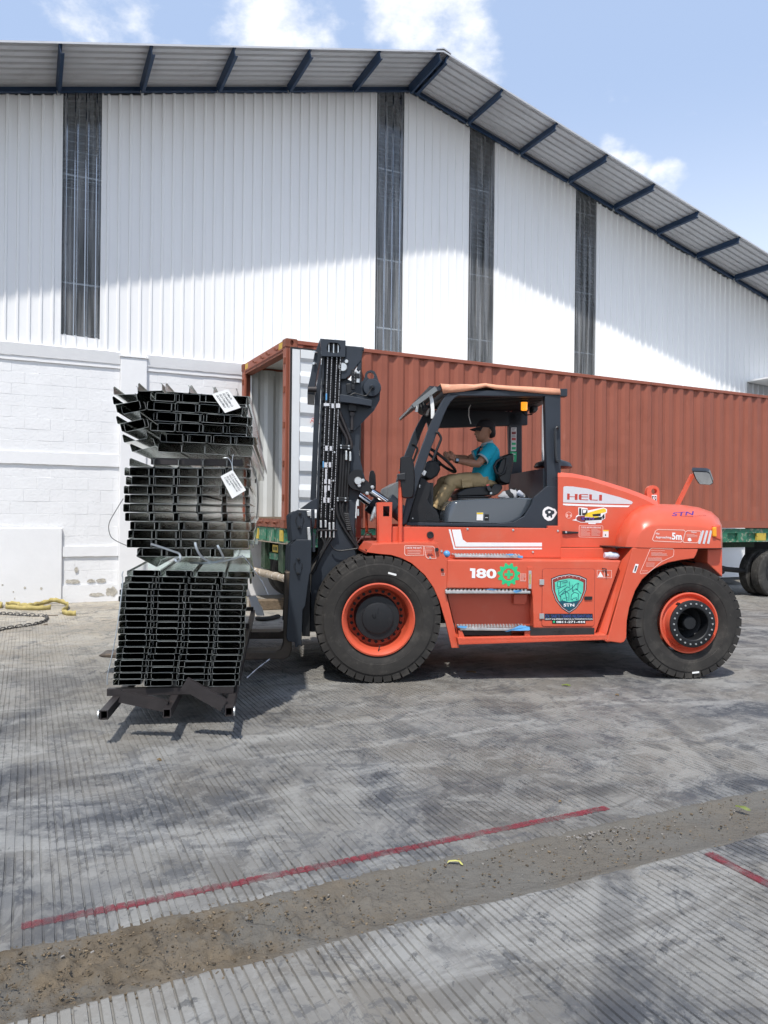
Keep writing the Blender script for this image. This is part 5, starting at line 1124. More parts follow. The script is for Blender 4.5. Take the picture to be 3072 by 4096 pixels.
# grab handles
MB().tube(spline([f3(H1, VP - .03, *q) for q in ((836, 735), (870, 740), (905, 800), (895, 850), (850, 960), (800, 1090))], 4), .013, 8).build('grab_handle', 'black', fl, smooth=60)
MB().tube(spline([f3(H1, 1.86, *q) for q in ((535, 885), (570, 895), (605, 945), (590, 1000), (552, 1105))], 4), .013, 8).build('grab_handle', 'black', fl, smooth=60)
MB().tube(spline([f3(Z3, VP - .05, *q) for q in ((1345, 385), (1330, 400), (1328, 440), (1332, 600), (1342, 640))], 4), .014, 8).build('grab_handle', 'black_gloss', fl, smooth=60)
for q in ((1345, 388), (1342, 636)): a = f3(Z3, VP, *q); MB().cyl((a[0], VP, a[2]), (a[0], VP - .055, a[2]), .014, n=8).build('handle_post', 'black_gloss', fl)
for q in ((1312, 765), (1335, 752), (1336, 780)): a = f1(Z3, VP, *q); MB().lathe([(0, -.002), (.006, -.002), (.006, 0), (0, 0)], 8, (a[0], VP, a[1])).build('screw_hole', 'black', rpil)
# white animal head sticker on the lower frame
ye = VP - .013
em = plate('emblem_sticker', fp(H3, ye, (-100, 700), (-40, 672), (20, 690), (60, 712), (90, 715), (130, 785), (100, 840), (60, 900), (20, 930), (-40, 940), (-100, 900), (-140, 830), (-135, 750)), [fp(H3, ye, (-60, 730), (-20, 715), (30, 740), (75, 750), (85, 790), (60, 820), (40, 825), (42, 870), (15, 890), (5, 850), (-25, 852), (-30, 880), (-70, 860), (-60, 820), (-90, 800), (-95, 755))], ye - .0015, ye, 'white', fl)
MB().prism(fp(H3, ye, (-40, 770), (0, 755), (15, 780), (-20, 800)), ye - .0015, ye).build('emblem_detail', 'white', em)
# labels on the far pillar
yl = 1.857
lb = MB().prism(fp(H2, yl, (1308, 198), (1382, 198), (1376, 512), (1304, 512)), yl - .001, yl).build('safety_label', 'card', frp)
for y, m_, h in ((255, 'maroon', 35), (335, 'redpen', 34), (400, 'green', 30), (458, 'green', 34)): MB().prism(fp(H2, yl, (1318, y), (1372, y), (1370, y + h), (1316, y + h)), yl - .002, yl - .0011).build('label_picture', m_, lb)
lines('label_lines', yl, fine(H2, yl, 1316, 205, 1374, 240, 3, 21) + fine(H2, yl, 1316, 300, 1372, 328, 3, 22), 'ink', lb, yl - .001, .003)
gl = MB().prism(fp(H2, yl, (1298, 518), (1384, 522), (1376, 656), (1292, 650)), yl - .001, yl).build('exit_label', 'green', frp)
MB().prism(fp(H2, yl, (1308, 552), (1335, 532), (1335, 545), (1368, 547), (1368, 560), (1335, 559), (1335, 572)), yl - .002, yl - .0011).build('arrow', 'white', gl); MB().prism(fp(H2, yl, (1322, 588), (1348, 588), (1346, 628), (1320, 628)), yl - .002, yl - .0011).build('exit_symbol', 'white', gl)
# beacon, rear lamp, stack, cleaner
bc = f3(Z3, 1.0, 1100, 226); r_b = .055
MB().lathe([(0, -.075), (.048, -.070), (.055, -.05), (.055, .05), (.06, .055), (.06, .075), (0, .075)], 20).mesh()
def zlathe(prof, c, n=20):
    return MB().loft([[(c[0] + r * math.cos(2 * math.pi * k / n), c[1] + r * math.sin(2 * math.pi * k / n), c[2] + z) for k in range(n)] for r, z in prof])
bcn = zlathe([(.028, -.052), (.034, -.045), (.034, .03), (.036, .035)], bc).build('beacon_lens', 'beacon', fl, smooth=40)
zlathe([(.05, .035), (.055, .07), (.0, .08)], bc).build('beacon_base', 'black', bcn, smooth=40)
a = f3(Z3, 1.5, 1167, 255); MB().prism(fp(Z3, 1.5, (1148, 232), (1188, 224), (1188, 262), (1170, 285), (1146, 280)), 1.42, 1.56).build('rear_work_lamp', 'black_gloss', fl, bevel=.012); MB().tube([f3(Z3, 1.5, 1160, 290), f3(Z3, 1.5, 1110, 296), f3(Z3, 1.5, 1085, 270)], .008, 6).build('lamp_bracket', 'black', fl)
MB().tube([f3(Z3, 1.6, 1247, 205), f3(Z3, 1.6, 1246, 300), f3(Z3, 1.6, 1244, 700)], [.020, .026, .026], 12).build('exhaust_stack', 'grey_vinyl', fl, smooth=60)
a = f3(Z3, 1.3, 1312, 668)
zlathe([(.0, .07), (.10, .065), (.19, .03), (.215, -.015), (.20, -.03), (.09, -.04), (.085, -.35), (0, -.35)], a, 28).build('air_cleaner', 'black_gloss', fl, smooth=40)
# seat cowl: rounded shell
cwl = [(415, 1462), (425, 1350), (450, 1260), (500, 1192), (560, 1165), (700, 1150), (900, 1140), (1300, 1132), (1560, 1130), (1602, 1140), (1590, 1210), (1530, 1320), (1440, 1410), (1340, 1460), (1230, 1485), (800, 1474)]
def ins(P, k, c): return [(c[0] + (x - c[0]) * k, c[1] + (y - c[1]) * k) for x, y in P]
cc = (1000, 1330); rg = []
for v, k in ((.560, .90), (.575, .955), (.62, .99), (.70, 1.0)): rg.append([(x, v, z) for x, z in fp(H2, .62, *ins(cwl, k, cc))])
last = rg[-1]; rg += [[(p[0], 1.7, p[2]) for p in last], [(p[0], 1.82, p[2] - .03) for p in rg[1]]]
cowl = MB().loft(rg).build('seat_cowl', 'cowl', fl, smooth=40)
MB().prism(fp(H2, .56, (852, 1328), (936, 1328), (933, 1432), (849, 1430)), .553, .558).build('cowl_label', 'card', cowl); MB().prism(fp(H2, .552, (854, 1329), (935, 1329), (935, 1350), (854, 1350)), .5515, .5525).build('label_band', 'yellow', cowl)
MB().prism(fp(H2, .555, (955, 1350), (1014, 1350), (1012, 1432), (955, 1432)), .552, .558).build('latch_pocket', 'black', cowl, bevel=.004); MB().prism(fp(H2, .55, (966, 1390), (1000, 1390), (1000, 1400), (966, 1400)), .549, .5515).build('latch_pin', 'zinc', cowl)
# kick panel, dash, steering
MB().prism(fp(H1, .57, (640, 1305), (700, 1330), (775, 1398), (774, 1462), (755, 1550), (735, 1600), (770, 1660), (850, 1735), (880, 1800), (888, 1885), (478, 1888), (540, 1650)), .555, .60).build('kick_panel', 'black', fl, bevel=.01)
c = f1(H1, .554, 762, 1800); plate('kick_ring', circ(c[0], c[1], .044, 24), [circ(c[0], c[1], .040, 24)], .552, .5545, 'black_gloss', fl)
for q in ((635, 1408), (632, 1428), (545, 1830)): a = f1(H1, .552, *q); MB().lathe([(0, -.004), (.006, -.004), (.008, 0), (0, 0)], 8, (a[0], .553, a[1])).build('bolt', 'zinc', fl)
dsh = MB().prism(fp(H1, 1.1, (705, 1110), (800, 1090), (870, 1180), (872, 1215), (835, 1290), (745, 1352), (660, 1300), (660, 1230)), .95, 1.5).build('dashboard', 'black', fl, bevel=.02)
MB().prism(fp(H1, .94, (655, 1260), (690, 1215), (720, 1235), (690, 1290)), .92, .95).build('dash_switch', 'card', dsh)
MB().box(f1(H1, 1.2, 560, 1300)[0], f1(H1, 1.2, 700, 1300)[0], .62, 1.80, f1(H1, 1.2, 600, 1900)[1], f1(H1, 1.2, 600, 1400)[1]).build('front_cowl', 'black', fl)
MB().prism(fp(H1, .8, (215, 1560), (245, 1430), (375, 1355), (372, 1600)), .8, 1.7).build('wiper_panel', 'visor', fl)
wc = Vector(f3(H1, 1.18, 892, 1078)); ax = Vector((-.62, .0, -.78)).normalized()
e1 = Vector((0, 1, 0)); e2 = ax.cross(e1).normalized(); rw = .215
ring = [wc + (e1 * math.cos(2 * math.pi * k / 40) + e2 * math.sin(2 * math.pi * k / 40)) * rw for k in range(41)]
sw = MB().tube(ring, .016, 10, caps=False).build('steering_wheel', 'black', fl, smooth=60)
for a_ in (90, 210, 330): MB().tube([wc + ax * .05, wc + (e1 * math.cos(R(a_)) + e2 * math.sin(R(a_))) * rw], .012, 6).build('spoke', 'black', sw)
MB().tube([wc + ax * .02, wc + ax * .10], [.045, .055], 14).build('horn_pad', 'black', sw); MB().tube([wc + ax * .09, wc + ax * .40], .035, 10).build('column', 'black', sw)
# seat
cush = [(528, 1095), (560, 1060), (640, 1012), (800, 990), (975, 985), (1010, 1010), (1012, 1095), (980, 1105), (700, 1110), (560, 1118)]
s_c = fp(H2, 1.2, *cush); MB().loft([[(x, .96 + .03, z - .0) for x, z in [(a * .94 + .06 * s_c[4][0], b_ * .94 + .06 * s_c[7][1]) for a, b_ in s_c]], [(x, .98 + .03, z) for x, z in s_c], [(x, 1.42, z) for x, z in s_c], [(x, 1.45, z - .01) for x, z in s_c]]).build('seat_cushion', 'seat', fl, bevel=.012)
for y0, y1, x0, x1 in ((1112, 1136, 545, 1000), (1138, 1160, 540, 960), (1162, 1195, 560, 860), (1196, 1232, 610, 800)):
    MB().prism(fp(H2, 1.2, (x0, y0), (x1, y0), (x1 - 20, y1), (x0 + 25, y1)), 1.0, 1.42).build('seat_suspension', 'seat', fl, bevel=.008)
bkr = [(1078, 720), (1100, 660), (1160, 592), (1225, 562), (1272, 566), (1278, 620), (1250, 800), (1222, 955), (1180, 968), (1100, 935), (1062, 850), (1052, 775)]
s_b = fp(H2, 1.2, *bkr); MB().loft([[(x, .97, z) for x, z in [(a * .86 + .14 * np.mean([p[0] for p in s_b]), b_ * .9 + .1 * np.mean([p[1] for p in s_b])) for a, b_ in s_b]], [(x, .995, z) for x, z in s_b], [(x, 1.40, z) for x, z in s_b], [(x, 1.43, z - .02) for x, z in s_b]]).build('seat_backrest', 'seat', fl, smooth=50)
ctr = (1175, 760); MB().tube([f3(H2, .965, *q) for q in [(1082, 720), (1120, 650), (1200, 600), (1250, 600), (1250, 680), (1215, 800), (1170, 830), (1110, 800), (1082, 720)]], .016, 8).build('backrest_bolster', 'seat', fl, smooth=60)
MB().prism(fp(H2, .96, (1000, 1100), (1060, 985), (1090, 945), (1190, 960), (1195, 1010), (1140, 1080), (1080, 1105)), .955, 1.0).build('seat_hinge_cover', 'seat', fl, bevel=.012)
MB().prism(fp(H2, .93, (975, 960), (1015, 950), (1055, 1030), (1030, 1050), (1000, 1035)), .93, .955).build('belt_buckle', 'black_gloss', fl, bevel=.004); MB().prism(fp(H2, .928, (975, 958), (1015, 948), (1022, 965), (985, 975)), .926, .93).build('buckle_button', 'redpen', fl)
a = f1(H2, .95, 1042, 1072); MB().lathe([(0, -.01), (.012, -.008), (.016, 0), (0, 0)], 10, (a[0], .95, a[1])).build('bolt', 'zinc', fl)

# ---- front bracketry
nb = plate('lamp_bracket', fp(Z2, .30, (978, 22), (1110, 20), (1102, 412), (985, 412)), [fp(Z2, .30, (1024, 58), (1085, 58), (1085, 155), (1024, 155))], .29, .32, 'paint_red', fl)
MB().prism(fp(Z2, .30, (965, 30), (980, 22), (990, 412), (975, 412)), .321, .45).build('bracket_web', 'paint_red', nb)
plate('lamp_bracket', fp(Z2, 2.0, (778, 56), (815, 56), (815, 415), (762, 415)), [fp(Z2, 2.0, (782, 85), (802, 85), (802, 150), (782, 150))], 2.0, 2.03, 'paint_red', fl)
MB().box(f1(Z2, 2.0, 762, 400)[0], f1(Z2, 2.0, 1000, 400)[0], 1.75, 2.1, f1(Z2, 2.0, 762, 412)[1] - .1, f1(Z2, 2.0, 762, 350)[1]).build('deck_plate', 'paint_red', fl)
plate('tow_eye', fp(Z2, 1.5, (830, 405), (842, 340), (860, 312), (885, 308), (915, 318), (938, 360), (945, 405)), [circ(*f1(Z2, 1.5, 880, 350), .035, 14)], 1.5, 1.54, 'paint_red', fl)
MB().tube([f3(Z2, 1.95, 870, 310), f3(Z2, 1.95, 866, 0), f3(Z1, 1.95, 1010, 1850)], .018, 8).build('mirror_stalk', 'paint_red', fl)
stalk = MB().tube([f3(Z2, .26, 1185, 400), f3(H1, .26, 388, 1500), f3(H1, .26, 392, 1232)], .022, 8).build('mirror_stalk', 'paint_red', fl, smooth=60)
mo = fp(H1, .24, (385, 1060), (410, 1042), (495, 1032), (520, 1045), (545, 1120), (560, 1300), (556, 1460), (540, 1555), (520, 1572), (432, 1574), (408, 1556), (395, 1440), (378, 1250))
MB().loft([[(x, .215, z) for x, z in [(a * .93 + .07 * np.mean([p[0] for p in mo]), b_ * .95 + .05 * np.mean([p[1] for p in mo])) for a, b_ in mo]], [(x, .235, z) for x, z in mo], [(x + .02, .30, z) for x, z in mo]]).build('side_mirror', 'black', stalk, smooth=40)
MB().prism(fp(H1, .20, (352, 1262), (452, 1245), (452, 1345), (356, 1340)), .20, .26).build('mirror_clamp', 'black_gloss', stalk, bevel=.008)
fm = fp(Z1, 2.05, (1040, 1690), (1052, 1620), (1070, 1605), (1095, 1612), (1112, 1660), (1118, 1760), (1112, 1880), (1095, 1905), (1060, 1900), (1040, 1860)); MB().prism(fm, 2.05, 2.09).build('side_mirror', 'black_gloss', fl, bevel=.008)

# ---- mast
VM = .78
def mp(name, Z, v0, v1, pts, m='navy', par=None, bev=.005): return MB().prism(fp(Z, v0, *pts), v0, v1).build(name, m, par or fl, bevel=bev)
mast = mp('mast_rail', Z1, VM, VM + .26, ((735, 560), (735, 2600), (905, 2600), (885, 2210), (893, 1965), (940, 1870), (1000, 1715), (990, 1675), (930, 1440), (945, 1100), (945, 900), (880, 640)))
far = [(x, z) for x, z in fp(Z1, VM, (735, 560), (735, 2600), (905, 2600), (885, 2210), (893, 1965), (940, 1870), (930, 1440), (945, 1100), (880, 640))]
MB().prism(far, 1.50, 1.62).build('mast_rail', 'navy', fl, bevel=.005)
mp('mast_foot', Z2, VM - .04, VM + .22, ((560, 330), (600, 0), (770, 0), (755, 250), (750, 420), (780, 600), (780, 1250), (330, 1250), (345, 700)))
plate('mast_ear', fp(Z1, VM - .03, (720, 640), (880, 640), (940, 642), (975, 615), (992, 580), (1000, 535), (1020, 510), (1060, 498), (1098, 510), (1120, 545), (1150, 630), (1163, 720), (1158, 830), (1100, 940), (1020, 1020), (945, 1100), (860, 1180), (720, 1180)), [circ(*f1(Z1, VM - .03, 1060, 560), .037, 18)], VM - .03, VM + .02, 'navy', fl)
a = f1(Z1, VM - .03, 1068, 702); MB().lathe([(0, -.075), (.022, -.075), (.03, -.06), (.085, -.055), (.095, -.04), (.097, 0), (0, 0)], 28, (a[0], VM - .03, a[1])).build('lift_pin', 'navy', fl, smooth=35); MB().lathe([(0, -.02), (.012, -.02), (.02, 0), (0, 0)], 12, (a[0], VM - .105, a[1])).build('sensor_plug', 'black', fl)
MB().tube(spline([f3(Z1, VM - .13, *q) for q in ((1068, 702), (1035, 755), (1000, 785), (940, 772), (880, 755), (835, 780))], 4), .007, 6).build('sensor_cable', 'hose', fl)
mp('ear_shelf', Z1, VM - .16, VM - .02, ((720, 765), (800, 775), (1075, 830), (1070, 900), (960, 880), (720, 850)))
mp('shelf_block', Z1, VM - .10, VM - .02, ((815, 870), (902, 880), (900, 955), (815, 950)), 'black'); mp('stop_bolt', Z1, VM - .08, VM - .03, ((830, 955), (880, 960), (878, 1005), (868, 1010), (865, 1165), (835, 1165), (838, 1010), (828, 1000)), 'steel_dark')
mp('junction_box', Z1, VM - .14, VM - .08, ((785, 650), (835, 645), (850, 745), (800, 765)), 'black')
mp('head_plate', Z1, VM - .06, VM + .1, ((780, 228), (890, 235), (965, 262), (958, 385), (925, 420), (835, 555), (780, 595), (730, 600), (725, 400), (780, 350)))
mp('head_beam', Z1, VM - .04, VM + .8, ((770, 225), (985, 245), (985, 285), (770, 265)))
mp('guide_tab', Z1, VM - .05, VM - .0, ((925, 390), (962, 285), (950, 480), (930, 512), (905, 490)))
for q, r__ in (((790, 402), .022), ((750, 465), .05)): a = f1(Z1, VM - .07, *q); MB().lathe([(0, -.018), (r__ * .8, -.018), (r__, 0), (0, 0)], 16, (a[0], VM - .06, a[1])).build('pulley_pin', 'zinc', fl, smooth=40)
ch = [f1(Z1, VM - .10, 862, y) for y in (515, 550, 585, 620, 655, 690)]
for i, (x, z) in enumerate(ch): MB().prism([(x - .014, z - .022), (x + .014, z - .022), (x + .018, z), (x + .014, z + .022), (x - .014, z + .022), (x - .018, z)], VM - .11 - .008 * (i % 2), VM - .085 + .008 * (i % 2)).build('chain_link', 'black', fl, bevel=.003)
MB().cyl(f3(Z1, VM - .06, 912, 520), f3(Z1, VM - .06, 912, 640), .028).build('chain_anchor', 'zinc', fl); mp('anchor_block', Z1, VM - .1, VM - .04, ((885, 530), (938, 535), (938, 590), (885, 585)), 'black')
# hose sheave box at the very top
sb = plate('sheave_box', fp(Z1, VM - .10, (498, 150), (782, 172), (778, 352), (512, 342)), [fp(Z1, VM - .10, (570, 250), (585, 205), (615, 192), (680, 196), (710, 210), (728, 250), (715, 292), (690, 310), (610, 306), (580, 290))], VM - .10, VM - .085, 'navy', fl)
mp('box_body', Z1, VM + .06, VM + .10, ((500, 152), (780, 174), (776, 350), (514, 340)), 'navy', sb); mp('box_top', Z1, VM - .084, VM + .058, ((500, 152), (780, 174), (780, 186), (500, 164)), 'navy', sb); mp('box_base', Z1, VM - .084, VM + .058, ((512, 330), (777, 342), (777, 351), (512, 341)), 'navy', sb)
for i in range(5):
    x, z = f1(Z1, VM - .06, 596 + i * 26, 250); MB().box(x - .006, x + .006, VM - .06, VM + .02, z - .055, z + .05).build('hose_loop', 'hose' if i % 2 else 'zinc', sb)
mp('front_plate', Z1, VM + .12, VM + .9, ((496, 160), (512, 345), (470, 500), (446, 660), (440, 772), (358, 764), (362, 690), (388, 580), (436, 320)), 'navy')
a = f3(Z1, VM + .10, 395, 718); MB().cyl((a[0] - .03, a[1] - .03, a[2]), (a[0] + .06, a[1] - .03, a[2]), .030).build('roller_pin', 'steel_dark', fl)
for q in ((455, 305), (448, 430)): a = f3(Z1, VM + .11, *q); MB().cyl((a[0], a[1], a[2]), (a[0] - .02, a[1] - .03, a[2]), .014, n=8).build('bolt', 'zinc', fl)
# inner rails seen edge on
mp('inner_rail', Z1, VM + .02, VM + .10, ((520, 345), (740, 352), (735, 1200), (720, 2600), (470, 2600), (478, 2210), (495, 1400)), 'black')
mp('rail_flange', Z1, VM - .02, VM + .02, ((535, 345), (552, 345), (505, 1400), (482, 2300), (455, 2300), (480, 1400)), 'navy'); mp('rail_flange', Z1, VM + .12, VM + .16, ((500, 430), (520, 440), (478, 1300), (455, 1935), (390, 1935), (410, 1500), (440, 780)), 'navy'); mp('rail_edge', Z1, VM + .08, VM + .12, ((520, 540), (530, 540), (492, 1300), (468, 2000), (456, 2000), (482, 1300)), 'steel_dark')
MB().box(-.62, -.35, VM + .1, 1.6, .45, .75).build('mast_tie', 'black', fl)
for i in range(18):
    y = 640 + i * 85; x = 536 - (y - 640) * .030; a = f1(Z1, VM - .03, x, y); MB().prism([(a[0] - .012, a[1] - .03), (a[0] + .008, a[1] - .012), (a[0] + .008, a[1] + .012), (a[0] - .012, a[1] + .03)], VM - .04, VM - .022).build('chain_side_link', 'black', fl)
# hoses with printed white dashes
for (xt, xb_, yb_) in ((588, 508, 2180), (632, 556, 2180), (688, 604, 2200), (728, 648, 2200)):
    a = f3(Z1, VM - .07, xt, 320); b = f3(Z1, VM - .07, xb_, yb_)
    h = MB().cyl(a, b, .0125, n=8).build('hydraulic_hose', 'hose', fl, smooth=60)
    r_ = random.Random(int(xt)); mb = MB(); u = .02
    while u < .97:
        d = r_.choice([.006, .008, .012]); p0 = Vector(a).lerp(Vector(b), u); p1 = Vector(a).lerp(Vector(b), u + d)
        mb.box(-.0022, .0022, -.0012, .0, 0, (p0 - p1).length, Matrix.Translation((p1.x - .002, VM - .0822, p1.z)))
        u += d + r_.choice([.004, .005, .008])
    if r_.random() < .9: mb.build('hose_print', 'grey_vinyl', h)['kind'] = 'stuff'
for q in ((555, 1335, 28, 55), (605, 1340, 25, 50), (545, 1520, 30, 55), (595, 1518, 25, 55), (555, 1590, 18, 120), (545, 1705, 26, 50), (590, 1705, 22, 55), (545, 1775, 26, 75), (585, 1775, 22, 55), (548, 1850, 14, 60), (535, 1905, 24, 60), (580, 1910, 24, 55), (625, 868, 26, 50), (540, 865, 60, 30), (675, 868, 45, 48)):
    x, y, w, h = q; mp('hose_tag', Z1, VM - .092, VM - .086, ((x, y), (x + w, y), (x + w, y + h), (x, y + h)), 'grey_vinyl', None, 0)
for q in ((560, 758, 16, 72), (527, 1505, 14, 70)): x, y, w, h = q; mp('hose_tag', Z1, VM - .092, VM - .086, ((x, y), (x + w, y), (x + w, y + h), (x, y + h)), 'bluefilm', None, 0)
for i in range(4):
    x = (502, 562, 612, 662)[i]; y0 = (258, 255, 285, 282)[i]; mp('hose_fitting', H4, VM - .09, VM - .05, ((x, y0), (x + 28, y0), (x + 28, y0 + 95), (x, y0 + 95)), 'zinc'); mp('hose_fitting', H4, VM - .09, VM - .05, ((x + 6, 392), (x + 30, 392), (x + 28, 480), (x + 6, 480)), 'zinc')
mp('hose_bracket', H4, VM - .12, VM - .02, ((455, 385), (480, 376), (725, 374), (725, 385), (485, 390), (470, 470), (455, 500)), 'steel_dark')
for pts in (((520, 470), (560, 560), (500, 720), (430, 880), (395, 940)), ((575, 480), (555, 620), (490, 760), (430, 900)), ((660, 470), (600, 560), (520, 700), (450, 840)), ((625, 470), (560, 600), (470, 720), (420, 790))):
    MB().tube(spline([f3(H4, VM - .08, *q) for q in pts], 5), .014, 7).build('hydraulic_hose', 'hose', fl, smooth=60)
for pts in (((715, 20), (720, 160), (770, 290), (860, 440), (930, 540), (985, 610)), ((755, 20), (775, 180), (850, 330), (915, 470), (985, 600)), ((800, 20), (790, 150), (850, 300), (900, 420), (950, 530)), ((845, 20), (845, 170), (870, 300), (905, 420))):
    MB().tube(spline([f3(H4, VM - .06, *q) for q in pts], 5), .017, 7).build('hydraulic_hose', 'hose', fl, smooth=60)
for i in range(9): a = f3(H4, VM - .06, 838 + i * 4, 180 + i * 24); MB().cyl((a[0] - .022, a[1], a[2]), (a[0] + .022, a[1], a[2] - .004), .022, n=8).build('spring_guard', 'black', fl)
MB().tube(spline([f3(H4, VM - .10, *q) for q in ((640, 560), (680, 620), (750, 640), (850, 632), (980, 612))], 5), .008, 6).build('sensor_cable', 'hose', fl)
for pts in (((700, 930), (760, 1080), (840, 1290), (838, 1370)), ((660, 950), (720, 1110), (795, 1260), (792, 1350))):
    MB().tube(spline([f3(Z1, VM - .06, *q) for q in pts], 5), .017, 8).build('steel_pipe', 'steel_dark', fl, smooth=60)
for y in (1325, 1900): mp('pipe_clamp', Z1, VM - .09, VM - .03, ((722 - (y > 1500) * 40, y), (845 - (y > 1500) * 25, y + 8), (840 - (y > 1500) * 25, y + 55), (722 - (y > 1500) * 45, y + 50)), 'black')
for q in ((730, 1333), (730, 1360), (816, 1338), (816, 1368), (693, 1917), (693, 1942), (780, 1917), (780, 1945), (658, 1408), (645, 1723), (632, 2040)): a = f1(Z1, VM - .095, *q); MB().lathe([(0, -.008), (.009, -.006), (.011, 0), (0, 0)], 8, (a[0], VM - .09, a[1])).build('bolt', 'zinc', fl)
for q in ((788, 1390), (832, 1400)): mp('pipe_fitting', Z1, VM - .10, VM - .06, ((q[0] - 10, q[1]), (q[0] + 10, q[1]), (q[0] + 12, q[1] + 45), (q[0] + 12, q[1] + 105), (q[0] - 12, q[1] + 105), (q[0] - 12, q[1] + 45)), 'zinc')
for x in (738, 768, 800, 828): MB().cyl(f3(Z1, VM - .05, x, 1380), f3(Z1, VM - .05, x - 30, 1910), .016, n=8).build('hydraulic_hose', 'hose', fl, smooth=60)
# tilt cylinders
def tilt(v, pa, pb, pc, pd, label):
    A, B, C_, D = [Vector(f3(Z1, v, *q)) for q in (pa, pb, pc, pd)]
    r = MB().cyl(A, C_, .040, n=18).build('tilt_rod', 'chrome', fl, smooth=60)
    MB().cyl(C_, D, .085, n=24).build('tilt_barrel', 'navy', fl, smooth=60); dd = (D - C_).normalized(); MB().cyl(C_ - dd * .02, C_ + dd * .09, .098, n=24).build('gland_nut', 'navy', fl, smooth=50); return r
tilt(.70, (1030, 1820), (0, 0), (1250, 1965), (1480, 2160), 1)
tilt(1.68, (900, 1870), (0, 0), (1060, 1985), (1250, 2130), 2)
a = f1(Z1, .66, 918, 1712)
cl_o = [(a[0] + .105 * math.cos(R(t)), a[1] + .105 * math.sin(R(t))) for t in range(60, 285, 15)] + fp(Z1, .66, (1000, 1870), (1010, 1840), (1065, 1850), (1090, 1795), (1035, 1735), (990, 1700), (960, 1672))
plate('tilt_clevis', cl_o, [], .66, .76, 'black', fl, bevel=.006)
MB().lathe([(0, -.025), (.035, -.025), (.042, -.015), (.042, 0), (0, 0)], 20, (f1(Z1, .66, 918, 1725)[0], .66, f1(Z1, .66, 918, 1725)[1])).build('clevis_pin', 'zinc', fl, smooth=40)
for q in ((972, 1720), (930, 1776), (1075, 1793), (1018, 1862)): a = f1(Z1, .66, *q); MB().lathe([(0, -.022), (.018, -.02), (.022, 0), (0, 0)], 6, (a[0], .66, a[1])).build('bolt', 'zinc', fl)
MB().tube([f3(Z1, .62, *q) for q in ((1112, 2010), (1095, 2075), (1075, 2140), (1060, 2170))], [.016, .024, .024, .016], 8).build('hose_elbow', 'zinc', fl); MB().tube([f3(Z1, .62, *q) for q in ((1100, 2090), (1135, 2150))], .014, 8).build('hose_elbow', 'zinc', fl)

# ---- carriage and forks
VK = .40
up = mp('carriage_plate', H4, VK + .06, VK + .11, ((132, 330), (134, 185), (165, 150), (225, 122), (335, 126), (388, 135), (390, 505), (345, 515), (200, 505), (152, 520)))
lo_ = mp('carriage_plate', H4, VK, VK + .05, ((205, 502), (345, 500), (398, 515), (392, 900), (372, 945), (338, 1200), (318, 1340), (287, 1392), (272, 1830), (232, 1836), (222, 1862), (190, 1862), (186, 1800), (100, 1785), (80, 1740), (105, 1300), (130, 640), (136, 575)))
for dv, dx in ((.20, -30), (.36, -62)):
    mp('carriage_plate', H4, VK + dv, VK + dv + .05, [(x + dx, y + 20) for x, y in ((205, 482), (345, 480), (392, 900), (338, 1200), (287, 1392), (272, 1500), (90, 1500), (105, 1300), (130, 640), (136, 555))]); mp('carriage_plate', H4, VK + dv + .06, VK + dv + .10, [(x + dx * .9, y + 18) for x, y in ((134, 185), (165, 150), (225, 122), (300, 126), (300, 500), (152, 500))])
for (cx0, cy0, pl_, vv) in ((250, 262, up, VK + .06), (232, 840, lo_, VK)):
    c = f1(H4, vv, cx0, cy0); plate('roller_collar', circ(c[0], c[1], .045, 28), [circ(c[0], c[1], .040, 28)], vv - .004, vv, 'black', pl_)
    k = mp('keeper_plate', H4, vv - .014, vv - .005, ((cx0 - 22, cy0 - 108), (cx0 + 22, cy0 - 104), (cx0 + 42, cy0 - 20), (cx0 + 35, cy0 + 60), (cx0 + 22, cy0 + 104), (cx0 - 26, cy0 + 100), (cx0 - 36, cy0 + 40), (cx0 - 34, cy0 - 30)), 'navy', pl_, .003)
    for dy in (-88, 85): b_ = f1(H4, vv, cx0 + (4 if dy < 0 else -4), cy0 + dy); MB().lathe([(0, -.022), (.012, -.02), (.016, 0), (0, 0)], 6, (b_[0], vv - .014, b_[1])).build('bolt', 'black', pl_)
mp('chain_cover', H4, VK + .04, VK + .2, ((335, 140), (388, 140), (388, 205), (345, 205)), 'alu'); mp('wear_pad', H4, VK + .03, VK + .06, ((340, 345), (378, 345), (392, 510), (350, 505)), 'alu'); mp('carriage_side', H4, VK + .12, VK + .3, ((392, 120), (438, 112), (440, 300), (410, 400), (450, 440), (445, 660), (405, 660), (395, 300)), 'navy')
mp('backrest_strut', H4, VK + .25, VK + .3, ((245, 115), (440, -20), (470, -20), (470, 120)), 'navy')
mp('carriage_frame', H4, VK + .1, 2.0, ((280, 900), (385, 900), (378, 1725), (278, 1722)), 'black')
MB().box(f1(H4, .6, 140, 300)[0], f1(H4, .6, 380, 300)[0], VK + .5, 1.98, f1(H4, .6, 200, 1250)[1], f1(H4, .6, 200, 1100)[1]).box(f1(H4, .6, 140, 300)[0], f1(H4, .6, 380, 300)[0], VK + .5, 1.98, f1(H4, .6, 200, 700)[1], f1(H4, .6, 200, 560)[1]).build('carriage_bar', 'black', fl)
FKZ0, FKZ1 = .130, .212; xh = FT.at(1166, 2601, .55)[0]; xtip = FT.at(394, 2600, .55)[0]
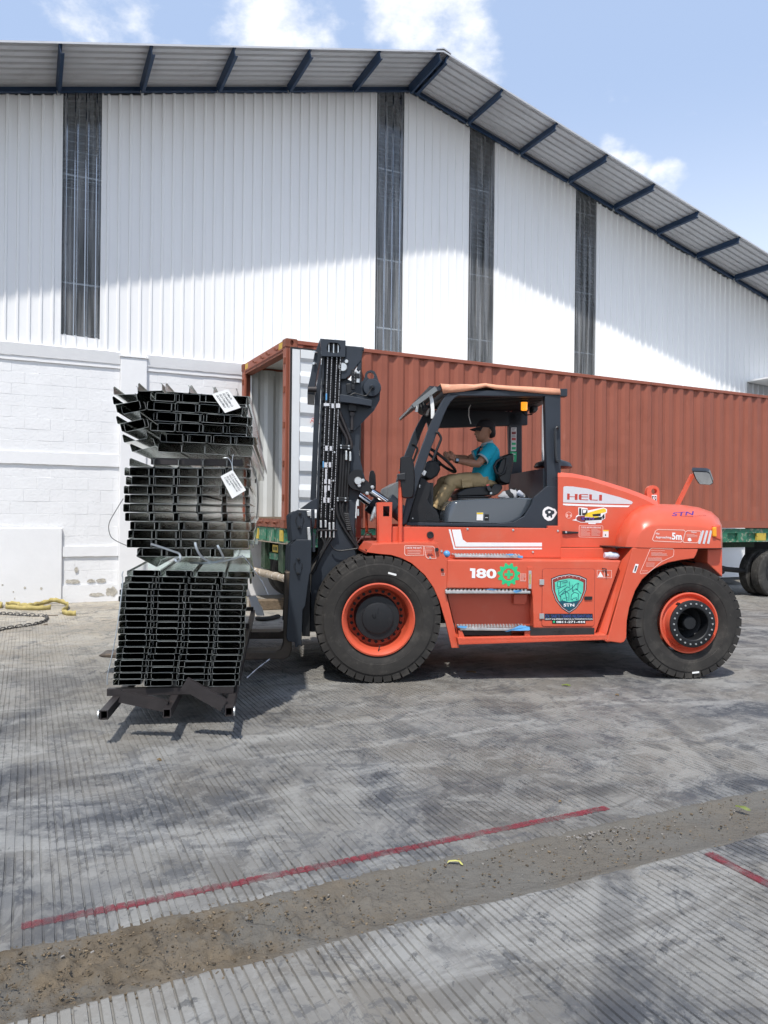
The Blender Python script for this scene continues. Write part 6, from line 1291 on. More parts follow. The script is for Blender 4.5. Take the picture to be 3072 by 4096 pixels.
for v, xo in ((.52, 0.), (1.74, .0)):
    P = [(xh, 1.0), (xh, FKZ0 + .09), (xh - .02, FKZ0 + .03), (xh - .07, FKZ0), (xtip + .5, FKZ0 + .004), (xtip + .05, FKZ1 - .045), (xtip, FKZ1 - .03), (xtip + .03, FKZ1 - .012), (xtip + .3, FKZ1), (xh - .16, FKZ1), (xh - .11, FKZ1 + .02), (xh - .085, FKZ1 + .07), (xh - .08, 1.0)]
    MB().prism(P, v, v + .24).build('fork', 'fork', fl, bevel=.012)

# ================================================================== steel bundles on the forks
Z6 = crop(380, 1450, .42194); Z7 = crop(380, 2150, .42194)
FB = Frame(-1.48, 5.50, 0.14)
def b1(Z, x, y, v=0.): return FB.at(*Z(x, y), v)
def b3(Z, x, y, v=0.): p = FB.at(*Z(x, y), v); return (p[0], v, p[1])
KX = abs(b1(Z6, 1000, 900)[0] - b1(Z6, 0, 900)[0]) / 1000.         # metres per crop pixel on the end plane
def channel_mesh(w, h, lip, L, t=.0019):
    """lipped C channel, web at the bottom, open upwards, x from 0 to w, length along y"""
    r = .006
    mid = [(lip, h), (r, h), (0, h - r), (0, r), (r, 0), (w - r, 0), (w, r), (w, h - r), (w - r, h), (w - lip, h)]
    o = []; n = len(mid)
    for i, p in enumerate(mid):
        a = Vector(mid[max(i - 1, 0)]); b = Vector(mid[min(i + 1, n - 1)]); tt = (b - a).normalized(); o.append((p[0] - tt.y * -t, p[1] + tt.x * t))
    V = [(x, y, z) for y in (0, L) for x, z in mid] + [(x, y, z) for y in (0, L) for x, z in o]
    f = []
    for i in range(n - 1):
        f += [(i, i + 1, n + i + 1, n + i), (2 * n + i, 3 * n + i, 3 * n + i + 1, 2 * n + i + 1), (i, 2 * n + i, 2 * n + i + 1, i + 1), (n + i, n + i + 1, 3 * n + i + 1, 3 * n + i)]
    f += [(0, n, 3 * n, 2 * n), (n - 1, 3 * n - 1, 4 * n - 1, 2 * n - 1)]
    me = bpy.data.meshes.new('channel'); me.from_pydata(V, [], f)
    bm = bmesh.new(); bm.from_mesh(me); bmesh.ops.recalc_face_normals(bm, faces=bm.faces); bm.to_mesh(me); bm.free()
    me.materials.append(M['galv']); me.materials.append(M['galv_edge'])
    for p in me.polygons:
        if all(abs(V[v][1]) < 1e-6 for v in p.vertices): p.material_index = 1
    return me
ORD = ['topmost', 'second', 'third', 'fourth', 'fifth', 'sixth', 'seventh', 'eighth', 'ninth', 'tenth', 'eleventh', 'twelfth', 'thirteenth', 'fourteenth', 'fifteenth', 'sixteenth', 'seventeenth', 'eighteenth']
POS = ['leftmost', 'second from left', 'third from left', 'fourth from left', 'fifth from left', 'sixth from left']
rng_ = random.Random(44)
def channel(me, x, z, ang, up, dy, label, group):
    yaw = .045 if 'lower' in group else .02 if 'middle' in group else 0.
    o = bpy.data.objects.new('steel_channel', me); COL.objects.link(o)
    base = Matrix.Translation(FB.o) @ Matrix.Rotation(FB.a, 4, 'Z')
    loc = Matrix.Translation((x, dy, z)) @ Matrix.Rotation(yaw, 4, 'Z') @ Matrix.Rotation(-ang, 4, 'Y')
    if not up: loc = loc @ Matrix.Diagonal((1, 1, -1, 1))
    o.matrix_world = base @ loc @ Matrix.Rotation(rng_.uniform(-.0012, .0012), 4, 'Z')
    tag(o, label, 'steel channel', group); return o
# lower bundle: eighteen rows of flat channels, nested in pairs
Hs = 58 * KX; LW = 262 * KX; low_me = channel_mesh(LW, Hs * .985, 17 * KX, 4.8)
ly = [365 + 61.35 * i for i in range(18)]
lx = [300, 275, 240, 230, 222, 228, 222, 220, 222, 212, 216, 214, 204, 190, 180, 174, 170, 168]
for i in range(18):
    x0 = lx[i]; sl = .016
    for k in range(4):
        px = x0 + k * (305 - i * .3) + rng_.uniform(-4, 4)
        a = b1(Z7, px, ly[i] + sl * (px - 200)); col = POS[k]
        channel(low_me, a[0], a[1], -sl, True, rng_.uniform(0, .03), f'thin upward facing channel, {col} in the {ORD[i]} row of the lower stack', 'channels of the lower steel stack')
        px2 = px + 62 + rng_.uniform(-6, 6)
        if k == 3: px2 = px + 40
        a = b1(Z7, px2, ly[i] + sl * (px2 - 200))
        channel(low_me, a[0], a[1] + 60.6 * KX, -sl, False, rng_.uniform(0, .04), f'thin downturned channel, {col} in the {ORD[i]} row of the lower stack', 'channels of the lower steel stack')
# middle bundle
MH = 83 * KX; MW = 226 * KX; mid_me = channel_mesh(MW, MH * .985, 13 * KX, 4.6)
my = [985, 1072, 1158, 1246, 1332, 1418, 1504, 1588, 1672, 1756, 1840]
mxl = [322, 278, 282, 262, 272, 266, 276, 326, 302, 300, 395]
for i in range(11):
    sl = .012 if i < 6 else .006
    for k in range(5):
        px = mxl[i] + k * 233 + rng_.uniform(-5, 5)
        if px + 226 > 1560 or (i == 10 and k > 3): continue
        a = b1(Z6, px, my[i] + sl * (px - 300))
        channel(mid_me, a[0], a[1], -sl, True, rng_.uniform(0, .05), f'deep upward facing channel, {POS[k]} in the {ORD[i]} row of the middle stack', 'channels of the middle steel stack')
        if i == 0: continue
        px2 = px + rng_.choice([44, 46, 50]); a = b1(Z6, px2, my[i] - 3 + sl * (px2 - 300))
        if px2 + 226 > 1560 or (i in (4, 5, 6) and k == 3): continue
        channel(mid_me, a[0], a[1] + MH * .985, -sl, False, rng_.uniform(0, .06), f'deep downturned channel, {POS[k]} in the {ORD[i]} row of the middle stack', 'channels of the middle steel stack')
# upper bundle: the main rows, then the left column that has slumped outwards
for i, (yl, sl, xa, npc) in enumerate(((270, .052, 662, 3), (356, .030, 492, 4), (446, .046, 490, 4), (540, .046, 500, 4), (642, .034, 530, 4), (742, .036, 560, 4), (838, .055, 585, 4))):
    for k in range(npc):
        px = xa + (k + .0) * 228 + rng_.uniform(-6, 6) + (40 if i % 2 else 0); a = b1(Z6, px, yl + sl * (px - xa))
        channel(mid_me, a[0], a[1], -sl * .9, True, rng_.uniform(0, .08), f'deep upward facing channel, {POS[k]} in the {ORD[i]} row of the upper stack', 'channels of the upper steel stack')
        if i in (0, 6): continue
        px2 = px + rng_.choice([40, 46, 60]) ; a = b1(Z6, px2, yl - 3 + sl * (px2 - xa))
        channel(mid_me, a[0], a[1] + MH * .985, -sl * .9, False, rng_.uniform(0, .08), f'deep downturned channel, {POS[k]} in the {ORD[i]} row of the upper stack', 'channels of the upper steel stack')
for i, (xa, ya, xb_, yb_) in enumerate(((170, 395, 470, 352), (250, 480, 480, 436), (205, 580, 500, 524), (292, 660, 520, 608), (262, 755, 540, 700), (352, 850, 575, 790))):
    a = b1(Z6, xa, ya); b = b1(Z6, xb_, yb_); an = math.atan2(b[1] - a[1], b[0] - a[0])
    channel(mid_me, a[0], a[1], an, True, rng_.uniform(0, .06), f'tilted channel slumped at the left edge of the upper stack, {ORD[i]} from above', 'channels slumped at the left of the upper stack')
    if i in (1, 3):
        channel(mid_me, a[0] - 60 * KX, a[1] + MH * 1.0, an, False, rng_.uniform(0, .06), f'tilted downturned galvanised channel over the {ORD[i]} of the slumped left column', 'channels slumped at the left of the upper stack')
# the fins standing on the top row are channels turned on edge
for k, (x, y) in enumerate(((232, 298), (462, 258), (660, 262), (745, 192), (962, 206), (1172, 226))):
    a = b1(Z6, x - 70, y + 2)
    channel(mid_me, a[0], a[1] + .004, .06 if k < 2 else -.03, True, .06 + .03 * k, f'upturned galvanised channel lying loose on top of the upper stack, {POS[k]}', 'loose channels on top of the upper stack') if k in (0, 1) else None
# crushed piece at the lower left of the middle stack
a = b1(Z6, 385, 1800)
channel(mid_me, a[0], a[1] - .03, -.5, True, .02, 'bent galvanised channel sagging at the lower left corner of the middle stack', 'bent channels under the middle stack')

def bthing(name, mb, m, label, cat, group=None, smooth=None, bevel=0.):
    o = mb.build(name, m, None, smooth, bevel); o.location = FB.o; o.rotation_euler = (0, 0, FB.a); return tag(o, label, cat, group)
a = b1(Z6, 530, 950, .1); b = b1(Z6, 1400, 985, .1)
bthing('spacer_bar', MB().box(a[0], b[0], .10, .17, b[1] + .004, b[1] + .052), 'steel_dark', 'dark square spacer bar between the upper and the middle steel stack, near end', 'bar', 'spacer bars in the load')
bthing('spacer_bar', MB().box(a[0], b[0], 3.6, 3.67, b[1] + .004, b[1] + .052), 'steel_dark', 'dark square spacer bar between the upper and the middle steel stack, far end', 'bar', 'spacer bars in the load')
za, zb2 = b1(Z7, 700, 290, 0.)[1], b1(Z6, 900, 1850, 0.)[1]
bthing('spacer_bar', MB().box(-.42, .46, 1.2, 1.28, za + .004, zb2 - .004), 'galv', 'pale galvanised spacer bar on the lower stack, carrying the middle one', 'bar', 'spacer bars in the load')
bthing('spacer_bar', MB().box(-.42, .46, 3.9, 3.98, za + .004, zb2 - .004), 'galv', 'galvanised spacer bar deep under the far end of the middle stack', 'bar', 'spacer bars in the load')
# skid of black square tubes under the load
sk = bpy.data.objects.new('steel_skid', None); COL.objects.link(sk); sk.location = FB.o; sk.rotation_euler = (0, 0, FB.a); tag(sk, 'black welded square tube skid under the lower steel stack, resting on the forks', 'skid')
zc1 = b1(Z7, 700, 1418, .06)[1]; zc0 = zc1 - .05
xl, xr_ = b1(Z7, 120, 1420, .06)[0], b1(Z7, 1315, 1430, .06)[0]
zbot = b1(Z7, 700, 1408 + 12, 0)[1]
def hollow(name, p0, p1, w, h, t=.006, par=sk):
    p0, p1 = Vector(p0), Vector(p1); d = (p1 - p0).normalized(); u = Vector((0, 0, 1)); s = d.cross(u).normalized(); n_ = s.cross(d)
    ring = lambda p, a, b_: [p + s * a * i + n_ * b_ * j for i, j in ((-1, -1), (1, -1), (1, 1), (-1, 1))]
    mb = MB(); mb.loft([ring(p0 + d * .0, w / 2 - t, h / 2 - t), ring(p0, w / 2, h / 2), ring(p1, w / 2, h / 2), ring(p1, w / 2 - t, h / 2 - t), ring(p0 + d * .001, w / 2 - t, h / 2 - t)], True, False)
    return mb.build(name, 'steel_dark', par)
for yv_ in (.06, 1.6, 3.2, 4.7): hollow('cross_tube', (xl, yv_, zc0 + .025), (xr_, yv_, zc0 + .025), .05, .05)
for (x, y) in ((85, 1615), (682, 1603), (1270, 1610)):
    e = b1(Z7, x, y, -.36); lg = hollow('leg_tube', (e[0], -.36, zc0 - .034), (e[0], 4.8, zc0 - .034), .052, .064)
    if x != 682:
        s_ = -1 if x < 500 else 1
        MB().lathe([(0, -.004), (.026, -.004), (.026, .004), (0, .004)], 14).mesh(); MB().cyl((e[0] + s_ * .032, -.34, zc0 - .034), (e[0] + s_ * .040, -.34, zc0 - .034), .034, n=16).build('end_washer', 'zinc', lg)
hollow('brace_tube', b3(Z7, 245, 1505, -.20), b3(Z7, 690, 1600, -.24), .05, .075); hollow('brace_tube', b3(Z7, 848, 1378, -.26), b3(Z7, 1222, 1590, -.26), .05, .085)

# paper tags with handwriting
def card(name, pts, v, rows, label):
    P = [Vector(b3(Z6, x, y, v)) for x, y in pts]                       # top, right, bottom, left corners
    e = bpy.data.objects.new(name, None); COL.objects.link(e); e.location = FB.o; e.rotation_euler = (0, 0, FB.a); tag(e, label, 'tag', 'paper tags tied to the bundles')
    MB().loft([[p + Vector((0, -.0015, 0)) for p in P], [p + Vector((0, .0, 0)) for p in P]]).build('paper', 'card', e)
    U = P[1] - P[0]; D = P[3] - P[0]                                    # reading direction runs down the long side, lines stack across
    for k, s in enumerate(rows):
        f0 = .16 + .78 * k / len(rows); f1_ = f0 + .62 * .78 / len(rows); u0, u1 = .12, .12 + min(.8, .055 * len(s))
        q = lambda u, f: (P[0] + U * u + D * (1 - f))
        ll, lr, ur, ul = q(u0, f0), q(u1, f0), q(u1, f1_), q(u0, f1_)
        text('handwriting', s, [(p.x, p.z) for p in (ll, lr, ur, ul)], v - .0025, 'ink', e, .012, shear=.2)
    return e, P
_, P1 = card('paper_tag', ((1262, 252), (1382, 428), (1232, 478), (1108, 300)), -.03, ['GLS-6x6180x3', 'GLS-7x6220x21', 'GLS-8x6330=13', 'C180x70'], 'white paper tag with handwriting hung on the upper steel stack')
_, P2 = card('paper_tag', ((1305, 1018), (1432, 1210), (1300, 1290), (1190, 1080)), -.03, ['C180x70', 'GLS-4x4960x142', 'GLS-3x6580x523', 'GLS-5x6640x33'], 'white paper tag with handwriting hung on the middle steel stack')
bthing('tie_wire', MB().tube(spline([b3(Z6, *q, -.03) for q in ((1220, 905), (1260, 905), (1290, 950), (1305, 1030))], 4), .002, 5).tube(spline([b3(Z6, *q, -.03) for q in ((1310, 870), (1300, 940), (1308, 1030))], 4), .002, 5), 'strap', 'thin bright wire holding the paper tag of the middle stack', 'wire')
bthing('loose_wire', MB().tube(spline([b3(Z6, *q, -.02) for q in ((268, 1290), (200, 1400), (132, 1530), (145, 1640), (200, 1690), (298, 1735))], 5), .003, 5), 'wire', 'loose wire bowing out at the left of the middle steel stack', 'wire')
bthing('binding_wire', MB().tube(spline([b3(Z6, *q, -.02) for q in ((1440, 970), (1500, 1000), (1530, 1100), (1545, 1300), (1530, 1480))], 5), .004, 5), 'wire', 'dark binding wire running down the right side of the middle stack', 'wire')
bthing('binding_wire', MB().tube(spline([b3(Z7, *q, -.01) for q in ((268, 320), (255, 360), (262, 420))] + [Vector(b3(Z7, *q, -.02)) for q in ((220, 780), (165, 1100), (120, 1300), (116, 1395))], 5), .004, 5), 'strap', 'thin frayed wire down the left side of the lower steel stack', 'wire')
def ribbon(pts, Z, v, w, m, name, label, cat, group=None, tw=0.):
    P = [Vector(b3(Z, x, y, v + dv)) for x, y, dv in pts]; P = spline(P, 5); mb = MB(); V = []
    for i, p in enumerate(P):
        t = (P[min(i + 1, len(P) - 1)] - P[max(i - 1, 0)]).normalized(); s = t.cross(Vector((0, 1, .25))).normalized()
        V += [tuple(p - s * w / 2), tuple(p + s * w / 2)]
    mb.add(V, [(2 * i, 2 * i + 1, 2 * i + 3, 2 * i + 2) for i in range(len(P) - 1)])
    o = bthing(name, mb, m, label, cat, group); so = o.modifiers.new('s', 'SOLIDIFY'); so.thickness = .0012; return o
ribbon(((528, 60, 0), (640, 95, 0), (740, 130, 0), (800, 155, 0), (806, 205, .0), (780, 228, .01), (758, 205, .02), (785, 185, .02)), Z7, -.06, .015, 'strap', 'cut_strap', 'cut steel strap curling down at the left between the stacks', 'strap', 'cut steel straps')
ribbon(((948, 45, 0), (965, 110, 0), (1000, 170, .02), (1050, 210, .05), (1120, 238, .1)), Z7, -.06, .016, 'strap', 'cut_strap', 'cut steel strap standing up in the middle between the stacks', 'strap', 'cut steel straps')
ribbon(((1160, 72, 0), (1180, 110, 0), (1210, 170, .03), (1215, 205, .05), (1150, 232, .1), (1060, 240, .15)), Z7, -.06, .015, 'strap', 'cut_strap', 'bent steel strap end at the right between the stacks', 'strap', 'cut steel straps')
ribbon(((900, 240, .2), (1050, 240, .1), (1220, 222, .05), (1330, 195, .0), (1405, 172, -.02)), Z7, -.02, .012, 'strap', 'plastic_strip', 'pale plastic strip lying across the lower stack towards the right edge', 'strip')
def cord(pts, name, label):
    P = spline([Vector(b3(Z7, x, y, v)) for x, y, v in pts], 6); bthing(name, MB().tube(P, [.004 + .002 * math.sin(i * 1.9) for i in range(len(P))], 5), 'dustline', label, 'cord')
cord(((1405, 172, .0), (1450, 230, .1), (1500, 300, .2), (1590, 430, .3), (1640, 540, .35)), 'frayed_cord', 'white frayed cord hanging off the right of the lower stack')
cord(((1440, 1330, .3), (1540, 1240, .7), (1659, 1150, 1.1)), 'tag_line', 'white cord stretched from the lower stack down to the near fork')

# ================================================================== the driver
dr_ = bpy.data.objects.new('person', None); COL.objects.link(dr_); dr_.location = FT.o; dr_.rotation_euler = (0, 0, FT.a)
tag(dr_, 'driver in turquoise polo, khaki trousers and dark cap, hands on the steering wheel', 'person')
def d3(v, x, y): return Vector(f3(H2, v, x, y))
body = MB()
def limb(pts, rad, n=12): body.tube([p for p in pts], rad, n)
hc = d3(1.2, 968, 262); 
lv = [(0, .062, -.02, .022), (.05, .082, .005, .042), (.12, .088, .03, .056), (.19, .090, .052, .062), (.225, .097, .056, .063), (.25, .092, .058, .064), (.275, .097, .060, .065), (.31, .092, .064, .066), (.38, .094, .070, .069), (.46, .090, .082, .071), (.52, .086, .092, .072), (.60, .094, .098, .074), (.72, .092, .104, .076), (.84, .078, .094, .070), (.94, .045, .060, .045), (1.0, .0, .0, .004)]
rings = []
for t, f, b_, w in lv:
    z = hc.z - .108 + .222 * t; ring_ = []
    for k in range(20):
        a = 2 * math.pi * k / 20; cx, sy = math.cos(a), math.sin(a)
        ext = f if cx > 0 else b_
        ring_.append((hc.x - .012 - cx * abs(cx) ** -.25 * ext if abs(cx) > 1e-6 else hc.x - .012, hc.y + sy * w, z))
    rings.append(ring_)
body.loft(rings)
nz_ = hc + Vector((-.105, 0, -.012)); body.tube([nz_ + Vector((.010, 0, .035)), nz_ + Vector((-.002, 0, .012)), nz_ + Vector((-.012, 0, -.010)), nz_ + Vector((.006, 0, -.020))], [.008, .011, .015, .012], 10)
for s in (-1, 1): body.tube([nz_ + Vector((.002, s * .012, -.012)), nz_ + Vector((.012, s * .014, -.016))], [.009, .007], 8); body.tube([hc + Vector((.028, s * .070, .018)), hc + Vector((.036, s * .080, .0)), hc + Vector((.028, s * .074, -.028))], [.012, .016, .009], 8)
limb([hc + Vector((.018, 0, -.075)), d3(1.2, 985, 420), d3(1.2, 1000, 470)], [.056, .058, .068])
# arms: bare from the sleeve to the fingers
nS, nE, nW = d3(1.02, 1035, 505), d3(.95, 868, 684), d3(1.03, 588, 640)
fS, fE, fW_ = d3(1.38, 985, 505), d3(1.44, 740, 622), d3(1.34, 560, 590)
limb([nS, nS.lerp(nE, .6), nE, nE.lerp(nW, .25), nE.lerp(nW, .7), nW, nW + Vector((-.03, .01, .008))], [.052, .046, .042, .043, .034, .026, .028])
limb([fS, fS.lerp(fE, .6), fE, fE.lerp(fW_, .25), fE.lerp(fW_, .7), fW_, fW_ + Vector((-.03, 0, .004))], [.052, .046, .042, .043, .034, .026, .028])
def hand(Wp, D, side):
    """Wp wrist, D direction of the fingers; fingers close round the wheel rim"""
    D = D.normalized(); up = Vector((0, 0, 1)); S = D.cross(up).normalized(); U = S.cross(D)
    pc = Wp + D * .055; body.tube([Wp, Wp + D * .03, pc + D * .015, pc + D * .035], [.026, .034, .038, .030], 10, flat=.62)
    for k in range(4):
        o = pc + D * .026 + U * (.026 - .0175 * k) + S * side * .006; l = (.040, .046, .043, .034)[k]
        p1 = o + D * l; p2 = p1 + D * l * .35 - S * side * l * .55; p3 = p2 - D * l * .35 - S * side * l * .35
        body.tube([o - D * .02, o, p1, p2, p3], [.011, .011, .0098, .0088, .0076], 8)
    o = Wp + D * .03 + U * .028; body.tube([o, o + D * .028 + U * .018, o + D * .055 + U * .016 - S * side * .012], [.014, .012, .009], 8)
hand(nW, d3(1.06, 480, 586) - nW, -1); hand(fW_, d3(1.32, 440, 560) - fW_, 1)
# torso and legs under the clothes
limb([d3(1.2, 1000, 470), d3(1.2, 1010, 600), d3(1.2, 985, 760), d3(1.2, 950, 900)], [.10, .12, .115, .12])
nH, nK, nA = d3(1.10, 930, 925), d3(1.05, 512, 925), d3(1.05, 312, 1275)
fH, fK, fA = d3(1.30, 930, 915), d3(1.36, 418, 925), d3(1.36, 255, 1180)
for h, k, a in ((nH, nK, nA), (fH, fK, fA)): limb([h, k, a], [.075, .052, .04])
bo = body.build('body', 'skin', dr_)
rm = bo.modifiers.new('remesh', 'REMESH'); rm.mode = 'VOXEL'; rm.voxel_size = .0055; rm.use_smooth_shade = True
sm_ = bo.modifiers.new('smooth', 'SMOOTH'); sm_.factor = .5; sm_.iterations = 3
for s in (-1, 1):
    ey = hc + Vector((-.078, s * .030, .012)); MB().loft([[ey + Vector((.004 * math.cos(a_) * r_k - dz, .014 * math.cos(t_) * r_k, .006 * math.sin(t_) * r_k)) for t_ in [2 * math.pi * j / 10 for j in range(10)] for a_ in (0,)] for r_k, dz in ((1., 0), (.7, .005), (.2, .007))]).build('eye', 'card', dr_); MB().loft([[ey + Vector((-.0075 - dz, .0055 * math.cos(t_) * r_k, .0055 * math.sin(t_) * r_k)) for t_ in [2 * math.pi * j / 8 for j in range(8)]] for r_k, dz in ((1., 0), (.2, .001))]).build('iris', 'ink', dr_)
    MB().tube([hc + Vector((-.084, s * .014, .030)), hc + Vector((-.084, s * .030, .036)), hc + Vector((-.070, s * .048, .032))], [.003, .0045, .003], 6).build('eyebrow', 'hair', dr_)
MB().tube([hc + Vector((-.098, -.022, -.053)), hc + Vector((-.108, 0, -.052)), hc + Vector((-.098, .022, -.053))], [.003, .004, .003], 6).build('lips', 'maroon', dr_)
# cap, hair
crown = [(0, 1.0), (.03, 1.01), (.065, 1.0), (.095, .86), (.112, .6), (.118, .25), (.118, .0)]
cz0 = hc.z + .045
V = []
rg = []
for h, k in ((.000, 1.0), (.02, 1.02), (.045, .98), (.07, .86), (.088, .62), (.096, .3), (.098, .02)):
    rg.append([(hc.x + .0 - (.102 if math.cos(a) > 0 else .108) * k * math.cos(a) * (1 - .05 * (h > .06)), hc.y + .086 * k * math.sin(a), cz0 + h + .012 * (-math.cos(a)) * -1 * (1 - h / .1) * .6) for a in [2 * math.pi * j / 24 for j in range(24)]])
cap = MB().loft(rg, True, False).build('cap', 'cap', dr_, smooth=60); so = cap.modifiers.new('s', 'SOLIDIFY'); so.thickness = .005
V = []; nb_ = 13
for j in range(5):
    u = j / 4
    for i in range(nb_):
        a = R(-62 + 124 * i / (nb_ - 1)); rx = .100 + .075 * u * math.cos(a * .95) ** .6
        V.append((hc.x - rx * math.cos(a), hc.y + .086 * math.sin(a) * (1 - .06 * u), cz0 + .006 - .022 * u - .030 * (math.sin(a) ** 2) * u))
br = MB().add(V, [(j * nb_ + i, j * nb_ + i + 1, (j + 1) * nb_ + i + 1, (j + 1) * nb_ + i) for j in range(4) for i in range(nb_ - 1)]).build('cap_brim', 'cap', dr_, smooth=60); so = br.modifiers.new('s', 'SOLIDIFY'); so.thickness = .006
MB().loft([[(hc.x + ox + rx * math.cos(a), hc.y + wy * math.sin(a), hc.z + oz) for a in [2 * math.pi * j / 16 for j in range(16)]] for ox, rx, wy, oz in ((.045, .058, .076, .055), (.050, .062, .078, .02), (.058, .056, .070, -.02), (.066, .040, .052, -.05), (.066, .012, .03, -.062))]).build('hair', 'hair', dr_, smooth=60)
# polo shirt: lofted torso with two sleeves
def ell(c, rx, ry, tilt, n=28, rough=0., s=0.):
    out = []
    for k in range(n):
        a = 2 * math.pi * k / n; w = 1 + rough * fbm(math.cos(a) * 1.6 + s, math.sin(a) * 1.6, s * 3.1, 3)
        x = rx * math.cos(a) * w; out.append((c.x + x * math.cos(tilt), c.y + ry * math.sin(a) * w, c.z + x * math.sin(tilt)))
    return out
tor = []
for i, (x, y, rx, ry, ti) in enumerate(((905, 958, .155, .175, -.22), (915, 925, .150, .178, -.2), (930, 880, .142, .178, -.18), (945, 830, .135, .176, -.15), (962, 770, .132, .178, -.12), (980, 700, .132, .186, -.1), (995, 630, .132, .196, -.05), (1005, 570, .126, .205, 0.02), (1010, 520, .112, .205, .08), (1012, 475, .088, .165, .15), (1006, 440, .068, .10, .22), (996, 415, .060, .072, .25))):
    tor.append(ell(d3(1.2, x, y), rx, ry, ti, 28, .10 if i < 6 else .04, i * .35))
shirt = MB().loft(tor, True, False)
for S_, E_ in ((nS, nE), (fS, fE)):
    c0 = S_ + Vector((.01, .03 if S_.y < 1.2 else -.03, .02)); e = S_.lerp(E_, .66); D = (e - c0).normalized()
    path = [c0 - D * .02, c0.lerp(e, .3), c0.lerp(e, .6), c0.lerp(e, .85), e]
    shirt.tube(path, [.072, .074, .070, .069, .071], 18, caps=False)
sh_o = shirt.build('shirt', 'shirt', dr_, smooth=80); sd = sh_o.modifiers.new('sub', 'SUBSURF'); sd.levels = 1; sd.render_levels = 1
for S_, E_ in ((nS, nE), (fS, fE)):
    e = S_.lerp(E_, .66); D = (E_ - S_).normalized(); MB().tube([e - D * .012, e + D * .010], .0725, 18, caps=False).build('sleeve_cuff', 'shirt_trim', dr_, smooth=80)
MB().loft([ell(d3(1.2, 998, 428), .066, .078, .25), ell(d3(1.2, 985, 400), .068, .074, .3), ell(d3(1.2, 990, 392), .064, .070, .3)], True, False).build('collar', 'shirt_trim', dr_, smooth=60)
MB().tube([d3(1.2, 908, 455), d3(1.2, 878, 520), d3(1.2, 862, 590)], [.012, .02, .016], 8, flat=1.8).build('placket', 'shirt_dark', dr_, smooth=60)
# trousers
def trouser(h, k, a, nm, s):
    pts = spline([h + Vector((.05, 0, 0)), h, h.lerp(k, .5) + Vector((0, 0, .012)), k + Vector((.012, 0, .0)), k + Vector((-.018, 0, -.045)), k.lerp(a, .45), k.lerp(a, .8), a], 6); n = len(pts); mb = MB(); base = [.10, .098, .088, .074, .070, .068, .066, .062]
    rr = [np.interp(i / (n - 1) * 7, range(8), base) * (1 + .07 * fbm(i * .55, s, 2.)) for i in range(n)]
    P = pts; rings = []; t0 = (P[1] - P[0]).normalized(); av = Vector((0, 1, 0))
    for i, p in enumerate(P):
        t = (P[min(i + 1, n - 1)] - P[max(i - 1, 0)]).normalized(); A_ = (av - t * av.dot(t)).normalized(); B_ = t.cross(A_)
        rings.append([p + (A_ * math.cos(2 * math.pi * q / 22) + B_ * math.sin(2 * math.pi * q / 22)) * rr[i] * (1 + .10 * fbm(math.cos(2 * math.pi * q / 22) * 1.5 + s, math.sin(2 * math.pi * q / 22) * 1.5, i * .42, 3)) for q in range(22)])
    return mb.loft(rings).build(nm, 'khaki', dr_, smooth=80)
trouser(nH, nK, nA, 'trouser_leg', 1.); trouser(fH, fK, fA, 'trouser_leg', 5.)
MB().loft([ell(d3(1.2, 975, 985), .12, .17, 0), ell(d3(1.2, 965, 945), .14, .19, -.1), ell(d3(1.2, 945, 895), .138, .172, -.2)]).build('trouser_seat', 'khaki', dr_, smooth=60)
kp = nH.lerp(nK, .55); q = [d3(.965, 650, 880), d3(.965, 790, 872), d3(.965, 800, 985), d3(.965, 660, 1002)]
MB().loft([[p for p in q], [p + Vector((0, .03, 0)) for p in q]]).build('cargo_pocket', 'khaki', dr_, bevel=.01); q = [d3(.958, 645, 878), d3(.958, 795, 868), d3(.958, 797, 905), d3(.958, 650, 915)]
MB().loft([[p for p in q], [p + Vector((0, .012, 0)) for p in q]]).build('pocket_flap', 'khaki', dr_, bevel=.004)
for a in (nA, fA):
    MB().loft([[(a.x + ox + rx * math.cos(t), a.y + wy * math.sin(t), a.z + oz) for t in [2 * math.pi * j / 16 for j in range(16)]] for ox, rx, wy, oz in ((-.05, .125, .045, -.115), (-.05, .135, .052, -.10), (-.04, .12, .05, -.07), (-.01, .075, .046, -.035), (.0, .055, .045, .02))]).build('shoe', 'black', dr_, smooth=60)
wd = (nW - nE).normalized(); MB().tube([nW - wd * .020, nW + wd * .012], .0295, 16, caps=False).build('watch_strap', 'black_gloss', dr_, smooth=60)
w0 = nW + Vector((0, -.030, .006)); MB().box(-.020, .020, -.006, .004, -.021, .021, Matrix.Translation(w0) @ Matrix.Rotation(.12, 4, 'Y')).build('watch_case', 'black_gloss', dr_, bevel=.004); MB().box(-.014, .014, -.0075, -.006, -.013, .013, Matrix.Translation(w0) @ Matrix.Rotation(.12, 4, 'Y')).build('watch_face', 'screen', dr_)
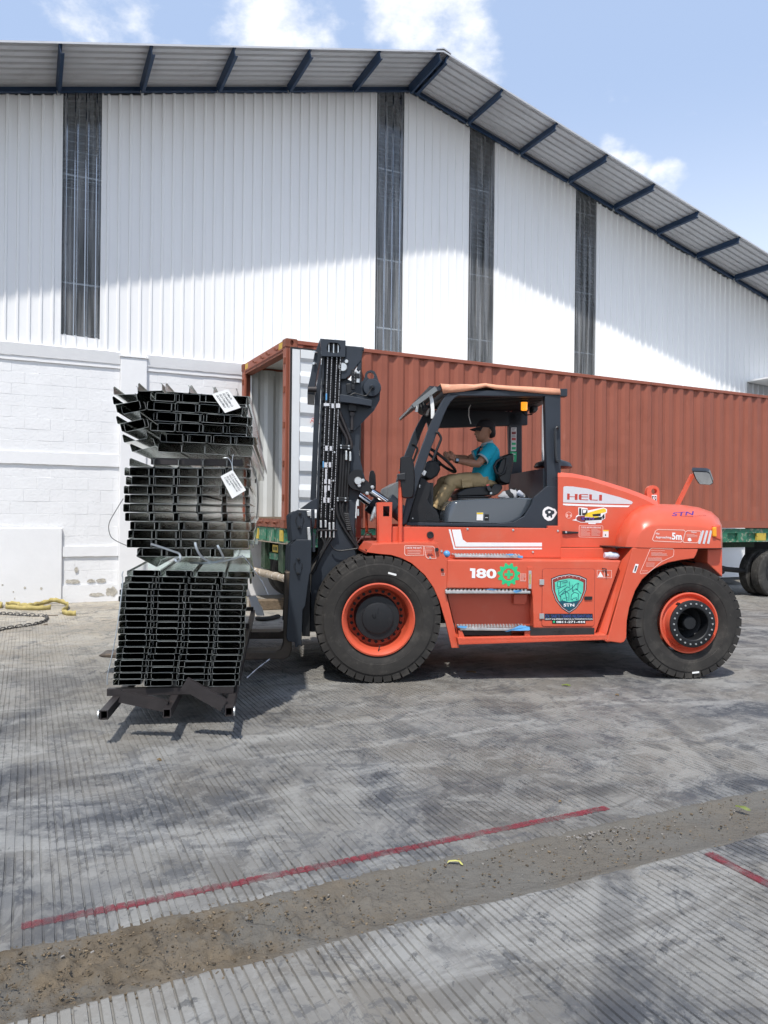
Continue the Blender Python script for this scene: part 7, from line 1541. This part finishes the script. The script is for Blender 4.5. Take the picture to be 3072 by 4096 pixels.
# jacket heap and bottle on the cowl
hp = Vector(f3(H2, .95, 1330, 1085)); mbh = MB(); rg = []
for i in range(13):
    u = i / 12; w = math.sin(math.pi * (u * .9 + .05)); rg.append([(hp.x - .16 + .32 * u, hp.y + .13 * w * math.cos(a) + .015 * fbm(i * .9, a, 1.), hp.z - .03 + .085 * w * max(-.3, math.sin(a)) * (1 + .35 * fbm(i * .8, a * 1.3, 7.))) for a in [2 * math.pi * j / 18 for j in range(18)]])
def stripes():
    m = mat('striped jacket', (.4, .4, .42), .9, 0, .2, 20); nt = m.node_tree; b = nt.nodes['Principled BSDF']; tc = nt.nodes.new('ShaderNodeTexCoord'); wv = nt.nodes.new('ShaderNodeTexWave'); wv.inputs['Scale'].default_value = 3.2; wv.inputs['Distortion'].default_value = 9; cr = nt.nodes.new('ShaderNodeValToRGB'); cr.color_ramp.interpolation = 'CONSTANT'; cr.color_ramp.elements[0].color = (.015, .016, .02, 1); cr.color_ramp.elements[1].position = .5; cr.color_ramp.elements[1].color = (.36, .37, .39, 1)
    nt.links.new(tc.outputs['Object'], wv.inputs['Vector']); nt.links.new(wv.outputs['Fac'], cr.inputs['Fac']); nt.links.new(cr.outputs['Color'], b.inputs['Base Color']); return m
M['stripes'] = stripes()
o = mbh.loft(rg).build('jacket', 'stripes', None, smooth=80); o.location = FT.o; o.rotation_euler = (0, 0, FT.a); tag(o, 'crumpled black and white striped jacket on the cowl behind the seat', 'jacket')
a, b = Vector(f3(H2, .80, 1395, 1050)), Vector(f3(H2, .80, 1480, 1120))
o = MB().tube([a.lerp(b, u) for u in (0, .05, .6, .8, .9, 1)], [.022, .028, .028, .02, .011, .011], 12).build('water_bottle', 'plasticbag', None, smooth=50); o.location = FT.o; o.rotation_euler = (0, 0, FT.a); tag(o, 'clear water bottle leaning on the striped jacket behind the seat', 'bottle')

# ================================================================== small things on the ground
G = crop(0, 2350, .25317)
def gp(x, y, z=0.): return on_ground(*G(x, y), z)
# chain
path = spline([gp(*q, .012) for q in ((-260, 405), (0, 415), (200, 428), (400, 440), (560, 446), (690, 448), (735, 465), (742, 490), (700, 535), (560, 580), (400, 605), (250, 625), (100, 650), (-20, 672), (-260, 700))], 10)
cr_ = bpy.data.objects.new('chain', None); COL.objects.link(cr_); cr_.location = path[0]; tag(cr_, 'rusty steel chain looped on the concrete in front of the white wall', 'chain')
lk = [];
for k in range(17): a = 2 * math.pi * k / 16; lk.append(Vector((.036 * math.cos(a) + .012 * (1 if math.cos(a) > 0 else -1), .021 * math.sin(a), 0)))
lkm = MB().tube(lk, .0075, 6, caps=False).mesh('link'); lkm.materials.append(M['chain'])
acc = 0; cnt = 0; last = path[0]
for p, q in zip(path[:-1], path[1:]):
    d = (q - p).length; s0 = 0
    while acc + (d - s0) >= .066:
        s0 += .066 - acc; acc = 0; c = p.lerp(q, s0 / d); t = q - p
        o = bpy.data.objects.new('chain_link', lkm); link(o, cr_); o.location = c - cr_.location; o.rotation_euler = (R(90 if cnt % 2 else 12), 0, math.atan2(t.y, t.x)); o.rotation_mode = 'XYZ'; cnt += 1
        o.matrix_basis = Matrix.Translation(c - cr_.location + Vector((0, 0, .008 if cnt % 2 else 0))) @ Matrix.Rotation(math.atan2(t.y, t.x), 4, 'Z') @ Matrix.Rotation(R(60 if cnt % 2 else 5), 4, 'X')
    acc += d - s0
# yellow lifting sling
def sling(name, pts, label, w=.075):
    P = spline([gp(x, y, 0) + Vector((0, 0, z)) for x, y, z in pts], 6); V = []
    for i, p in enumerate(P):
        V += [(p.x, p.y, p.z + .002), (p.x + .008 * math.sin(i * .9), p.y + .012 * math.cos(i * .7), p.z + w * (1 + .08 * math.sin(i)))]
    o = MB().add(V, [(2 * i, 2 * i + 1, 2 * i + 3, 2 * i + 2) for i in range(len(P) - 1)]).build(name, 'sling', None, smooth=60); so = o.modifiers.new('s', 'SOLIDIFY'); so.thickness = .006; so.offset = 0; return tag(o, label, 'sling', 'yellow lifting slings by the wall')
sling('lifting_sling', ((800, 350, 0), (700, 358, 0), (550, 362, 0), (300, 355, 0), (110, 340, 0), (95, 320, .0), (130, 300, .005), (250, 300, .01), (330, 318, 0)), 'yellow webbing sling folded flat on the concrete beneath the plaster panel')
sling('lifting_sling', ((270, 322, .0), (350, 320, .0), (450, 320, .0), (530, 312, 0), (650, 296, .01), (760, 286, .03), (840, 282, .05), (940, 285, .04), (1040, 300, .015), (1080, 318, 0), (1060, 360, 0), (985, 410, 0), (1040, 440, 0), (1120, 448, 0), (1200, 448, 0)), 'yellow webbing sling arching up and ending in a loop on the right')
sling('lifting_sling', ((-120, 300, 0), (-20, 330, 0), (30, 325, 0), (20, 300, 0), (-60, 290, 0)), 'end of a yellow sling at the left picture edge')
def stick(x0, y0, x1, y1, label): tag(MB().tube([gp(x0, y0, .005), gp((x0 + x1) / 2, (y0 + y1) / 2, .008), gp(x1, y1, .005)], .006, 5).build('stick', 'wood'), label, 'stick')
stick(735, 436, 915, 440, 'thin dark stick lying beside the loop of the chain'); stick(685, 588, 750, 580, 'short dark stick lying below the loop of the chain')
# chock and rubber under the trailer
Z8 = crop(960, 2000, .31655)
c = on_ground(*Z8(410, 1380)); mtx = Matrix.Translation(c) @ Matrix.Rotation(.42, 4, 'Z')
o = MB().box(-.36, .34, -.10, .12, 0, .16, mtx).build('timber_chock', 'wood', None, bevel=.012); tag(o, 'weathered timber block chocking the trailer wheel', 'wood block')
P = [on_ground(*Z8(x, y), .03) for x, y in ((220, 1495), (300, 1505), (400, 1490), (480, 1468))]; o = MB().tube(spline(P, 4), .045, 10, caps=False, flat=.7).build('rubber_strip', 'rubber', None, smooth=60); so = o.modifiers.new('s', 'SOLIDIFY'); so.thickness = .01; tag(o, 'black piece of split rubber hose on the ground between the forks', 'rubber piece')
c = Vector(on_ground(*Z8(195, 1330), .25)); tag(MB().add([tuple(c + Vector(q)) for q in ((-.10, 0, .12), (.0, .01, .14), (.11, -.01, -.06), (.13, 0, -.15), (.02, .01, -.15), (-.06, 0, -.02))], [(0, 1, 2, 3, 4, 5)]).build('torn_sheet', 'card'), 'torn white sheet hanging beside the lower steel stack on the right', 'sheet')
# leaves and scraps
def leaf(px, py, l, w, ang, m, label, cat='leaf'):
    c = on_ground(px, py, .006); V = []
    for i in range(7):
        u = i / 6; ww = w * math.sin(math.pi * min(1, u * .92 + .04)) ; V += [(l * (u - .5), -ww, .006 * math.sin(u * 5)), (l * (u - .5), 0, .014 * math.sin(u * 3)), (l * (u - .5), ww, .010 * math.cos(u * 4) * .5 + .004)]
    mt = Matrix.Translation(c) @ Matrix.Rotation(ang, 4, 'Z')
    o = MB().add([tuple(mt @ Vector(p)) for p in V], [(3 * i + k, 3 * i + k + 1, 3 * i + 4 + k, 3 * i + 3 + k) for i in range(6) for k in (0, 1)]).build('leaf', m, None, smooth=80); return tag(o, label, cat)
leaf(2265, 2741, .085, .018, .1, 'leaf', 'small green leaf lying on the concrete in front of the forklift belly')
leaf(1885, 2688, .10, .03, .3, 'leafdry', 'brown dry leaf in the shade under the forklift')
leaf(2468, 2780, .035, .012, .0, 'leafdry', 'tiny dark leaf on the concrete in front of the rear wheel')
leaf(2972, 3233, .075, .016, -.6, 'leaf', 'green leaf lying in the dirt strip at the right')
leaf(637, 3040, .03, .012, .2, 'leafdry', 'tiny dark scrap on the ribbed concrete in front of the load')
leaf(2240, 3208, .02, .008, .4, 'leafdry', 'tiny dark speck just above the end of the red line')
c = on_ground(1820, 3457, -.006)
o = MB().tube([tuple(c + Vector(q)) for q in ((-.034, .004, .004), (-.028, .010, .010), (.0, .012, .012), (.022, .010, .010), (.028, -.004, .006), (.034, -.014, .004))], [.002, .005, .006, .005, .006, .003], 6, flat=.4).build('plastic_scrap', 'yellowtape', None, smooth=60); tag(o, 'thin bright yellow plastic scrap lying in the dirt strip', 'scrap')
